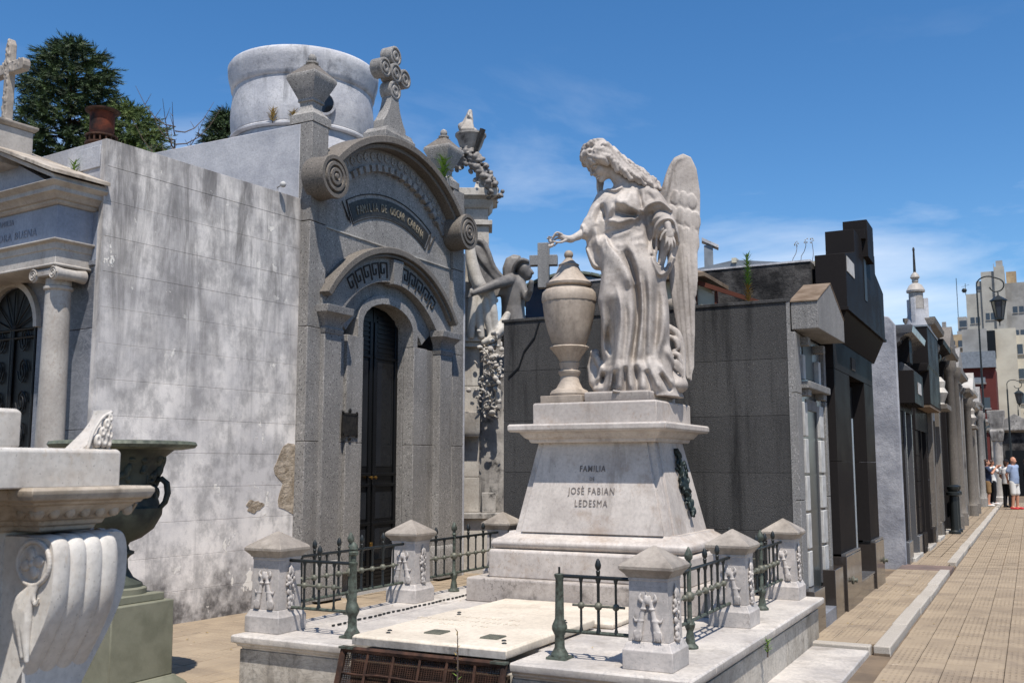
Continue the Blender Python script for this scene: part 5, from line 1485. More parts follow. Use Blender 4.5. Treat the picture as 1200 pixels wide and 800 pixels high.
# arm at the picture's right, with its double sleeve
s.stroke([q(760, 228, 0), q(770, 245, -.03), q(777, 262, -.04)], [.085, .088, .085], .05)
s.stroke([q(777, 262, -.04), q(779, 278, -.06), q(772, 300, -.05), q(769, 322, -.05), q(772, 343, -.04)], [.085, .085, .068, .045, .012], .03)
s.stroke([q(785, 270, -.02), q(788, 292, 0), q(781, 316, -.01), q(774, 335, -.02)], [.055, .045, .035, .012], .03)
# arm at the picture's left with its wide sleeve
s.stroke([q(707, 232, .02), q(699, 248, -.01), q(692, 264, -.05)], [.078, .075, .07], .05)
s.stroke([q(690, 264, -.06), q(684, 275, -.08)], [.062, .055], .03)
s.stroke([q(690, 268, -.05), q(694, 290, -.03), q(697, 310, -.02)], [.06, .056, .044], .03)
s.stroke([q(702, 262, -.03), q(703, 290, -.03), q(702, 312, -.02)], [.055, .045, .035], .04)

# drapery: a relief map over the front of the figure, each fold a line with its own soft and hard flank
gx_, gz_ = np.meshgrid(735 + s.ax[0] * 138.0, 462 - s.ax[2] * 134.0, indexing='ij')
HM_ = np.zeros(gx_.shape, np.float32)
def crease(pts, amp, wl, wr=None, ends=.34):
    wr = wl if wr is None else wr
    P = []
    for i in range(len(pts) - 1):                          # smooth the line
        p0, p1, p2, p3 = (np.array(pts[max(i - 1, 0)], float), np.array(pts[i], float), np.array(pts[i + 1], float), np.array(pts[min(i + 2, len(pts) - 1)], float))
        for t in (0, .25, .5, .75): P.append(.5 * (2 * p1 + (p2 - p0) * t + (2 * p0 - 5 * p1 + 4 * p2 - p3) * t * t + (3 * p1 - p0 - 3 * p2 + p3) * t ** 3))
    P.append(np.array(pts[-1], float)); P = np.array(P)
    best = np.full(gx_.shape, 1e9); side = np.zeros(gx_.shape); along = np.zeros(gx_.shape); tot = len(P) - 1
    for i in range(tot):
        e = P[i + 1] - P[i]; L = max(e @ e, 1e-6)
        t = np.clip(((gx_ - P[i][0]) * e[0] + (gz_ - P[i][1]) * e[1]) / L, 0, 1)
        dx = gx_ - P[i][0] - t * e[0]; dz = gz_ - P[i][1] - t * e[1]; d = np.hypot(dx, dz)
        m = d < best; best[m] = d[m]; side[m] = (e[0] * dz - e[1] * dx)[m]; along[m] = ((i + t) / tot)[m]
    w = np.where(side > 0, wl, wr)                         # side > 0: picture left of a line drawn downwards
    env = np.clip(along / ends, 0, 1) * np.clip((1 - along) / ends, 0, 1) if ends else 1.0
    env = env * env * (3 - 2 * env) if ends else 1.0
    HM_[:] += (amp * env * np.exp(-(best / w) ** 2)).astype(np.float32)
# skirt
crease(((706, 277), (711, 294), (719, 304), (731, 322), (743, 344)), .055, 12, 3, .15)
crease(((705, 280), (705, 300), (707, 330), (704, 356)), .022, 3, 7)
crease(((729, 298), (738, 316), (745, 340)), -.045, 4, 5)
crease(((731, 282), (743, 314), (750, 348), (750, 380), (746, 408), (741, 444)), .046, 3.4, 10, .22)
crease(((738, 316), (744, 350), (744, 380), (741, 405), (735, 440)), -.066, 3.4, 3.4, .25)
crease(((728, 318), (737, 346), (739, 372), (735, 405), (724, 455)), .046, 8, 3.2, .25)
crease(((729, 352), (731, 390), (725, 440)), -.036, 3.5)
crease(((719, 336), (725, 360), (726, 382), (722, 406), (718, 434), (713, 460)), .055, 3.6, 10, .25)
crease(((714, 350), (716, 385), (713, 432)), -.056, 7, 4.5, .4)
crease(((704, 358), (705, 385), (704, 408), (711, 424)), .024, 4, 4)
crease(((755, 300), (759, 345), (757, 390), (758, 436)), .034, 4.5, 9, .3)
crease(((751, 320), (754, 370), (749, 440)), -.044, 3.5, 3.5, .35)
crease(((776, 340), (776, 375), (772, 402), (762, 426)), .034, 6, 4)
crease(((766, 325), (767, 370), (760, 440)), -.042, 4, 4, .35)
crease(((712, 300), (718, 322), (716, 345)), .014, 7, 7)
crease(((761, 300), (764, 330), (766, 360)), .012, 5)
# bodice: blouson roll over the girdle, neckline, sleeve seams
crease(((709, 266), (717, 265), (724, 267), (733, 265), (741, 262), (752, 259)), .024, 3.4, 3.4, .15)
crease(((711, 273), (730, 274), (752, 268)), -.012, 5.5)
crease(((719, 243), (730, 246), (742, 252), (752, 257)), .026, 2.2, 6, .15)
crease(((719, 252), (732, 256), (747, 260)), -.036, 3.4, 3.4, .2)
crease(((720, 243), (713, 255), (709, 265)), .020, 3, 3)
crease(((708, 217), (713, 223), (720, 226), (727, 223), (733, 217)), .022, 1.9)
crease(((709, 222), (720, 231), (731, 224)), -.012, 3)
crease(((748, 224), (750, 240), (753, 258)), -.030, 2.6)
crease(((740, 226), (735, 238), (728, 246)), .016, 3, 5); crease(((730, 226), (724, 236), (716, 244)), .014, 3, 4)
crease(((704, 240), (707, 252), (708, 263)), -.020, 3)
crease(((714, 284), (726, 281), (744, 274)), .008, 3, 5); crease(((718, 291), (727, 294), (736, 292)), .007, 3); crease(((741, 295), (750, 291), (758, 294)), .008, 3); crease(((737, 302), (736, 288), (736, 276)), -.007, 3); crease(((738, 286), (750, 281), (757, 273)), .007, 3)
crease(((759, 266), (761, 285), (763, 315)), -.026, 4, 4)
# sleeves
crease(((751, 256), (757, 248), (764, 244), (772, 243), (780, 247), (787, 254)), .030, 2.4, 3.4, .05)
crease(((755, 261), (764, 254), (775, 252), (785, 258)), -.022, 2.4)
crease(((760, 268), (766, 262), (776, 258)), .014, 2.2); crease(((757, 228), (763, 236), (768, 242)), -.014, 2.5); crease(((766, 226), (773, 234), (779, 244)), .010, 3)
crease(((762, 306), (762, 288), (767, 272), (775, 265), (785, 264), (791, 271), (794, 292)), .032, 2.4, 2.4, .05)
crease(((778, 276), (775, 298), (772, 318)), -.095, 6, 6, .25)
crease(((762, 306), (767, 322), (772, 328), (781, 320), (789, 304)), .030, 2.4, 2.4, .05)
crease(((678, 264), (683, 273), (680, 284)), .020, 2.2); crease(((680, 284), (685, 294), (690, 306), (696, 315), (703, 314)), .024, 2.2)
crease(((690, 272), (691, 288), (695, 304)), -.012, 2.6); crease(((697, 268), (698, 284), (700, 302)), .022, 2.6); crease(((705, 280), (707, 292), (708, 304)), -.012, 3)
crease(((700, 240), (694, 250), (690, 262)), .014, 2.6); crease(((706, 240), (700, 254), (697, 266)), -.014, 2.5)
# hem breaking over the block
for (u0, v0), (um, vm), (u1, v1), am, wl, wr in (((702, 425), (698, 438), (693, 452), .030, 5, 4), ((713, 430), (712, 446), (709, 464), .034, 6, 4), ((724, 425), (724, 446), (721, 464), .040, 7, 4), ((735, 420), (733, 444), (737, 464), .036, 4, 6),
                                                 ((745, 425), (750, 444), (749, 466), .040, 6, 5), ((756, 420), (760, 442), (772, 464), .042, 5, 7), ((766, 425), (776, 442), (788, 456), .034, 5, 5), ((774, 408), (786, 426), (797, 442), .026, 5, 5)):
    crease(((u0, v0), (um, vm), (u1, v1)), am, wl, wr, .3)
for (u0, v0), (um, vm), (u1, v1), am, w_ in (((718, 436), (717, 450), (715, 466), -.040, 3), ((729, 432), (729, 450), (730, 466), -.045, 3.2), ((741, 430), (742, 450), (743, 468), -.045, 3), ((752, 436), (757, 450), (761, 468), -.040, 3.4), ((768, 440), (775, 452), (781, 462), -.035, 3), ((706, 436), (703, 448), (701, 462), -.03, 3)):
    crease(((u0, v0), (um, vm), (u1, v1)), am, w_, w_, .25)
FRONT = np.clip((.12 - s.ax[1]) / .10, 0, 1).astype(np.float32)
s.F -= 1.12 * HM_[:, None, :] * FRONT[None, :, None]
# the mass inside the cloth, so that no fold cuts through
s.loft(prof_([(462, 746, .27, .24, .03), (430, 743, .225, .18, .02), (400, 742, .22, .165, .02), (365, 740, .23, .16, .02), (335, 740, .22, .15, .02), (300, 737, .18, .13, .01), (262, 732, .15, .11, .01), (240, 735, .18, .10, .02)]), .01)
s.stroke([q(722, 310, -.03), q(714, 357, -.11), q(722, 410, -.06), q(728, 445, -.05)], [.085, .08, .06, .06], .02)
s.stroke([q(764, 236, .02), q(777, 262, .0), q(779, 285, -.01), q(773, 312, -.01), q(772, 335, -.01)], [.06, .055, .05, .03, .012], .02)
s.stroke([q(755, 240, .02), q(761, 262, .02), q(767, 290, .02)], [.06, .06, .04], .03)
s.stroke([q(703, 240, .03), q(696, 262, .0), q(698, 300, .0)], [.05, .045, .028], .02)
s.ell(q(742, 456, .05), (.37, .27, .07), .04)
s.stroke([q(694, 414, .10), q(692, 430, .10), q(694, 446, .06)], [.045, .06, .06], .04); s.stroke([q(690, 412, .08), q(696, 420, .04), q(704, 436, .02)], [.015, .03, .03], .02)
for q_ in range(4): s.ell(q(716 + q_ * 3.0, 461 + q_ * .5, -.30 + q_ * .004), (.013, .026, .012), .006)
# neck
s.stroke([q(733, 220, .0), q(722, 207, -.02), q(716, 198, -.02)], [.075, .058, .056], .03)
robe = s.mesh('robed_body', 'marble_statue')
body = obj('robed_body', robe, None, an, local=True)

# head, with the face turned down towards the urn
HC = np.array(q(703, 188, -.03)); HM = np.array((Matrix.Rotation(R(-57), 3, 'Z') @ Matrix.Rotation(R(36), 3, 'X') @ Matrix.Rotation(R(-4), 3, 'Y'))); HS = 1.2
def hp(x, y, z): return tuple(HC + HM @ np.array((x, y, z)) * HS)
HR = tuple(Matrix(HM.tolist()).to_euler())
h = Sculpt((-.55, -.3, 1.66), (.35, .3, 2.22), .005)
def he(c, r, k=.01, cut=False): h.ell(hp(*c), tuple(a * HS * .95 for a in r), k, rot=HR, cut=cut)
he((0, .012, .03), (.09, .108, .10)); he((0, -.03, -.05), (.068, .075, .092), .03)
he((0, -.078, -.118), (.026, .026, .022), .025); he((.034, -.066, -.05), (.032, .03, .032), .025); he((-.034, -.066, -.05), (.032, .03, .032), .025)
he((0, -.085, .03), (.06, .03, .045), .03)
for sg in (-1, 1):
    he((sg * .034, -.112, -.008), (.021, .018, .013), .012, True)
    he((sg * .034, -.091, -.010), (.016, .014, .011), .003)
    h.stroke([hp(sg * .016, -.105, .012), hp(sg * .036, -.102, .017), hp(sg * .056, -.085, .010)], [.007, .008, .005], .01)
    he((sg * .034, -.101, -.014), (.016, .006, .004), .003)
    he((sg * .088, .01, -.02), (.012, .022, .034), .008)
h.stroke([hp(0, -.102, .008), hp(0, -.116, -.02), hp(0, -.130, -.046)], [.009, .011, .014], .012)
he((.011, -.116, -.049), (.009, .010, .008), .006); he((-.011, -.116, -.049), (.009, .010, .008), .006)
h.stroke([hp(-.022, -.096, -.081), hp(0, -.106, -.077), hp(.022, -.096, -.081)], [.004, .0075, .004], .005); h.stroke([hp(-.018, -.096, -.091), hp(0, -.105, -.093), hp(.018, -.096, -.091)], [.004, .0085, .004], .005)
h.stroke([hp(-.022, -.102, -.086), hp(0, -.112, -.085), hp(.022, -.102, -.086)], [.002, .003, .002], .003, True)
h.stroke([q(730, 216, .0), q(720, 204, -.02), q(715, 196, -.02)], [.066, .056, .055], .03)
head = obj('head', h.mesh('head', 'marble_statue'), None, an, local=True)
# hair: wavy locks combed back from the brow and streaming over the far shoulder
g = Sculpt((-.55, -.32, 1.66), (.35, .3, 2.24), .006)
rh = random.Random(9)
g.ell(hp(0, .03, .05), (.120, .128, .104), .02, rot=HR); g.ell(hp(0, .06, -.01), (.110, .098, .105), .03, rot=HR)
def lock(pts, r0, r1, amp, seed):
    ph = seed * 1.7; P = []; n = 26
    pts = [np.array(p) for p in pts]; T = np.linspace(0, len(pts) - 1, n)
    for i, t in enumerate(T):
        j = min(int(t), len(pts) - 2); f = t - j; f = f * f * (3 - 2 * f) * .4 + f * .6
        c = pts[j] * (1 - f) + pts[j + 1] * f
        w = amp * min(1, .35 + t / 2)
        P.append(c + np.array((0, w * math.cos(t * 6.5 + ph) * .8, w * math.sin(t * 6.5 + ph))))
    rr_ = [r0 + (r1 - r0) * (i / n) + .004 * math.sin(i * 1.3 + ph) for i in range(n)]
    g.stroke(P, rr_, .004)
for i in range(11):                                  # from the parting, over the temple nearest us, back along the neck
    f = i / 10
    a = hp(.0 - .10 * f * 0 - .015 + .05 * (f - .5), -.098 + .05 * f, .085 + .02 * math.sin(f * 3))
    b = hp(-.075 if False else .085, -.07 + .05 * f, .062 - .05 * (1 - f))
    c = hp(.108, .0 + .05 * f, .03 - .06 * (1 - f) + .035 * f)
    d = q(727 + 3 * f, 203 - 14 * f, -.11 + .05 * f); e = q(745 + 4 * f, 213 - 13 * f, -.10 + .08 * f); z_ = q(762 + rh.uniform(-4, 4), 218 - 10 * f, -.06 + .10 * f); z2 = q(771 + rh.uniform(-5, 4), 226 - 7 * f, -.04 + .1 * f)
    lock([a, b, c, d, e, z_, z2], .024, .015, .034, i)
for i in range(7):                                   # crown
    f = i / 6
    a = hp(.02 - .1 * f, -.095 + .03 * f, .09); b = hp(.03 - .09 * f, -.03, .135); c = hp(.03 - .08 * f, .07, .12); d = q(730, 186 + 5 * f, .0 + .08 * f); e = q(750, 201, .0 + .1 * f); z_ = q(768, 214, .02 + .1 * f)
    lock([a, b, c, d, e, z_], .024, .015, .026, i + 30)
for i in range(9):                                   # far side, curling over the brow and down behind the cheek
    f = i / 8
    a = hp(-.02 - .03 * f, -.102 + .02 * f, .08); b = hp(-.075 - .012 * f, -.09 + .06 * f, .06); c = hp(-.10, -.05 + .07 * f, -.0); d = hp(-.095, -.03 + .08 * f, -.07); e = q(700 + 3 * f, 226, .06 + .04 * f)
    lock([a, b, c, d, e], .016, .009, .010, i + 50)
for i in range(34):                                  # small curls round the brow and temple
    a = rh.uniform(-1.3, 1.3); c = np.array(hp(.1 * math.sin(a), -.10 * math.cos(a) + .012, .062 + rh.uniform(-.015, .045) - .03 * abs(math.sin(a))))
    P = [tuple(c + np.array((.024 * math.cos(t), rh.uniform(-.006, .006), .024 * math.sin(t)))) for t in np.linspace(0, 4.9, 8)]
    g.stroke(P, .0115, .003)
obj('hair', g.mesh('hair', 'marble_statue'), None, head, local=True)
# hands
def hand(name, bounds, build):
    z = Sculpt(*bounds, .004); build(z)
    return obj(name, z.mesh(name, 'marble_statue'), None, an, local=True)
def lh(z):
    z.stroke([q(686, 273, -.085), q(676, 280, -.12), q(667, 284.5, -.15)], [.042, .036, .027], .02)
    z.stroke([q(668, 284.5, -.15), q(661, 284, -.165), q(657, 282, -.17)], [.026, .030, .024], .02)
    for (a, b, c), r in (((q(657, 279.5, -.185), q(651, 278, -.205), q(646, 284, -.21)), .0095), ((q(656, 281.5, -.175), q(649.5, 281, -.19), q(645.5, 287, -.195)), .0095),
                         ((q(656.5, 283.5, -.16), q(650, 284, -.17), q(646, 289.5, -.175)), .009), ((q(658, 286, -.15), q(652, 288, -.155), q(648, 292, -.16)), .008), ((q(662, 286.5, -.185), q(656, 289.5, -.21), q(649, 289, -.215)), .010)):
        z.stroke([a, b, c], [r * 1.15, r, r * .75], .006, fine=4)
hand('hand', ((-.72, -.3, 1.18), (-.3, .0, 1.44)), lh)
def rhd(z):
    z.stroke([q(779, 262, -.10), q(781, 270, -.135), q(782.5, 278, -.15)], [.036, .031, .028], .02)
    z.ell(q(782.5, 283, -.155), (.040, .024, .042), .015)
    for (a, b, c), r in (((q(779.5, 286, -.168), q(778.5, 292, -.185), q(777, 297, -.18)), .0105), ((q(782, 288, -.172), q(782.2, 295, -.19), q(781, 300.5, -.18)), .0105), ((q(784.6, 288, -.168), q(785.6, 295, -.185), q(785, 300.5, -.175)), .0102),
                         ((q(787.2, 286.5, -.158), q(788.8, 292, -.172), q(789, 297.5, -.165)), .0092), ((q(778, 278, -.165), q(774.5, 283, -.185), q(772, 289, -.185)), .0112)):
        z.stroke([a, b, c], [r * 1.15, r, r * .75], .006, fine=4)
hand('hand', ((.2, -.3, 1.1), (.48, -.0, 1.5)), rhd)
fl = Sculpt((-.76, -.3, 1.16), (-.58, -.1, 1.34), .004)
rfl = random.Random(21)
for i in range(26):
    a = rfl.uniform(0, 6.28); r = rfl.uniform(.0, .026); c = q(643.5, 287 + rfl.uniform(-5.5, 8), -.20)
    fl.ell((c[0] + r * math.cos(a), c[1] + r * math.sin(a), c[2]), (rfl.uniform(.008, .014), rfl.uniform(.006, .012), rfl.uniform(.008, .014)), .003)
fl.stroke([q(649, 288, -.195), q(644, 288, -.2)], .006, .004)
obj('flower', fl.mesh('flower', 'marble_statue'), None, an, local=True)

# wing, tall and half folded, with layered feathers
def wing(dx, dd, mirror, nm, lab=None):
    w = Sculpt((-.40, -.14, -.1), (.42, .14, 2.28), .007)
    c0 = 798
    def p(u, v): return ((u - c0) / 138.0, (462 - v) / 134.0)
    out = [(772, 236), (778, 222), (783, 212), (788, 192), (794, 181), (803, 177), (811, 181), (817, 195), (821, 224), (820, 257), (817, 286), (814, 323), (811, 373), (809, 430), (805, 442), (801, 438), (796, 397), (789, 340), (785, 305), (779, 270)]
    w.slab([p(*a) for a in out], -.012, .045, .01, .012)
    P3 = lambda u, v, d: (p(u, v)[0], d, p(u, v)[1])
    # long flight feathers: broad flat blades overlapping, a fine step between neighbours
    for i, ((u0, v0), (u1, v1)) in enumerate((((783, 285), (797, 402)), ((789, 280), (802, 441)), ((797, 276), (806.5, 443)), ((805, 268), (810, 405)), ((812, 258), (813.5, 345)))):
        a, b = p(u0, v0), p(u1, v1); L = math.hypot(a[0] - b[0], a[1] - b[1]); an_ = math.atan2(b[0] - a[0], a[1] - b[1])
        w.ell(((a[0] + b[0]) / 2, -.016 - .003 * i, (a[1] + b[1]) / 2), (.036, .012, L / 2 + .03), .002, rot=(0, -an_, 0))
    for (u0, v0), (u1, v1) in (((788, 300), (799, 425)), ((796, 300), (804, 440)), ((804, 300), (808, 430))):
        w.stroke([P3(u0, v0, -.034), P3((u0 + u1) / 2, (v0 + v1) / 2, -.036), P3(u1, v1, -.028)], [.005, .010, .006], .006, True)
    # upper arm of the wing: smooth swelling, then three rows of broad scallops
    w.ell(P3(806, 218, -.002), (.085, .026, .24), .03, rot=(0, R(7), 0))
    for row, (vb, us, sz) in enumerate(((308, (790, 799, 808), .12), (284, (787, 796, 805, 813), .10), (260, (787, 797, 807, 815), .085), (240, (790, 801, 811), .07))):
        for j_, u in enumerate(us):
            x, z_ = p(u + 1.5, vb - 12 + j_ * 3)
            w.ell((x, -.020 - .004 * row, z_), (.044, .011, sz), .005, rot=(R(3), R(-7), 0))
    for u, v in ((796, 222), (809, 220)):
        w.stroke([P3(u - 4, v - 4, -.05), P3(u, v, -.052), P3(u + 4, v - 4, -.05)], [.004, .007, .004], .008, True)
    w.stroke([P3(774, 238, .0), P3(781, 217, -.02), P3(787, 196, -.02), P3(795, 183, -.015), P3(806, 181, 0)], [.040, .034, .026, .022, .014], .02, fine=4)
    w.stroke([P3(786, 230, -.045), P3(791, 210, -.045), P3(797, 195, -.04)], [.012, .016, .01], .02, True)
    me = w.mesh(nm, 'marble_statue')
    return me
wm = wing(0, 0, False, 'wing')
o = obj('wing', wm, None, an, local=True, label='tall feathered wing raised behind the shoulder'); o.location = ((798 - 735) / 138.0, .16, 0)
o2 = obj('wing', wm, None, an, local=True, label='folded wing behind the back'); o2.location = (-.06, .33, -.12); o2.scale = (.8, 1, .86); o2.rotation_euler = (0, R(2), R(200))
# scroll of cloud and drapery behind the hem
c = Sculpt((.2, -.16, -.05), (.62, .36, .68), .007)
c.stroke([q(781, 384, .08), q(791, 392, .08), q(796, 410, .08), q(796, 430, .07), q(794, 446, .05)], [.03, .035, .032, .032, .04], .02, fine=4)
c.stroke([q(783, 396, .06), q(789, 400, .04), q(791, 408, .04), q(786, 412, .04)], [.022, .026, .024, .014], .01, fine=4)
c.stroke([q(784, 416, .04), q(791, 417, .03), q(793, 426, .03)], [.02, .024, .02], .01, fine=4)
c.stroke([q(774, 392, .08), q(772, 410, .06), q(776, 430, .02), q(784, 446, .0)], [.05, .055, .06, .06], .03, fine=4)
for i in range(9): c.stroke([q(770 + i * 3, 404 + i * 3, -.02), q(776 + i * 2.4, 414 + i * 2.6, -.04), q(778 + i * 2.2, 426 + i * 2, -.04)], [.010, .014, .008], .008)
c.ell(q(783, 452, .04), (.14, .16, .08), .04)
for u, v in ((781, 403), (787, 409), (786, 422)): c.ell(q(u, v, .0), (.022, .05, .014), .008, cut=True)
obj('cloud_scroll', c.mesh('cloud_scroll', 'marble_statue'), None, an, local=True)
# ------------------------------------------------------------------ tomb C: sculpted marble tomb beyond the granite one
TC = thing('sculpted_tomb', 'weathered marble tomb with carved pier, cornice and figures, beyond the granite tomb', 'tomb', (-6.92, 12.6, .85), R(28.8))
def C_(name, mb, mat='marble_sooty', par=None, **k): return obj(name, mb, mat, par or TC, local=True, **k)
def zc0(v): return (600 - v) / 80.6
def cq(u, v, d=0.0): return ((u - 570) / 82.0, d, (600 - v) / 80.6)
C_('rear_wall', MB().box(-.5, 1.2, .95, 1.2, -.9, zc0(376)), 'marble_sooty')
C_('base_slab', MB().box(-.42, .50, -.32, .9, -.08, .0), 'marble_sooty', bevel=.01)
C_('base_block', MB().box(-.36, .22, -.24, .85, -.92, -.083), 'marble_carved', bevel=.01)
C_('base_block', MB().box(.23, .46, -.2, .85, -.92, -.083), 'marble_sooty', bevel=.01)
def zc(v): return (600 - v) / 80.6
for v0, v1 in ((600, 560), (560, 505), (505, 455), (455, 408)): C_('pier_stone', MB().box(-.33, -.11, .0, .62, zc(v0) + .004, zc(v1) - .004), 'marble_carved', bevel=.006)
C_('tapered_slab', MB().stack([(0, -.15, .25, .05, .55), (zc(440), -.05, .25, .12, .55)]), 'marble_sooty', bevel=.008)
C_('small_block', MB().box(-.07, .13, -.12, .05, 0, .28), 'marble_sooty', bevel=.008)
C_('shelf', MB().stack([(zc(514), -.33, -.11, -.16, .0), (zc(508), -.33, -.10, -.2, .0), (zc(486), -.33, -.10, -.2, .0)]), 'marble_carved', bevel=.006)
for v0, v1, e in ((410, 404, .05), (404, 399, .1), (399, 392, .03)): C_('ledge', MB().box(-.36, .12 + e * .3, -.05 - e, .62, zc(v0) + .002, zc(v1) - .002), 'marble_carved', bevel=.006)
for v0, v1 in ((392, 350), (350, 300), (300, 262)): C_('shaft_stone', MB().box(-.33, .02 - .0, .1, .55, zc(v0) + .003, zc(v1) - .003), 'marble_carved', bevel=.005)
C_('string_moulding', MB().box(-.36, .07, .05, .60, zc(262) + .002, zc(256)), 'marble_carved', bevel=.006)
C_('upper_shaft', MB().box(-.33, .01, .1, .55, zc(256) + .003, zc(241)), 'marble_carved', bevel=.005)
C_('cornice', MB().stack([(zc(241), -.34, .02, .08, .57), (zc(236), -.38, .07, .03, .60), (zc(231), -.40, .08, .02, .62), (zc(228), -.46, .15, -.06, .68), (zc(219), -.46, .15, -.06, .68)]), 'marble_carved', bevel=.006)
C_('corner_spike', MB().stack([(zc(219), -.20, -.02, -.04, .12), (zc(210), -.17, -.05, -.01, .09), (zc(199), -.13, -.09, .02, .06)]), 'marble_carved', bevel=.004)
rc = random.Random(31)
def flowers(name, pts, n, size, bounds, mat, spread, leaf=True):
    s = Sculpt(*bounds, .011)
    P = [np.array(p) for p in pts]
    for i in range(n):
        t = rc.uniform(0, len(P) - 1.001); j = int(t); c = P[j] + (P[j + 1] - P[j]) * (t - j) + np.array([rc.gauss(0, spread), rc.gauss(0, spread), rc.gauss(0, spread)])
        if leaf and rc.random() < .6:
            a = rc.uniform(-2, 2); s.ell(c, (size * .5, size * .35, size * 1.4), .006, rot=(rc.uniform(-.6, .6), a, 0))
        else: k_ = rc.uniform(.6, 1.5); s.ell(c, (size * k_, size * k_ * rc.uniform(.5, 1), size * k_ * rc.uniform(.6, 1)), .006, rot=(rc.uniform(-1, 1), rc.uniform(-1, 1), 0))
    return obj(name, s.mesh(name, mat), None, TC, local=True)
flowers('flower_garland', [cq(532, 190, .05), cq(546, 172, .05), cq(556, 186, .0), cq(568, 208, .0), cq(579, 226, .02)], 330, .036, ((-.65, -.3, 4.45), (.3, .4, 5.5)), 'marble_dark', .05, False)
flowers('flower_spray', [cq(582, 398, -.25), cq(572, 418, -.25), cq(580, 440, -.25), cq(566, 462, -.22), cq(575, 485, -.2)], 190, .034, ((-.35, -.6, 1.2), (.5, .15, 2.85)), 'marble_carved', .075)
C_('scroll_stub', MB().lathe(0, 0, [(.045, 0), (.05, .02), (.045, .26), (.02, .27)], 14).xf(Matrix.Translation(cq(583, 482, -.22))), 'marble_carved')
# draped urn on top
u0 = cq(549, 178, .12)
ut = C_('crowning_urn', MB().lathe(u0[0], u0[1], [(.06, u0[2] - .05), (.08, u0[2]), (.10, u0[2] + .05), (.17, u0[2] + .18), (.21, u0[2] + .30), (.235, u0[2] + .33), (.235, u0[2] + .36), (.15, u0[2] + .37)], 28), 'marble_sooty')
C_('torch', MB().tube([cq(551, 185, .0), cq(557, 168, -.05), cq(564, 148, -.1)], [.03, .035, .045], 8), 'bronze_dark', ut)
s = Sculpt((u0[0] - .32, -.2, u0[2] + .28), (u0[0] + .3, .45, u0[2] + 1.0), .011)
s.stroke([cq(537, 139, .1), cq(545, 144, .08), cq(553, 147, .08)], [.05, .09, .06], .04, fine=3)
s.stroke([cq(543, 143, .1), cq(546, 132, .12), cq(548, 120, .12)], [.10, .075, .035], .04, fine=3)
for i in range(8): s.stroke([cq(538 + i * 2, 146, -.02), cq(543 + i, 136, .02), cq(546 + i * .5, 124, .08)], [.02, .025, .015], .012, fine=3)
s.stroke([cq(550, 132, .02), cq(546, 128, .0), cq(547, 121, .06)], [.02, .02, .015], .01)
obj('drapery', s.mesh('drapery', 'marble_carved'), None, ut, local=True)
# winged mourner reaching across, great wing and hanging drapery
s = Sculpt((-.42, -.8, 1.9), (.82, .75, 4.15), .013)
s.stroke([cq(602, 400, .1), cq(601, 360, .1), cq(601, 335, .08)], [.19, .17, .19], .06)                       # torso
s.stroke([cq(598, 330, -.05), cq(582, 338, -.28), cq(566, 346, -.40), cq(553, 352, -.46)], [.09, .075, .06, .042], .012)   # outstretched arm
for q_ in range(4): s.stroke([cq(553, 350 + q_ * 1.6, -.46), cq(547.5, 351 + q_ * 2.2, -.49)], [.016, .011], .008)
s.stroke([cq(610, 332, .0), cq(617, 352, -.08), cq(621, 345, -.16), cq(622, 335, -.2)], [.07, .055, .042, .04], .03)
s.ell(cq(614, 317, .02), (.105, .125, .135), .02); s.ell(cq(618, 323, -.01), (.075, .075, .09), .03)
s.stroke([cq(608, 330, .05), cq(612, 322, .03)], .07, .03)
s.stroke([cq(622, 318, -.05), cq(624.5, 322, -.06)], [.02, .022], .015)
for i in range(12):
    a = i / 11
    s.stroke([cq(618, 308 + 3 * a, -.08 + .16 * a), cq(610, 307 + 2 * a, -.1 + .2 * a), cq(603, 313 + 5 * a, -.08 + .2 * a), cq(600, 322 + 6 * a, -.05 + .15 * a)], [.028, .034, .03, .022], .008, fine=3)
# small far wing behind the head
s.slab([cq(u, v)[::2] for u, v in ((591, 327), (590, 312), (594, 301), (602, 297), (609, 298), (611, 305), (605, 314), (601, 327))], .2, .27, .02, .02)
for i in range(4): s.stroke([cq(592 + i * 3, 325, .18), cq(593 + i * 3.2, 312, .17), cq(600 + i * 2.6, 300, .18)], [.03, .028, .016], .012, fine=3)
# great near wing sweeping down to the right
s.slab([cq(u, v)[::2] for u, v in ((548, 284), (560, 281), (569, 287), (573, 300), (577, 313), (588, 326), (597, 333), (590, 345), (576, 350), (562, 342), (552, 320))], -.02, .06, .03, .02)
for i in range(7): s.stroke([cq(552 + i * 3, 288 + i, -.04), cq(562 + i * 2.4, 306 + i * 1.5, -.05), cq(578 + i * 2, 328 + i * 1.5, -.04)], [.03, .028, .014], .012, fine=3)
s.stroke([cq(550, 284, -.05), cq(563, 284, -.06), cq(571, 298, -.06), cq(578, 315, -.06), cq(592, 331, -.04)], [.04, .045, .04, .035, .02], .02, fine=3)
obj('winged_mourner', s.mesh('winged_mourner', 'marble_dark'), None, TC, local=True, label='sooty winged figure stretching an arm across hanging drapery')
s = Sculpt((-.42, -.8, 1.9), (.52, .3, 4.15), .013)
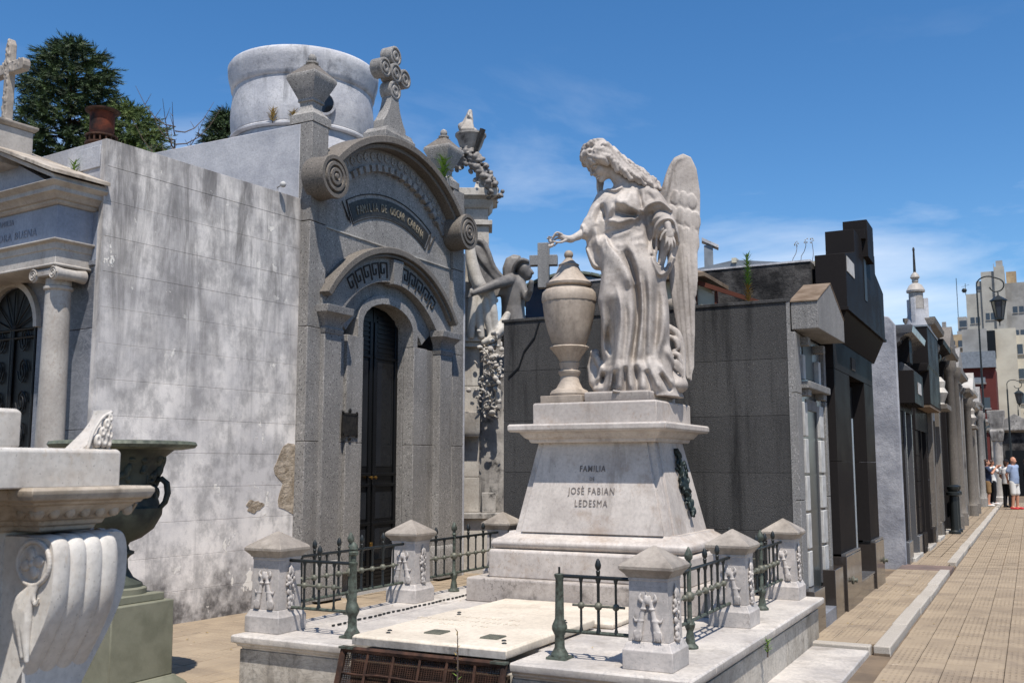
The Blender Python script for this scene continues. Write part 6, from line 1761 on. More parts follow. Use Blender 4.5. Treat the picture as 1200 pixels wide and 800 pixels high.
# figure holding drapery: pale diagonal folds
s.stroke([cq(549, 292, -.2), cq(552, 315, -.22), cq(560, 338, -.22), cq(572, 350, -.2), cq(580, 356, -.15)], [.07, .09, .10, .07, .04], .03, fine=3)
for u0_, u1_, u2_ in ((553, 552, 551), (559, 560, 563), (566, 569, 575), (574, 577, 580)):
    s.stroke([cq(u0_, 345, -.2), cq(u1_, 370, -.2), cq(u2_, 398, -.16)], [.05, .065, .05], .012, fine=3)
s.stroke([cq(594, 372, -.1), cq(584, 392, -.16), cq(574, 402, -.2)], [.05, .09, .06], .03, fine=3)
s.stroke([cq(588, 390, -.2), cq(578, 400, -.25), cq(566, 406, -.25)], [.04, .06, .04], .03, fine=3)
obj('hanging_drapery', s.mesh('hanging_drapery', 'marble_carved'), None, TC, local=True)
leafy_weed('fern', 'small green fern growing beside the far vase finial', (-7.05, 11.55, 5.42), .34, ('leaf_green',), 12, 26, .03, .16)

# ------------------------------------------------------------------ vaulted tomb and cross far behind the pebbled one
TV = thing('vaulted_tomb', 'tomb with shallow green barrel roof and blue glass, behind the pebbled wall', 'tomb', (-7.8, 17.6, 0), R(20))
def Vt(name, mb, mat, **k): return obj(name, mb, mat, TV, local=True, **k)
Vt('wall', MB().box(-1.0, 1.1, .1, 2.4, 0, 4.45), 'marble_sooty')
Vt('blue_glass', MB().box(-.9, 1.0, .06, .1, 4.40, 4.92), 'glass_panel')
Vt('sill', MB().box(-1.05, 1.15, .0, .12, 4.28, 4.36), 'marble_carved')
for x in (-.72, -.40): Vt('baluster', MB().lathe(x, .05, [(.07, 3.9), (.05, 4.0), (.08, 4.1), (.05, 4.28)], 12), 'marble_sooty')
n = 14; L = [(-1.12 + 2.35 * i / n, 4.90 + .34 * math.sin(math.pi * i / n)) for i in range(n + 1)]
for i in range(n):
    (a, b), (c, d) = L[i], L[i + 1]
    Vt('roof_strip', MB().prism([(a + .004, b), (c - .004, d), (c - .004, d + .05), (a + .004, b + .05)], -.05, 2.5, 'y'), 'roof_green')
Vt('gable_infill', MB().prism(L, .08, .10, 'y'), 'glass_panel')
ctv = thing('stone_cross', 'plain grey stone cross standing behind the urn and the winged figure', 'cross', (-8.15, 17.1, 4.9), R(20))
obj('post', MB().box(-.11, .11, -.09, .09, 0, .88), 'pebble_pale', ctv, local=True, bevel=.01); obj('arm', MB().box(-.27, .27, -.085, .085, .44, .64), 'pebble_pale', ctv, local=True, bevel=.01)
lv = thing('roof_lantern', 'small dark vent turret with pale tilted lid, right of the angel wing', 'vent', (-4.72, 16.5, 0), R(17)); lv.scale = (.5, .5, .97)
obj('shaft', MB().box(-.15, .15, -.15, .15, 3.2, 5.42), 'lead_sheet', lv, local=True); obj('lid', MB().prism([(-.22, 5.50), (.34, 5.36), (.34, 5.41), (-.22, 5.56)], -.22, .22, 'y'), 'lead_paint', lv, local=True)
# ------------------------------------------------------------------ the row of tombs receding along the pavement
def row_tomb(label, y0, y1, H, x, mat, trim, plan, door='door_black', seed=0, side=None):
    t = thing('street_tomb', label, 'tomb', (x - 1.2, (y0 + y1) / 2, SW), 0, 'tombs along the pavement')
    P = lambda n, mb, m, par=None, **k: obj(n, mb, m, par or t, **k)
    yc = (y0 + y1) / 2; w = y1 - y0; z0 = SW - .1; rs = random.Random(seed)
    P('body', MB().box(x - 2.6, x - .12, y0 + .02, y1 - .02, z0, H - .25), side or mat)
    dw = min(.42, w * .2); dh = min(2.25, H * .58)
    for a, b in ((y0, yc - dw - .08), (yc + dw + .08, y1)):
        k = 4; hs = [z0 + .42 + (dh - .42 + .2) * i / k for i in range(k + 1)]
        for i in range(k): P('facing_stone', MB().box(x - .12, x, a + .002, b - .002, hs[i] + .003, hs[i + 1] - .003), mat, bevel=.004)
        P('plinth', MB().box(x - .12, x + .06, a, b, z0, z0 + .418), trim, bevel=.006)
    P('lintel', MB().box(x - .12, x + .01, y0 + .002, y1 - .002, z0 + dh + .203, H - .42), mat, bevel=.004)
    d = P('door', MB().box(x - .2, x - .15, yc - dw - .08, yc + dw + .08, z0, z0 + dh + .2), door)
    for sg in (-1, 1):
        P('door_frame', MB().box(x - .15, x + .03, yc + sg * (dw + .04) - .04, yc + sg * (dw + .04) + .04, z0, z0 + dh + .2), trim, bevel=.004)
        P('door_panel', MB().box(x - .15, x - .13, min(yc + sg * .03, yc + sg * (dw - .04)), max(yc + sg * .03, yc + sg * (dw - .04)), z0 + .5, z0 + dh - .1), 'glass_dark', d)
    P('handle', MB().tube([(x - .12, yc + .05, z0 + 1.0), (x - .10, yc + .05, z0 + 1.1), (x - .12, yc + .05, z0 + 1.2)], .012, 6), 'white_metal', d)
    P('step', MB().box(x - .15, x + .10, yc - dw - .2, yc + dw + .2, z0 - .02, z0 + .16), 'marble_carved', bevel=.008)
    if 'p' in plan:
        for sg in (-1, 1):
            yy = yc + sg * (w / 2 - .22)
            P('pilaster', MB().box(x, x + .09, yy - .14, yy + .14, z0 + .42, H - .62), trim, bevel=.006)
            P('pilaster_cap', MB().stack([(H - .62, x, x + .10, yy - .15, yy + .15), (H - .52, x, x + .16, yy - .2, yy + .2), (H - .44, x, x + .16, yy - .2, yy + .2)]), trim, bevel=.005)
    if 'c' in plan:
        for sg in (-1, 1):
            yy = yc + sg * (w / 2 - .26)
            P('column', MB().lathe(x + .13, yy, [(.16, z0), (.16, z0 + .4), (.13, z0 + .44), (.12, z0 + .6), (.10, H - .75), (.14, H - .68), (.17, H - .55), (.17, H - .42)], 18), trim)
    pr = ((H - .42, .0), (H - .36, .06), (H - .33, .06), (H - .27, .14), (H - .24, .24), (H - .14, .26), (H - .12, .24))
    P('cornice', MB().stack([(z, x - .3, x + e, y0 + .01 - e * .15, y1 - .01 + e * .15) for z, e in pr]), trim, bevel=.005)
    if 'g' in plan: P('gable', MB().prism([(y0, H - .118), (y1, H - .118), (yc, H + w * .22)], x - .5, x + .2, 'x'), trim, bevel=.008)
    if 'a' in plan:
        P('attic', MB().box(x - .5, x + .04, y0 + .15, y1 - .15, H - .118, H + .3), mat, bevel=.008); P('attic_cap', MB().box(x - .55, x + .1, y0 + .1, y1 - .1, H + .302, H + .38), trim, bevel=.008)
    if 'x' in plan:
        zt = H + (.38 if 'a' in plan else w * .2)
        P('cross', MB().box(x - .2, x - .1, yc - .05, yc + .05, zt - .1, zt + .75).box(x - .199, x - .101, yc - .22, yc + .22, zt + .38, zt + .48), trim, bevel=.006)
    if 'u' in plan:
        zt = H + (.38 if 'a' in plan else -.12)
        for yy in (y0 + .3, y1 - .3): P('roof_urn', MB().lathe(x - .15, yy, [(.12, zt), (.12, zt + .06), (.05, zt + .12), (.14, zt + .3), (.16, zt + .4), (.08, zt + .46), (.03, zt + .56)], 16), trim)
    if 'b' in plan: P('balcony_shelf', MB().box(x, x + .35, yc - .6, yc + .6, dh + .35, dh + .45), trim, bevel=.01); P('shelf_bust', MB().lathe(x + .18, yc, [(.12, dh + .45), (.08, dh + .5), (.16, dh + .7), (.1, dh + .8), (.12, dh + .92), (.04, dh + 1.02)], 14), 'marble_carved')
    return t
PW = 15.98
row_tomb('black tomb with rough white plaster side wall, first beyond the passage', PW + .04, 18.05, 3.75, -1.72, 'black_granite', 'grey_polished', '', side='mouldy_plaster', seed=1)
fw_ = thing('plaster_wall', 'rough white plastered end wall facing us beyond the black tomb', 'wall', (-2.6, PW, 0))
L = [(-4.4, SW - .1), (-1.70, SW - .1), (-1.70, 3.62), (-1.78, 3.74), (-2.1, 3.80), (-4.4, 3.85)]
obj('plaster', MB().prism(L, PW - .16, PW, 'y'), 'white_plaster_rough', fw_, bevel=.012)
bx_ = thing('black_cross_box', 'black polished block with stepped cross shape over the first door beyond the passage', 'ornament', (-1.6, 17.0, 2.4))
obj('block', MB().box(-1.72, -1.50, 16.2, 17.6, 2.45, 2.95), 'black_granite', bx_, bevel=.006); obj('sloped_cap', MB().prism([(-1.72, 2.95), (-1.50, 2.95), (-1.66, 3.08), (-1.72, 3.08)], 16.2, 17.6, 'y'), 'grey_polished', bx_, bevel=.004)
obj('upright', MB().box(-1.72, -1.56, 16.35, 16.75, 3.08, 3.60), 'black_granite', bx_, bevel=.005); obj('plate', MB().box(-1.498, -1.49, 16.7, 17.2, 2.62, 2.8), 'panel_white', bx_)
row_tomb('tall black granite tomb whose upper block juts over the pavement', 18.1, 20.4, 3.35, -1.70, 'black_granite', 'black_granite', '', seed=2)
jb = thing('jutting_block', 'glossy black block jutting over the pavement above a dark door', 'ornament', (-1.6, 19.2, 2.5))
obj('block', MB().box(-1.75, -1.45, 18.3, 20.5, 2.55, 3.88), 'black_granite', jb, bevel=.006); obj('underside', MB().box(-1.74, -1.46, 18.31, 20.49, 2.50, 2.548), 'roof_brown', jb); obj('edge_strip', MB().box(-1.75, -1.44, 18.29, 20.51, 3.88, 3.91), 'lead_sheet', jb)
row_tomb('white lantern topped tomb with heavy brown cornice', 20.5, 22.7, 4.45, -1.72, 'marble_blue_grey', 'granite_brown', 'pb', side='blue_white_paint', seed=3)
ln = thing('roof_turret', 'small weathered turret with ball cap and thin spire on a tomb roof', 'turret', (-1.80, 20.6, 4.2)); ln.scale = (.6, .6, .86)
T_ = lambda n, p, m='marble_sooty': obj(n, MB().lathe(0, 0, p, 20), m, ln, local=True)
T_('pedestal', [(.5, -.3), (.34, .1), (.26, .3), (.26, .36)], 'blue_white_paint'); T_('drum', [(.20, .36), (.22, .38), (.22, .74), (.2, .76)]); T_('dome', [(.28, .76), (.29, .80), (.2, .92), (.1, .97)], 'marble_warm'); T_('knob', [(.06, .97), (.1, 1.0), (.1, 1.06), (.15, 1.1), (.12, 1.16), (.05, 1.22)], 'marble_warm'); T_('spire', [(.045, 1.2), (.03, 1.7), (.04, 1.75), (.02, 1.8)], 'bronze_dark')
for a in (0, 2.1, 4.2): obj('side_pier', MB().box(.22, .36, -.06, .06, .0, .62).xf(Matrix.Rotation(a + .3, 4, 'Z')), 'lead_paint', ln, local=True)
specs = (('dark granite tomb with pilasters and flat attic, fourth in the row', 22.8, 24.9, 4.3, 'black_granite', 'black_granite', 'pa', 4),
         ('blackened tomb with two slim brown columns, in the receding row', 25.0, 27.3, 4.35, 'mouldy_plaster', 'granite_brown', 'cg', 5),
         ('grey granite tomb with gable cross, behind the pair of black posts', 27.4, 29.6, 4.1, 'granite_brown', 'granite', 'pgx', 6),
         ('mouldy dark tomb with roof urns, midway down the row', 29.7, 32.0, 4.2, 'mouldy_plaster', 'marble_dark', 'pau', 7),
         ('dark tomb with shelf and bust, in the far part of the row', 32.1, 34.2, 3.9, 'mouldy_plaster', 'granite_brown', 'cb', 8),
         ('weathered marble tomb with gable, third from the far end of the row', 34.3, 36.6, 4.0, 'marble_sooty', 'marble_carved', 'pg', 9),
         ('grey tomb with attic at the far end of the row', 36.7, 39.2, 3.7, 'pebble_pale', 'marble_sooty', 'pa', 10),
         ('last dark tomb of the row, behind the two sightseers', 39.3, 41.6, 3.9, 'black_granite', 'granite', 'cg', 11))
for i, (lb, a, b, H, m1, m2, pl_, sd_) in enumerate(specs):
    row_tomb(lb, a, b, H, -1.74 + .03 * ((i * 7) % 3), m1, m2, pl_, seed=sd_)
for i, y in enumerate((23.6, 24.3)):
    t = thing('short_post', 'short black cast iron post with ringed cap on the pavement, ' + ('nearer of the two' if i == 0 else 'farther of the two'), 'post', (-1.52, y, SW), 0, 'black posts on the pavement')
    obj('shaft', MB().lathe(0, 0, [(.12, 0), (.12, .05), (.085, .08), (.08, .78), (.08, .8)], 18), 'iron_black', t, local=True); obj('cap', MB().lathe(0, 0, [(.10, .8), (.14, .82), (.14, .88), (.09, .9), (.12, .95), (.12, 1.0), (.05, 1.03)], 18), 'iron_black', t, local=True)
# marble column at the crossing, and the tombs that close the street
cm = thing('street_column', 'thick pale column with heavy carved capital at the end of the row', 'column', (-1.15, 45.2, 0)); cm.scale = (.64, .64, 1)
obj('shaft', MB().lathe(0, 0, [(.42, 0), (.42, .25), (.34, .3), (.30, .5), (.27, 2.4), (.3, 2.5)], 28), 'marble_warm', cm, local=True)
obj('capital', MB().stack([(2.5, -.32, .32, -.32, .32), (2.9, -.42, .42, -.42, .42), (3.0, -.36, .36, -.36, .36), (3.5, -.5, .5, -.5, .5), (3.75, -.52, .52, -.52, .52)]), 'marble_sooty', cm, local=True, bevel=.03)
def end_tomb(x0, x1, y, H, mat, trim, label):
    t = thing('end_tomb', label, 'tomb', ((x0 + x1) / 2, y + 1, 0), 0, 'tombs closing the street'); xc = (x0 + x1) / 2
    obj('body', MB().box(x0, x1, y, y + 3, -.05, H), mat, t, bevel=.01); obj('door', MB().box(xc - .5, xc + .5, y - .03, y, 0, 2.3), 'door_black', t)
    obj('cornice', MB().stack([(H, x0 - .02, x1 + .02, y - .05, y + 3), (H + .12, x0 - .2, x1 + .2, y - .25, y + 3), (H + .25, x0 - .2, x1 + .2, y - .25, y + 3)]), trim, t, bevel=.01)
    for sx in (x0 + .25, x1 - .25): obj('pilaster', MB().box(sx - .2, sx + .2, y - .12, y, 0, H - .01), trim, t, bevel=.01)
    obj('gable', MB().prism([(x0, H + .252), (x1, H + .252), (xc, H + .95)], y - .1, y + 1, 'y'), trim, t, bevel=.01)
end_tomb(-4.6, -2.0, 56, 3.6, 'marble_carved', 'marble_warm', 'pale gabled tomb closing the street, at left')
end_tomb(-1.8, .6, 57, 3.2, 'mouldy_plaster', 'marble_sooty', 'dark gabled tomb closing the street, behind the people')
end_tomb(.9, 3.6, 56.5, 3.7, 'marble_carved', 'marble_carved', 'white gabled tomb closing the street, at right')
# ------------------------------------------------------------------ street lamps
def lamp(loc, H, s_, label):
    t = thing('street_lamp', label, 'lamp', loc, 0, 'crook necked street lamps'); Rr = .30 * s_
    obj('pole', MB().lathe(0, 0, [(.13, 0), (.13, .5), (.07, .6), (.045, 1.2), (.032, H - Rr * 1.6)], 14), 'iron_black', t, local=True)
    pts = [(0, 0, H - Rr * 1.7)] + [(Rr * .95 - Rr * .95 * math.cos(a), 0, H - Rr * .75 + Rr * .75 * math.sin(a)) for a in np.linspace(0, math.pi * .62, 10)]
    pts += [(Rr * 1.70 + Rr * .62 * math.cos(a), 0, H - Rr * .90 + Rr * .62 * math.sin(a)) for a in np.linspace(math.pi * .38, -math.pi * .92, 14)]
    obj('crook', MB().tube(pts, .019 * s_, 8), 'iron_black', t, local=True)
    hx, hz = Rr * 1.78, H - Rr * 1.54; k = .19 * s_
    b = obj('lantern_frame', MB().lathe(hx, 0, [(.02, hz), (.03, hz - .10 * s_), (k * 1.2, hz - .24 * s_), (k * 1.22, hz - .27 * s_), (k * .9, hz - .275 * s_)], 6), 'iron_black', t, local=True, angle=20)
    obj('lantern_glass', MB().lathe(hx, 0, [(k * .98, hz - .28 * s_), (k * .55, hz - .74 * s_)], 6), 'glass_window', t, local=True, angle=20)
    for j in range(6):
        a = j * math.pi / 3; obj('glazing_bar', MB().tube([(hx + k * math.cos(a), k * math.sin(a), hz - .28 * s_), (hx + k * .57 * math.cos(a), k * .57 * math.sin(a), hz - .75 * s_)], .012 * s_, 5), 'iron_black', b, local=True)
    obj('lantern_base', MB().lathe(hx, 0, [(k * .62, hz - .74 * s_), (k * .62, hz - .79 * s_), (.03, hz - .86 * s_), (.015, hz - .98 * s_)], 6), 'iron_black', t, local=True, angle=20)
lamp((-1.62, 46.3, 0), 9.5, 1.5, 'tall black street lamp with crook neck and lantern, nearest of three')
lamp((-.75, 50.0, 0), 5.35, .85, 'black crook necked street lamp farther down the street')
lamp((-.45, 62.0, 0), 5.0, .85, 'black crook necked street lamp, farthest of three')

# ------------------------------------------------------------------ city buildings beyond the cemetery
def wins(parent, xs, zs, y, w, h, mat='glass_window', depth=.15):
    for x in xs:
        for z in zs: obj('window', MB().box(x - w / 2, x + w / 2, y - .06, y + .02, z - h / 2, z + h / 2), mat, parent); obj('sill', MB().box(x - w / 2 - .1, x + w / 2 + .1, y - .2, y - .06, z - h / 2 - .15, z - h / 2), 'grey_wall', parent)
ap = thing('apartment_block', 'tall pale apartment block with stepped top and slab tower, beyond the cemetery', 'building', (-5, 318, 0))
Y = 311.0
obj('left_wing', MB().box(-13.8, -9.6, Y, Y + 16, 0, 50.5), 'white_wall', ap); obj('centre_wing', MB().box(-9.6, -6.1, Y - .6, Y + 16, 0, 56.5), 'white_wall', ap); obj('step', MB().box(-11.0, -9.6, Y, Y + 10, 50.5, 54.0), 'white_wall', ap)
obj('slab_tower', MB().box(-6.1, -3.6, Y - 1.2, Y + 12, 0, 57.6), 'white_wall', ap); obj('tower_shade_strip', MB().box(-6.25, -6.1, Y - 1.4, Y - .6, 20, 58.4), 'grey_wall', ap); obj('tower_top', MB().box(-5.6, -3.9, Y - .6, Y + 4, 57.6, 59.4), 'grey_wall', ap)
obj('right_wing', MB().box(-3.6, 16, Y + 1, Y + 18, 0, 53.0), 'grey_wall', ap); obj('roof_hut', MB().box(-3.2, -.6, Y + 4, Y + 10, 53.0, 56.8), 'tan_wall', ap); obj('roof_rail', MB().box(1.5, 4, Y + 1.5, Y + 2, 53.5, 54.6), 'rust', ap)
wins(ap, (-12.4, -11.0), (42.8, 36.4, 29.8), Y, 1.1, 1.8); wins(ap, (-8.4, -7.1), (43.6, 37.6, 30.6), Y - .6, 1.05, 2.0); wins(ap, (-10.3,), (52.0,), Y, .8, 1.2)
wins(ap, (-1.4, .2), (45.3, 38.6), Y + 1, 1.2, 1.8); wins(ap, (2.6, 4.4, 6.6), (45.3, 38.6, 32, 26, 20, 14), Y + 1, 1.2, 1.8); wins(ap, (-1.4, .2), (20, 14, 26), Y + 1, 1.2, 1.8)
obj('aerial', MB().tube([(-13.9, Y + 2, 50.5), (-13.9, Y + 2, 54)], .08, 5).tube([(-14.9, Y + 2, 53), (-12.9, Y + 2, 53.6)], .05, 4), 'iron_black', ap); obj('dish', MB().ball((-14.2, Y + 1, 51.8), .7, 12, 8, (1, .4, 1)), 'iron_black', ap)
cb = thing('cream_building', 'narrow cream blank walled building with black roof tank', 'building', (-2.0, 158, 0)); Y = 155.0
obj('blank_wall', MB().box(-3.7, -.8, Y, Y + 9, 0, 20.7), 'cream_wall', cb); obj('shoulder', MB().box(-4.4, -3.7, Y + .1, Y + 8, 0, 17.4), 'cream_wall', cb); obj('black_tank', MB().box(-5.4, -3.4, Y - 1.0, Y - .01, 16.6, 20.4), 'door_black', cb); obj('roof_stub', MB().box(-3.0, -2.2, Y + 1, Y + 2, 20.7, 21.5), 'grey_wall', cb)
wins(cb, (-.4, .5), (18, 14.5, 11, 7.5), Y + 3, .7, 1.4); obj('side_wall', MB().box(-.9, 4, Y + 3, Y + 12, 0, 20.0), 'cream_wall', cb)
rb_ = thing('red_brown_building', 'red brown building with grey roof strip, left of the cream wall', 'building', (-7.5, 140, 0)); Y = 135.0
obj('wall', MB().box(-8.0, -3.2, Y, Y + 8, 0, 13.5), 'red_brown_wall', rb_); obj('grey_strip', MB().box(-8.2, -3.1, Y - .5, Y + 2, 13.5, 15.5), 'lead_sheet', rb_)
wins(rb_, (-5.3,), (12.0,), Y, 1.9, .7, 'lead_sheet'); wins(rb_, (-6.0, -4.4), (9.2, 6.4), Y, .9, 1.3); obj('roof_wall', MB().box(-6.8, -4.0, Y + 2, Y + 3, 15.5, 18.6), 'grey_wall', rb_)
tb_ = thing('tan_building', 'small tan building with dark windows at the left of the far buildings', 'building', (-9, 152, 0)); Y = 150.0
obj('wall', MB().box(-9.3, -6.7, Y, Y + 6, 0, 19.6), 'tan_wall', tb_); wins(tb_, (-8.6, -7.7), (18.3,), Y, .5, .9)
tw_ = thing('grey_turret_building', 'small dark grey rooftop block with mast in front of the apartment block', 'building', (-11.5, 200, 0)); Y = 198.0
obj('block', MB().box(-10.6, -8.6, Y, Y + 5, 0, 26.0), 'grey_wall', tw_); obj('top_block', MB().box(-10.4, -8.9, Y, Y + 3, 26.0, 28.6), 'grey_wall', tw_); wins(tw_, (-9.5,), (27.3,), Y, 1.2, 1.2); obj('mast', MB().tube([(-10.3, Y + 1, 28), (-10.3, Y + 1, 36)], .06, 5), 'iron_black', tw_)

# ------------------------------------------------------------------ people
def person(loc, rz, label, shirt, legs, legmat, shoe, hair=None, arms='back', H=1.75, skin='skin', cap=None):
    t = thing('person', label, 'person', loc, rz, 'sightseers at the end of the street'); t.scale = (H / 1.75,) * 3
    h = .014; b = ((-.45, -.55, -.02), (.45, .35, 1.80))
    hip = [(-.09, 0, .90), (.09, 0, .90)]; kn = [(-.10, -.02, .48), (.11, -.03, .48)]; ank = [(-.11, .03, .08), (.12, 0, .08)]
    sh = [(-.19, 0, 1.42), (.19, 0, 1.42)]
    if arms == 'back': el = [(-.25, .10, 1.16), (.25, .10, 1.16)]; wr = [(-.08, .17, .95), (.06, .18, .97)]
    elif arms == 'camera': el = [(-.24, -.16, 1.22), (.24, -.16, 1.22)]; wr = [(-.08, -.32, 1.46), (.08, -.32, 1.46)]
    else: el = [(-.25, .02, 1.14), (.25, .0, 1.14)]; wr = [(-.24, -.12, .92), (.22, -.16, 1.0)]
    s = Sculpt(*b, h)
    s.loft([(.86, 0, 0, .15, .10), (1.05, 0, 0, .135, .095), (1.25, 0, 0, .155, .10), (1.40, 0, .0, .16, .09), (1.47, 0, 0, .08, .06)], .03)
    s.stroke([(0, .01, 1.44), (0, -.01, 1.56)], [.06, .055], .02); s.ell((0, -.01, 1.63), (.076, .096, .12), .02); s.ell((0, -.05, 1.59), (.058, .058, .075), .02)
    s.stroke([(0, -.10, 1.63), (0, -.125, 1.60)], [.012, .016], .008)
    for k in (0, 1):
        s.ell((-.078 if k == 0 else .078, .0, 1.62), (.014, .022, .034), .008)
        s.stroke([hip[k], kn[k], ank[k]], [.085, .058, .04], .03); s.stroke([ank[k], (ank[k][0] * 1.1, ank[k][1] - .14, .035)], [.042, .034], .02)
        s.stroke([sh[k], el[k], wr[k]], [.052, .042, .028], .02)
        d = Vector(wr[k]) - Vector(el[k]); d.normalize(); w_ = Vector(wr[k]); side = Vector((1, 0, 0)) if k == 0 else Vector((-1, 0, 0))
        s.ell(tuple(w_ + d * .05), (.035, .035, .045), .015)
        for f in range(4): s.stroke([tuple(w_ + d * .07 + side * (f - 1.5) * .018), tuple(w_ + d * (.15 - .012 * abs(f - 1.2)) + side * (f - 1.5) * .02)], [.010, .008], .004)
        s.stroke([tuple(w_ + d * .03 + side * .03), tuple(w_ + d * .09 + side * .055)], [.011, .009], .006)
    obj('body', s.mesh('body', skin), None, t, local=True)
    s = Sculpt(*b, h)
    s.loft([(.86, 0, 0, .19, .14), (1.05, 0, -.01, .18, .145), (1.25, 0, 0, .19, .14), (1.40, 0, 0, .18, .115), (1.475, 0, 0, .09, .075)], .03)
    for k in (0, 1):
        m = tuple((Vector(sh[k]) * .45 + Vector(el[k]) * .55)); s.stroke([sh[k], m], [.078, .075], .04)
    obj('shirt', s.mesh('shirt', shirt), None, t, local=True)
    s = Sculpt(*b, h)
    s.loft([(.82, 0, 0, .17, .13), (.96, 0, 0, .165, .125)], .03)
    for k in (0, 1):
        if legs == 'shorts': s.stroke([hip[k], tuple(Vector(hip[k]) * .15 + Vector(kn[k]) * .85)], [.105, .092], .03)
        else: s.stroke([hip[k], kn[k], (ank[k][0], ank[k][1], .10)], [.10, .078, .062], .03)
    obj('trousers' if legs != 'shorts' else 'shorts', s.mesh('trousers', legmat), None, t, local=True)
    for k in (0, 1):
        s = Sculpt((ank[k][0] - .1, -.35, -.02), (ank[k][0] + .1, .2, .16), .01)
        s.stroke([(ank[k][0], ank[k][1] + .03, .045), (ank[k][0] * 1.08, ank[k][1] - .17, .036)], [.05, .042], .02)
        obj('shoe', s.mesh('shoe', shoe), None, t, local=True)
    if hair:
        s = Sculpt(*b, .012); s.ell((0, .012, 1.665), (.086, .10, .095), .01); s.ell((0, .05, 1.60), (.07, .06, .10), .02); s.ell((0, -.12, 1.60), (.07, .07, .09), .02, cut=True)
        obj('hair', s.mesh('hair', hair), None, t, local=True)
    if cap:
        s = Sculpt(*b, .012); s.ell((0, 0, 1.68), (.09, .11, .085), .01); s.ell((0, -.12, 1.68), (.07, .07, .014), .02)
        obj('cap', s.mesh('cap', cap), None, t, local=True)
    return t
person((-.55, 38.9, .02), R(60), 'bald man in pale blue tee and white shorts, hands behind his back', 'shirt_blue', 'shorts', 'shorts_white', 'shoe_red', None, 'back', 1.80)
person((-.80, 40.6, .02), R(150), 'person in white shirt, dark cap and black trousers beside the bald man', 'shirt_white', 'long', 'cloth_black', 'cloth_black', 'hair_brown', 'down', 1.72, 'skin_tan', 'cloth_black')
person((-.12, 40.2, .02), R(100), 'person in black clothes cut by the right edge of the picture', 'cloth_black', 'long', 'cloth_black', 'cloth_black', 'hair_brown', 'down', 1.75)
person((-1.42, 40.2, SW), R(95), 'person in navy tee and khaki shorts taking a photo beside the column', 'shirt_navy', 'shorts', 'shorts_khaki', 'shoe_white', 'hair_brown', 'camera', 1.68)
person((-1.34, 42.4, SW), R(120), 'person in white top and dark trousers behind the one in navy', 'shirt_white', 'long', 'cloth_black', 'shoe_white', 'hair_brown', 'camera', 1.68, 'skin_tan')

# ------------------------------------------------------------------ trees above the left tombs
def needle_tuft(mb, p, d, L, n, rng, ln):
    d = d.normalized(); a = d.orthogonal().normalized(); b = d.cross(a)
    for i in range(n):
        t = (i + .5) / n; an_ = i * 2.399 + rng.random(); q_ = p + d * (L * t)
        o_ = (a * math.cos(an_) + b * math.sin(an_)); v = (o_ * (.9 - .35 * t) + d * (.55 + .4 * t)).normalized() * ln * rng.uniform(.7, 1.15)
        s_ = d.cross(o_).normalized() * ln * .10
        mb.add([q_ - s_, q_ + s_, q_ + v], [(0, 1, 2)])
def araucaria(loc, H, z0, rad, label, seed, nw=15, ln=.30, mat='needle_dark'):
    t = thing('araucaria_tree', label, 'tree', loc); rng = random.Random(seed)
    obj('trunk', MB().tube([(0, 0, -.3), (.05, 0, H * .5), (0, .03, H * .97)], [.42, .28, .05], 10), 'bark', t, local=True)
    br = MB(); lf_ = MB()
    for k in range(nw):
        f = k / (nw - 1); z = z0 + (H - z0) * f * .97; r = rad * math.sqrt(max(.02, 1 - f ** 2.2)) * rng.uniform(.88, 1.08); nb = 13 if f < .9 else 7
        for j in range(nb):
            a = 2 * math.pi * (j + rng.random() * .7) / nb; rr_ = r * rng.uniform(.85, 1.06); up_ = .55 * (f - .45) + rng.uniform(-.1, .1)
            pts = [Vector((0, 0, z))] + [Vector((math.cos(a) * rr_ * u, math.sin(a) * rr_ * u, z + rr_ * (up_ * u + .16 * u * u - .22 * u * (1 - u)))) for u in (.25, .5, .75, 1)]
            br.tube(pts, [.06, .05, .04, .03, .015], 4, False)
            for u in np.linspace(.42, 1.0, 8):
                i = min(int(u * 4), 3); p = pts[i] + (pts[i + 1] - pts[i]) * (u * 4 - i)
                for _ in range(2 if u < .8 else 4):
                    dd = Vector((math.cos(a + rng.uniform(-1.2, 1.2)), math.sin(a + rng.uniform(-1.2, 1.2)), rng.uniform(-.55, .45)))
                    needle_tuft(lf_, p, dd, rng.uniform(.5, .95), 22, rng, ln)
    obj('branches', br, 'bark', t, local=True, kind='stuff'); obj('crown', lf_, mat, t, local=True, angle=0)
    return t
araucaria((-47.8, 37.2, 0), 25.7, 13.5, 3.35, 'tall dark domed araucaria behind the left tombs', 3)
araucaria((-54.5, 32.5, 0), 23.0, 13.0, 3.4, 'dark araucaria at the left picture edge behind the stone cross', 5, 12)
araucaria((-43.4, 37.6, 0), 21.2, 13.0, 2.6, 'lower araucaria with light green tips, right of the tall one', 8, 11, .26, 'needle_light')
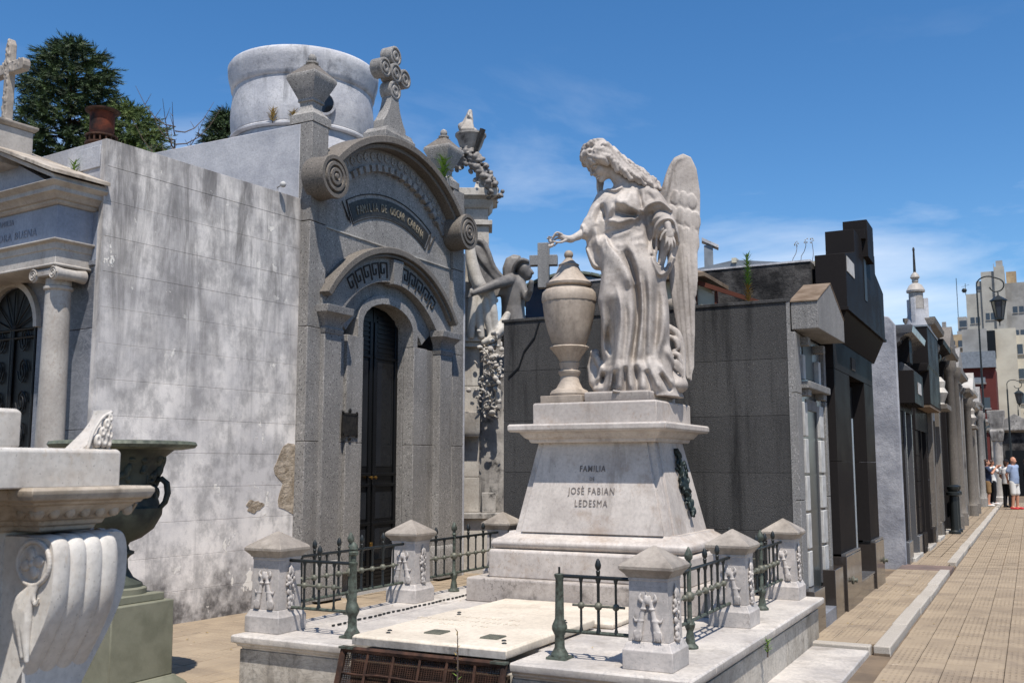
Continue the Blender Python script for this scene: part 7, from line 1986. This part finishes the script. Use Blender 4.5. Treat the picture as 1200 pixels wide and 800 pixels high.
def bare_tree(loc, H, label, seed):
    t = thing('bare_tree', label, 'tree', loc); rng = random.Random(seed)
    obj('trunk', MB().tube([(0, 0, -.3), (.1, 0, H * .6), (0, 0, H - .7)], [.2, .10, .03], 8), 'bark', t, local=True)
    mb = MB(); lf_ = MB()
    for k in range(13):
        z = H - 2.4 + 2.3 * k / 12; a = k * 2.4 + rng.random(); L = rng.uniform(1.0, 1.9)
        pts = [Vector((math.cos(a) * L * u, math.sin(a) * L * u, z + L * (1.05 * u ** 2.2 - .05 * u))) for u in (0, .25, .5, .75, 1)]
        mb.tube(pts, [.03, .026, .02, .014, .007], 5, False)
        for _ in range(2):
            p = pts[rng.choice((2, 3))]; mb.tube([p, p + Vector((rng.uniform(-.3, .3), rng.uniform(-.3, .3), rng.uniform(.2, .5)))], [.015, .006], 4, False)
        if k < 5: 
            for _ in range(5): needle_tuft(lf_, pts[2], Vector((rng.uniform(-1, 1), rng.uniform(-1, 1), rng.uniform(-.4, .4))), .45, 12, rng, .2)
    obj('branches', mb, 'twig', t, local=True); obj('crown', lf_, 'needle_dark', t, local=True, angle=0)
bare_tree((-30.8, 29.1, 0), 15.6, 'nearly bare small tree with upswept twigs, left of the white drum', 2)
araucaria((-43.6, 45.3, 0), 23.4, 18.0, 1.3, 'small dark tree top peeping out left of the white drum', 12, 7, .24)
def shrub(loc, r, label, seed, mat='needle_light'):
    t = thing('roof_shrub', label, 'shrub', loc); rng = random.Random(seed); mb = MB(); st = MB()
    for i in range(46):
        d = Vector((rng.gauss(0, 1), rng.gauss(0, 1), abs(rng.gauss(.6, .7)))).normalized(); p = d * r * rng.uniform(.3, .8)
        st.tube([(0, 0, 0), p], [.012, .006], 4, False); needle_tuft(mb, p, d, r * .4, 16, rng, r * .2)
    obj('stems', st, 'twig', t, local=True, kind='stuff'); obj('foliage', mb, mat, t, local=True, angle=0)
shrub((-9.6, 8.0, 4.47), .42, 'spiky green shrub on the roof right of the rusty vent', 4)
shrub((-10.2, 7.3, 4.3), .5, 'leafy green shrub on the roof left of the rusty vent', 6, 'leaf_green')
leafy_weed('wall_weed', 'bright green weed rooted on the pediment edge below the parapet', (-7.75, 6.12, 4.1), .20, ('leaf_green',), 15, 30, .02, .07)
leafy_weed('slab_weed', 'thin weed growing through the rusty grating', (-2.98, 5.08, .20), .36, ('leaf_dry', 'leaf_green'), 16, 16, .008, .03)
leafy_weed('kerb_weed', 'small green weed at the foot of the grave platform wall', (-1.615, 6.8, .27), .09, ('leaf_green',), 18, 18, .012, .04)

# ------------------------------------------------------------------ small things
wl_ = thing('wall_lamp', 'tiny white lamp bracket on top of the stained plaster wall, by the granite tomb', 'lamp', (-7.16, 8.25, 4.48))
obj('bracket', MB().tube([(0, 0, -.02), (0, 0, .05), (.06, .0, .07)], .012, 6), 'lead_paint', wl_, local=True); obj('head', MB().ball((.08, 0, .07), .035, 10, 7), 'panel_white', wl_, local=True)
for i, (dx, dy, sz) in enumerate(((.30, -.98, .16), (.55, -.86, .12))):
    leafy_weed('drum_weed', ('dry grass tuft at the foot of the white drum, nearer the finial', 'small dry grass tuft at the foot of the white drum, nearer the cross')[i], (-8.92 + dx, 10.78 + dy, 6.0), sz, ('leaf_dry',), 40 + i, 22, .02, .09)
rl = random.Random(77); lt = MB()
def scrap(x, y, z, r):
    a = rl.uniform(0, 6.28); w = r * rl.uniform(.3, .6); c_, s_ = math.cos(a), math.sin(a)
    lt.add([(x - r * c_, y - r * s_, z), (x + w * s_, y - w * c_, z + r * .4), (x + r * c_, y + r * s_, z + .002), (x - w * s_, y + w * c_, z + r * .3)], [(0, 1, 2, 3)])
for i in range(60): scrap(rl.uniform(-1.0, .3), rl.uniform(7, 24), .026, rl.uniform(.006, .016))
for i in range(30): scrap(rl.uniform(-1.7, -1.25), rl.uniform(9, 15), SW + .004, rl.uniform(.006, .016))
for i in range(40): scrap(rl.uniform(-7.1, -4.9), rl.uniform(5.5, 9), .028, rl.uniform(.006, .018))
for i in range(60): scrap(rl.uniform(-4.6, -1.75), rl.uniform(5.7, 7.3), PZ + .004, rl.uniform(.004, .012))
o = obj('leaf_litter', lt, 'leaf_dry', kind='stuff', angle=0); o['label'] = 'scattered dry leaf scraps on the paving and the marble'; o['category'] = 'litter'
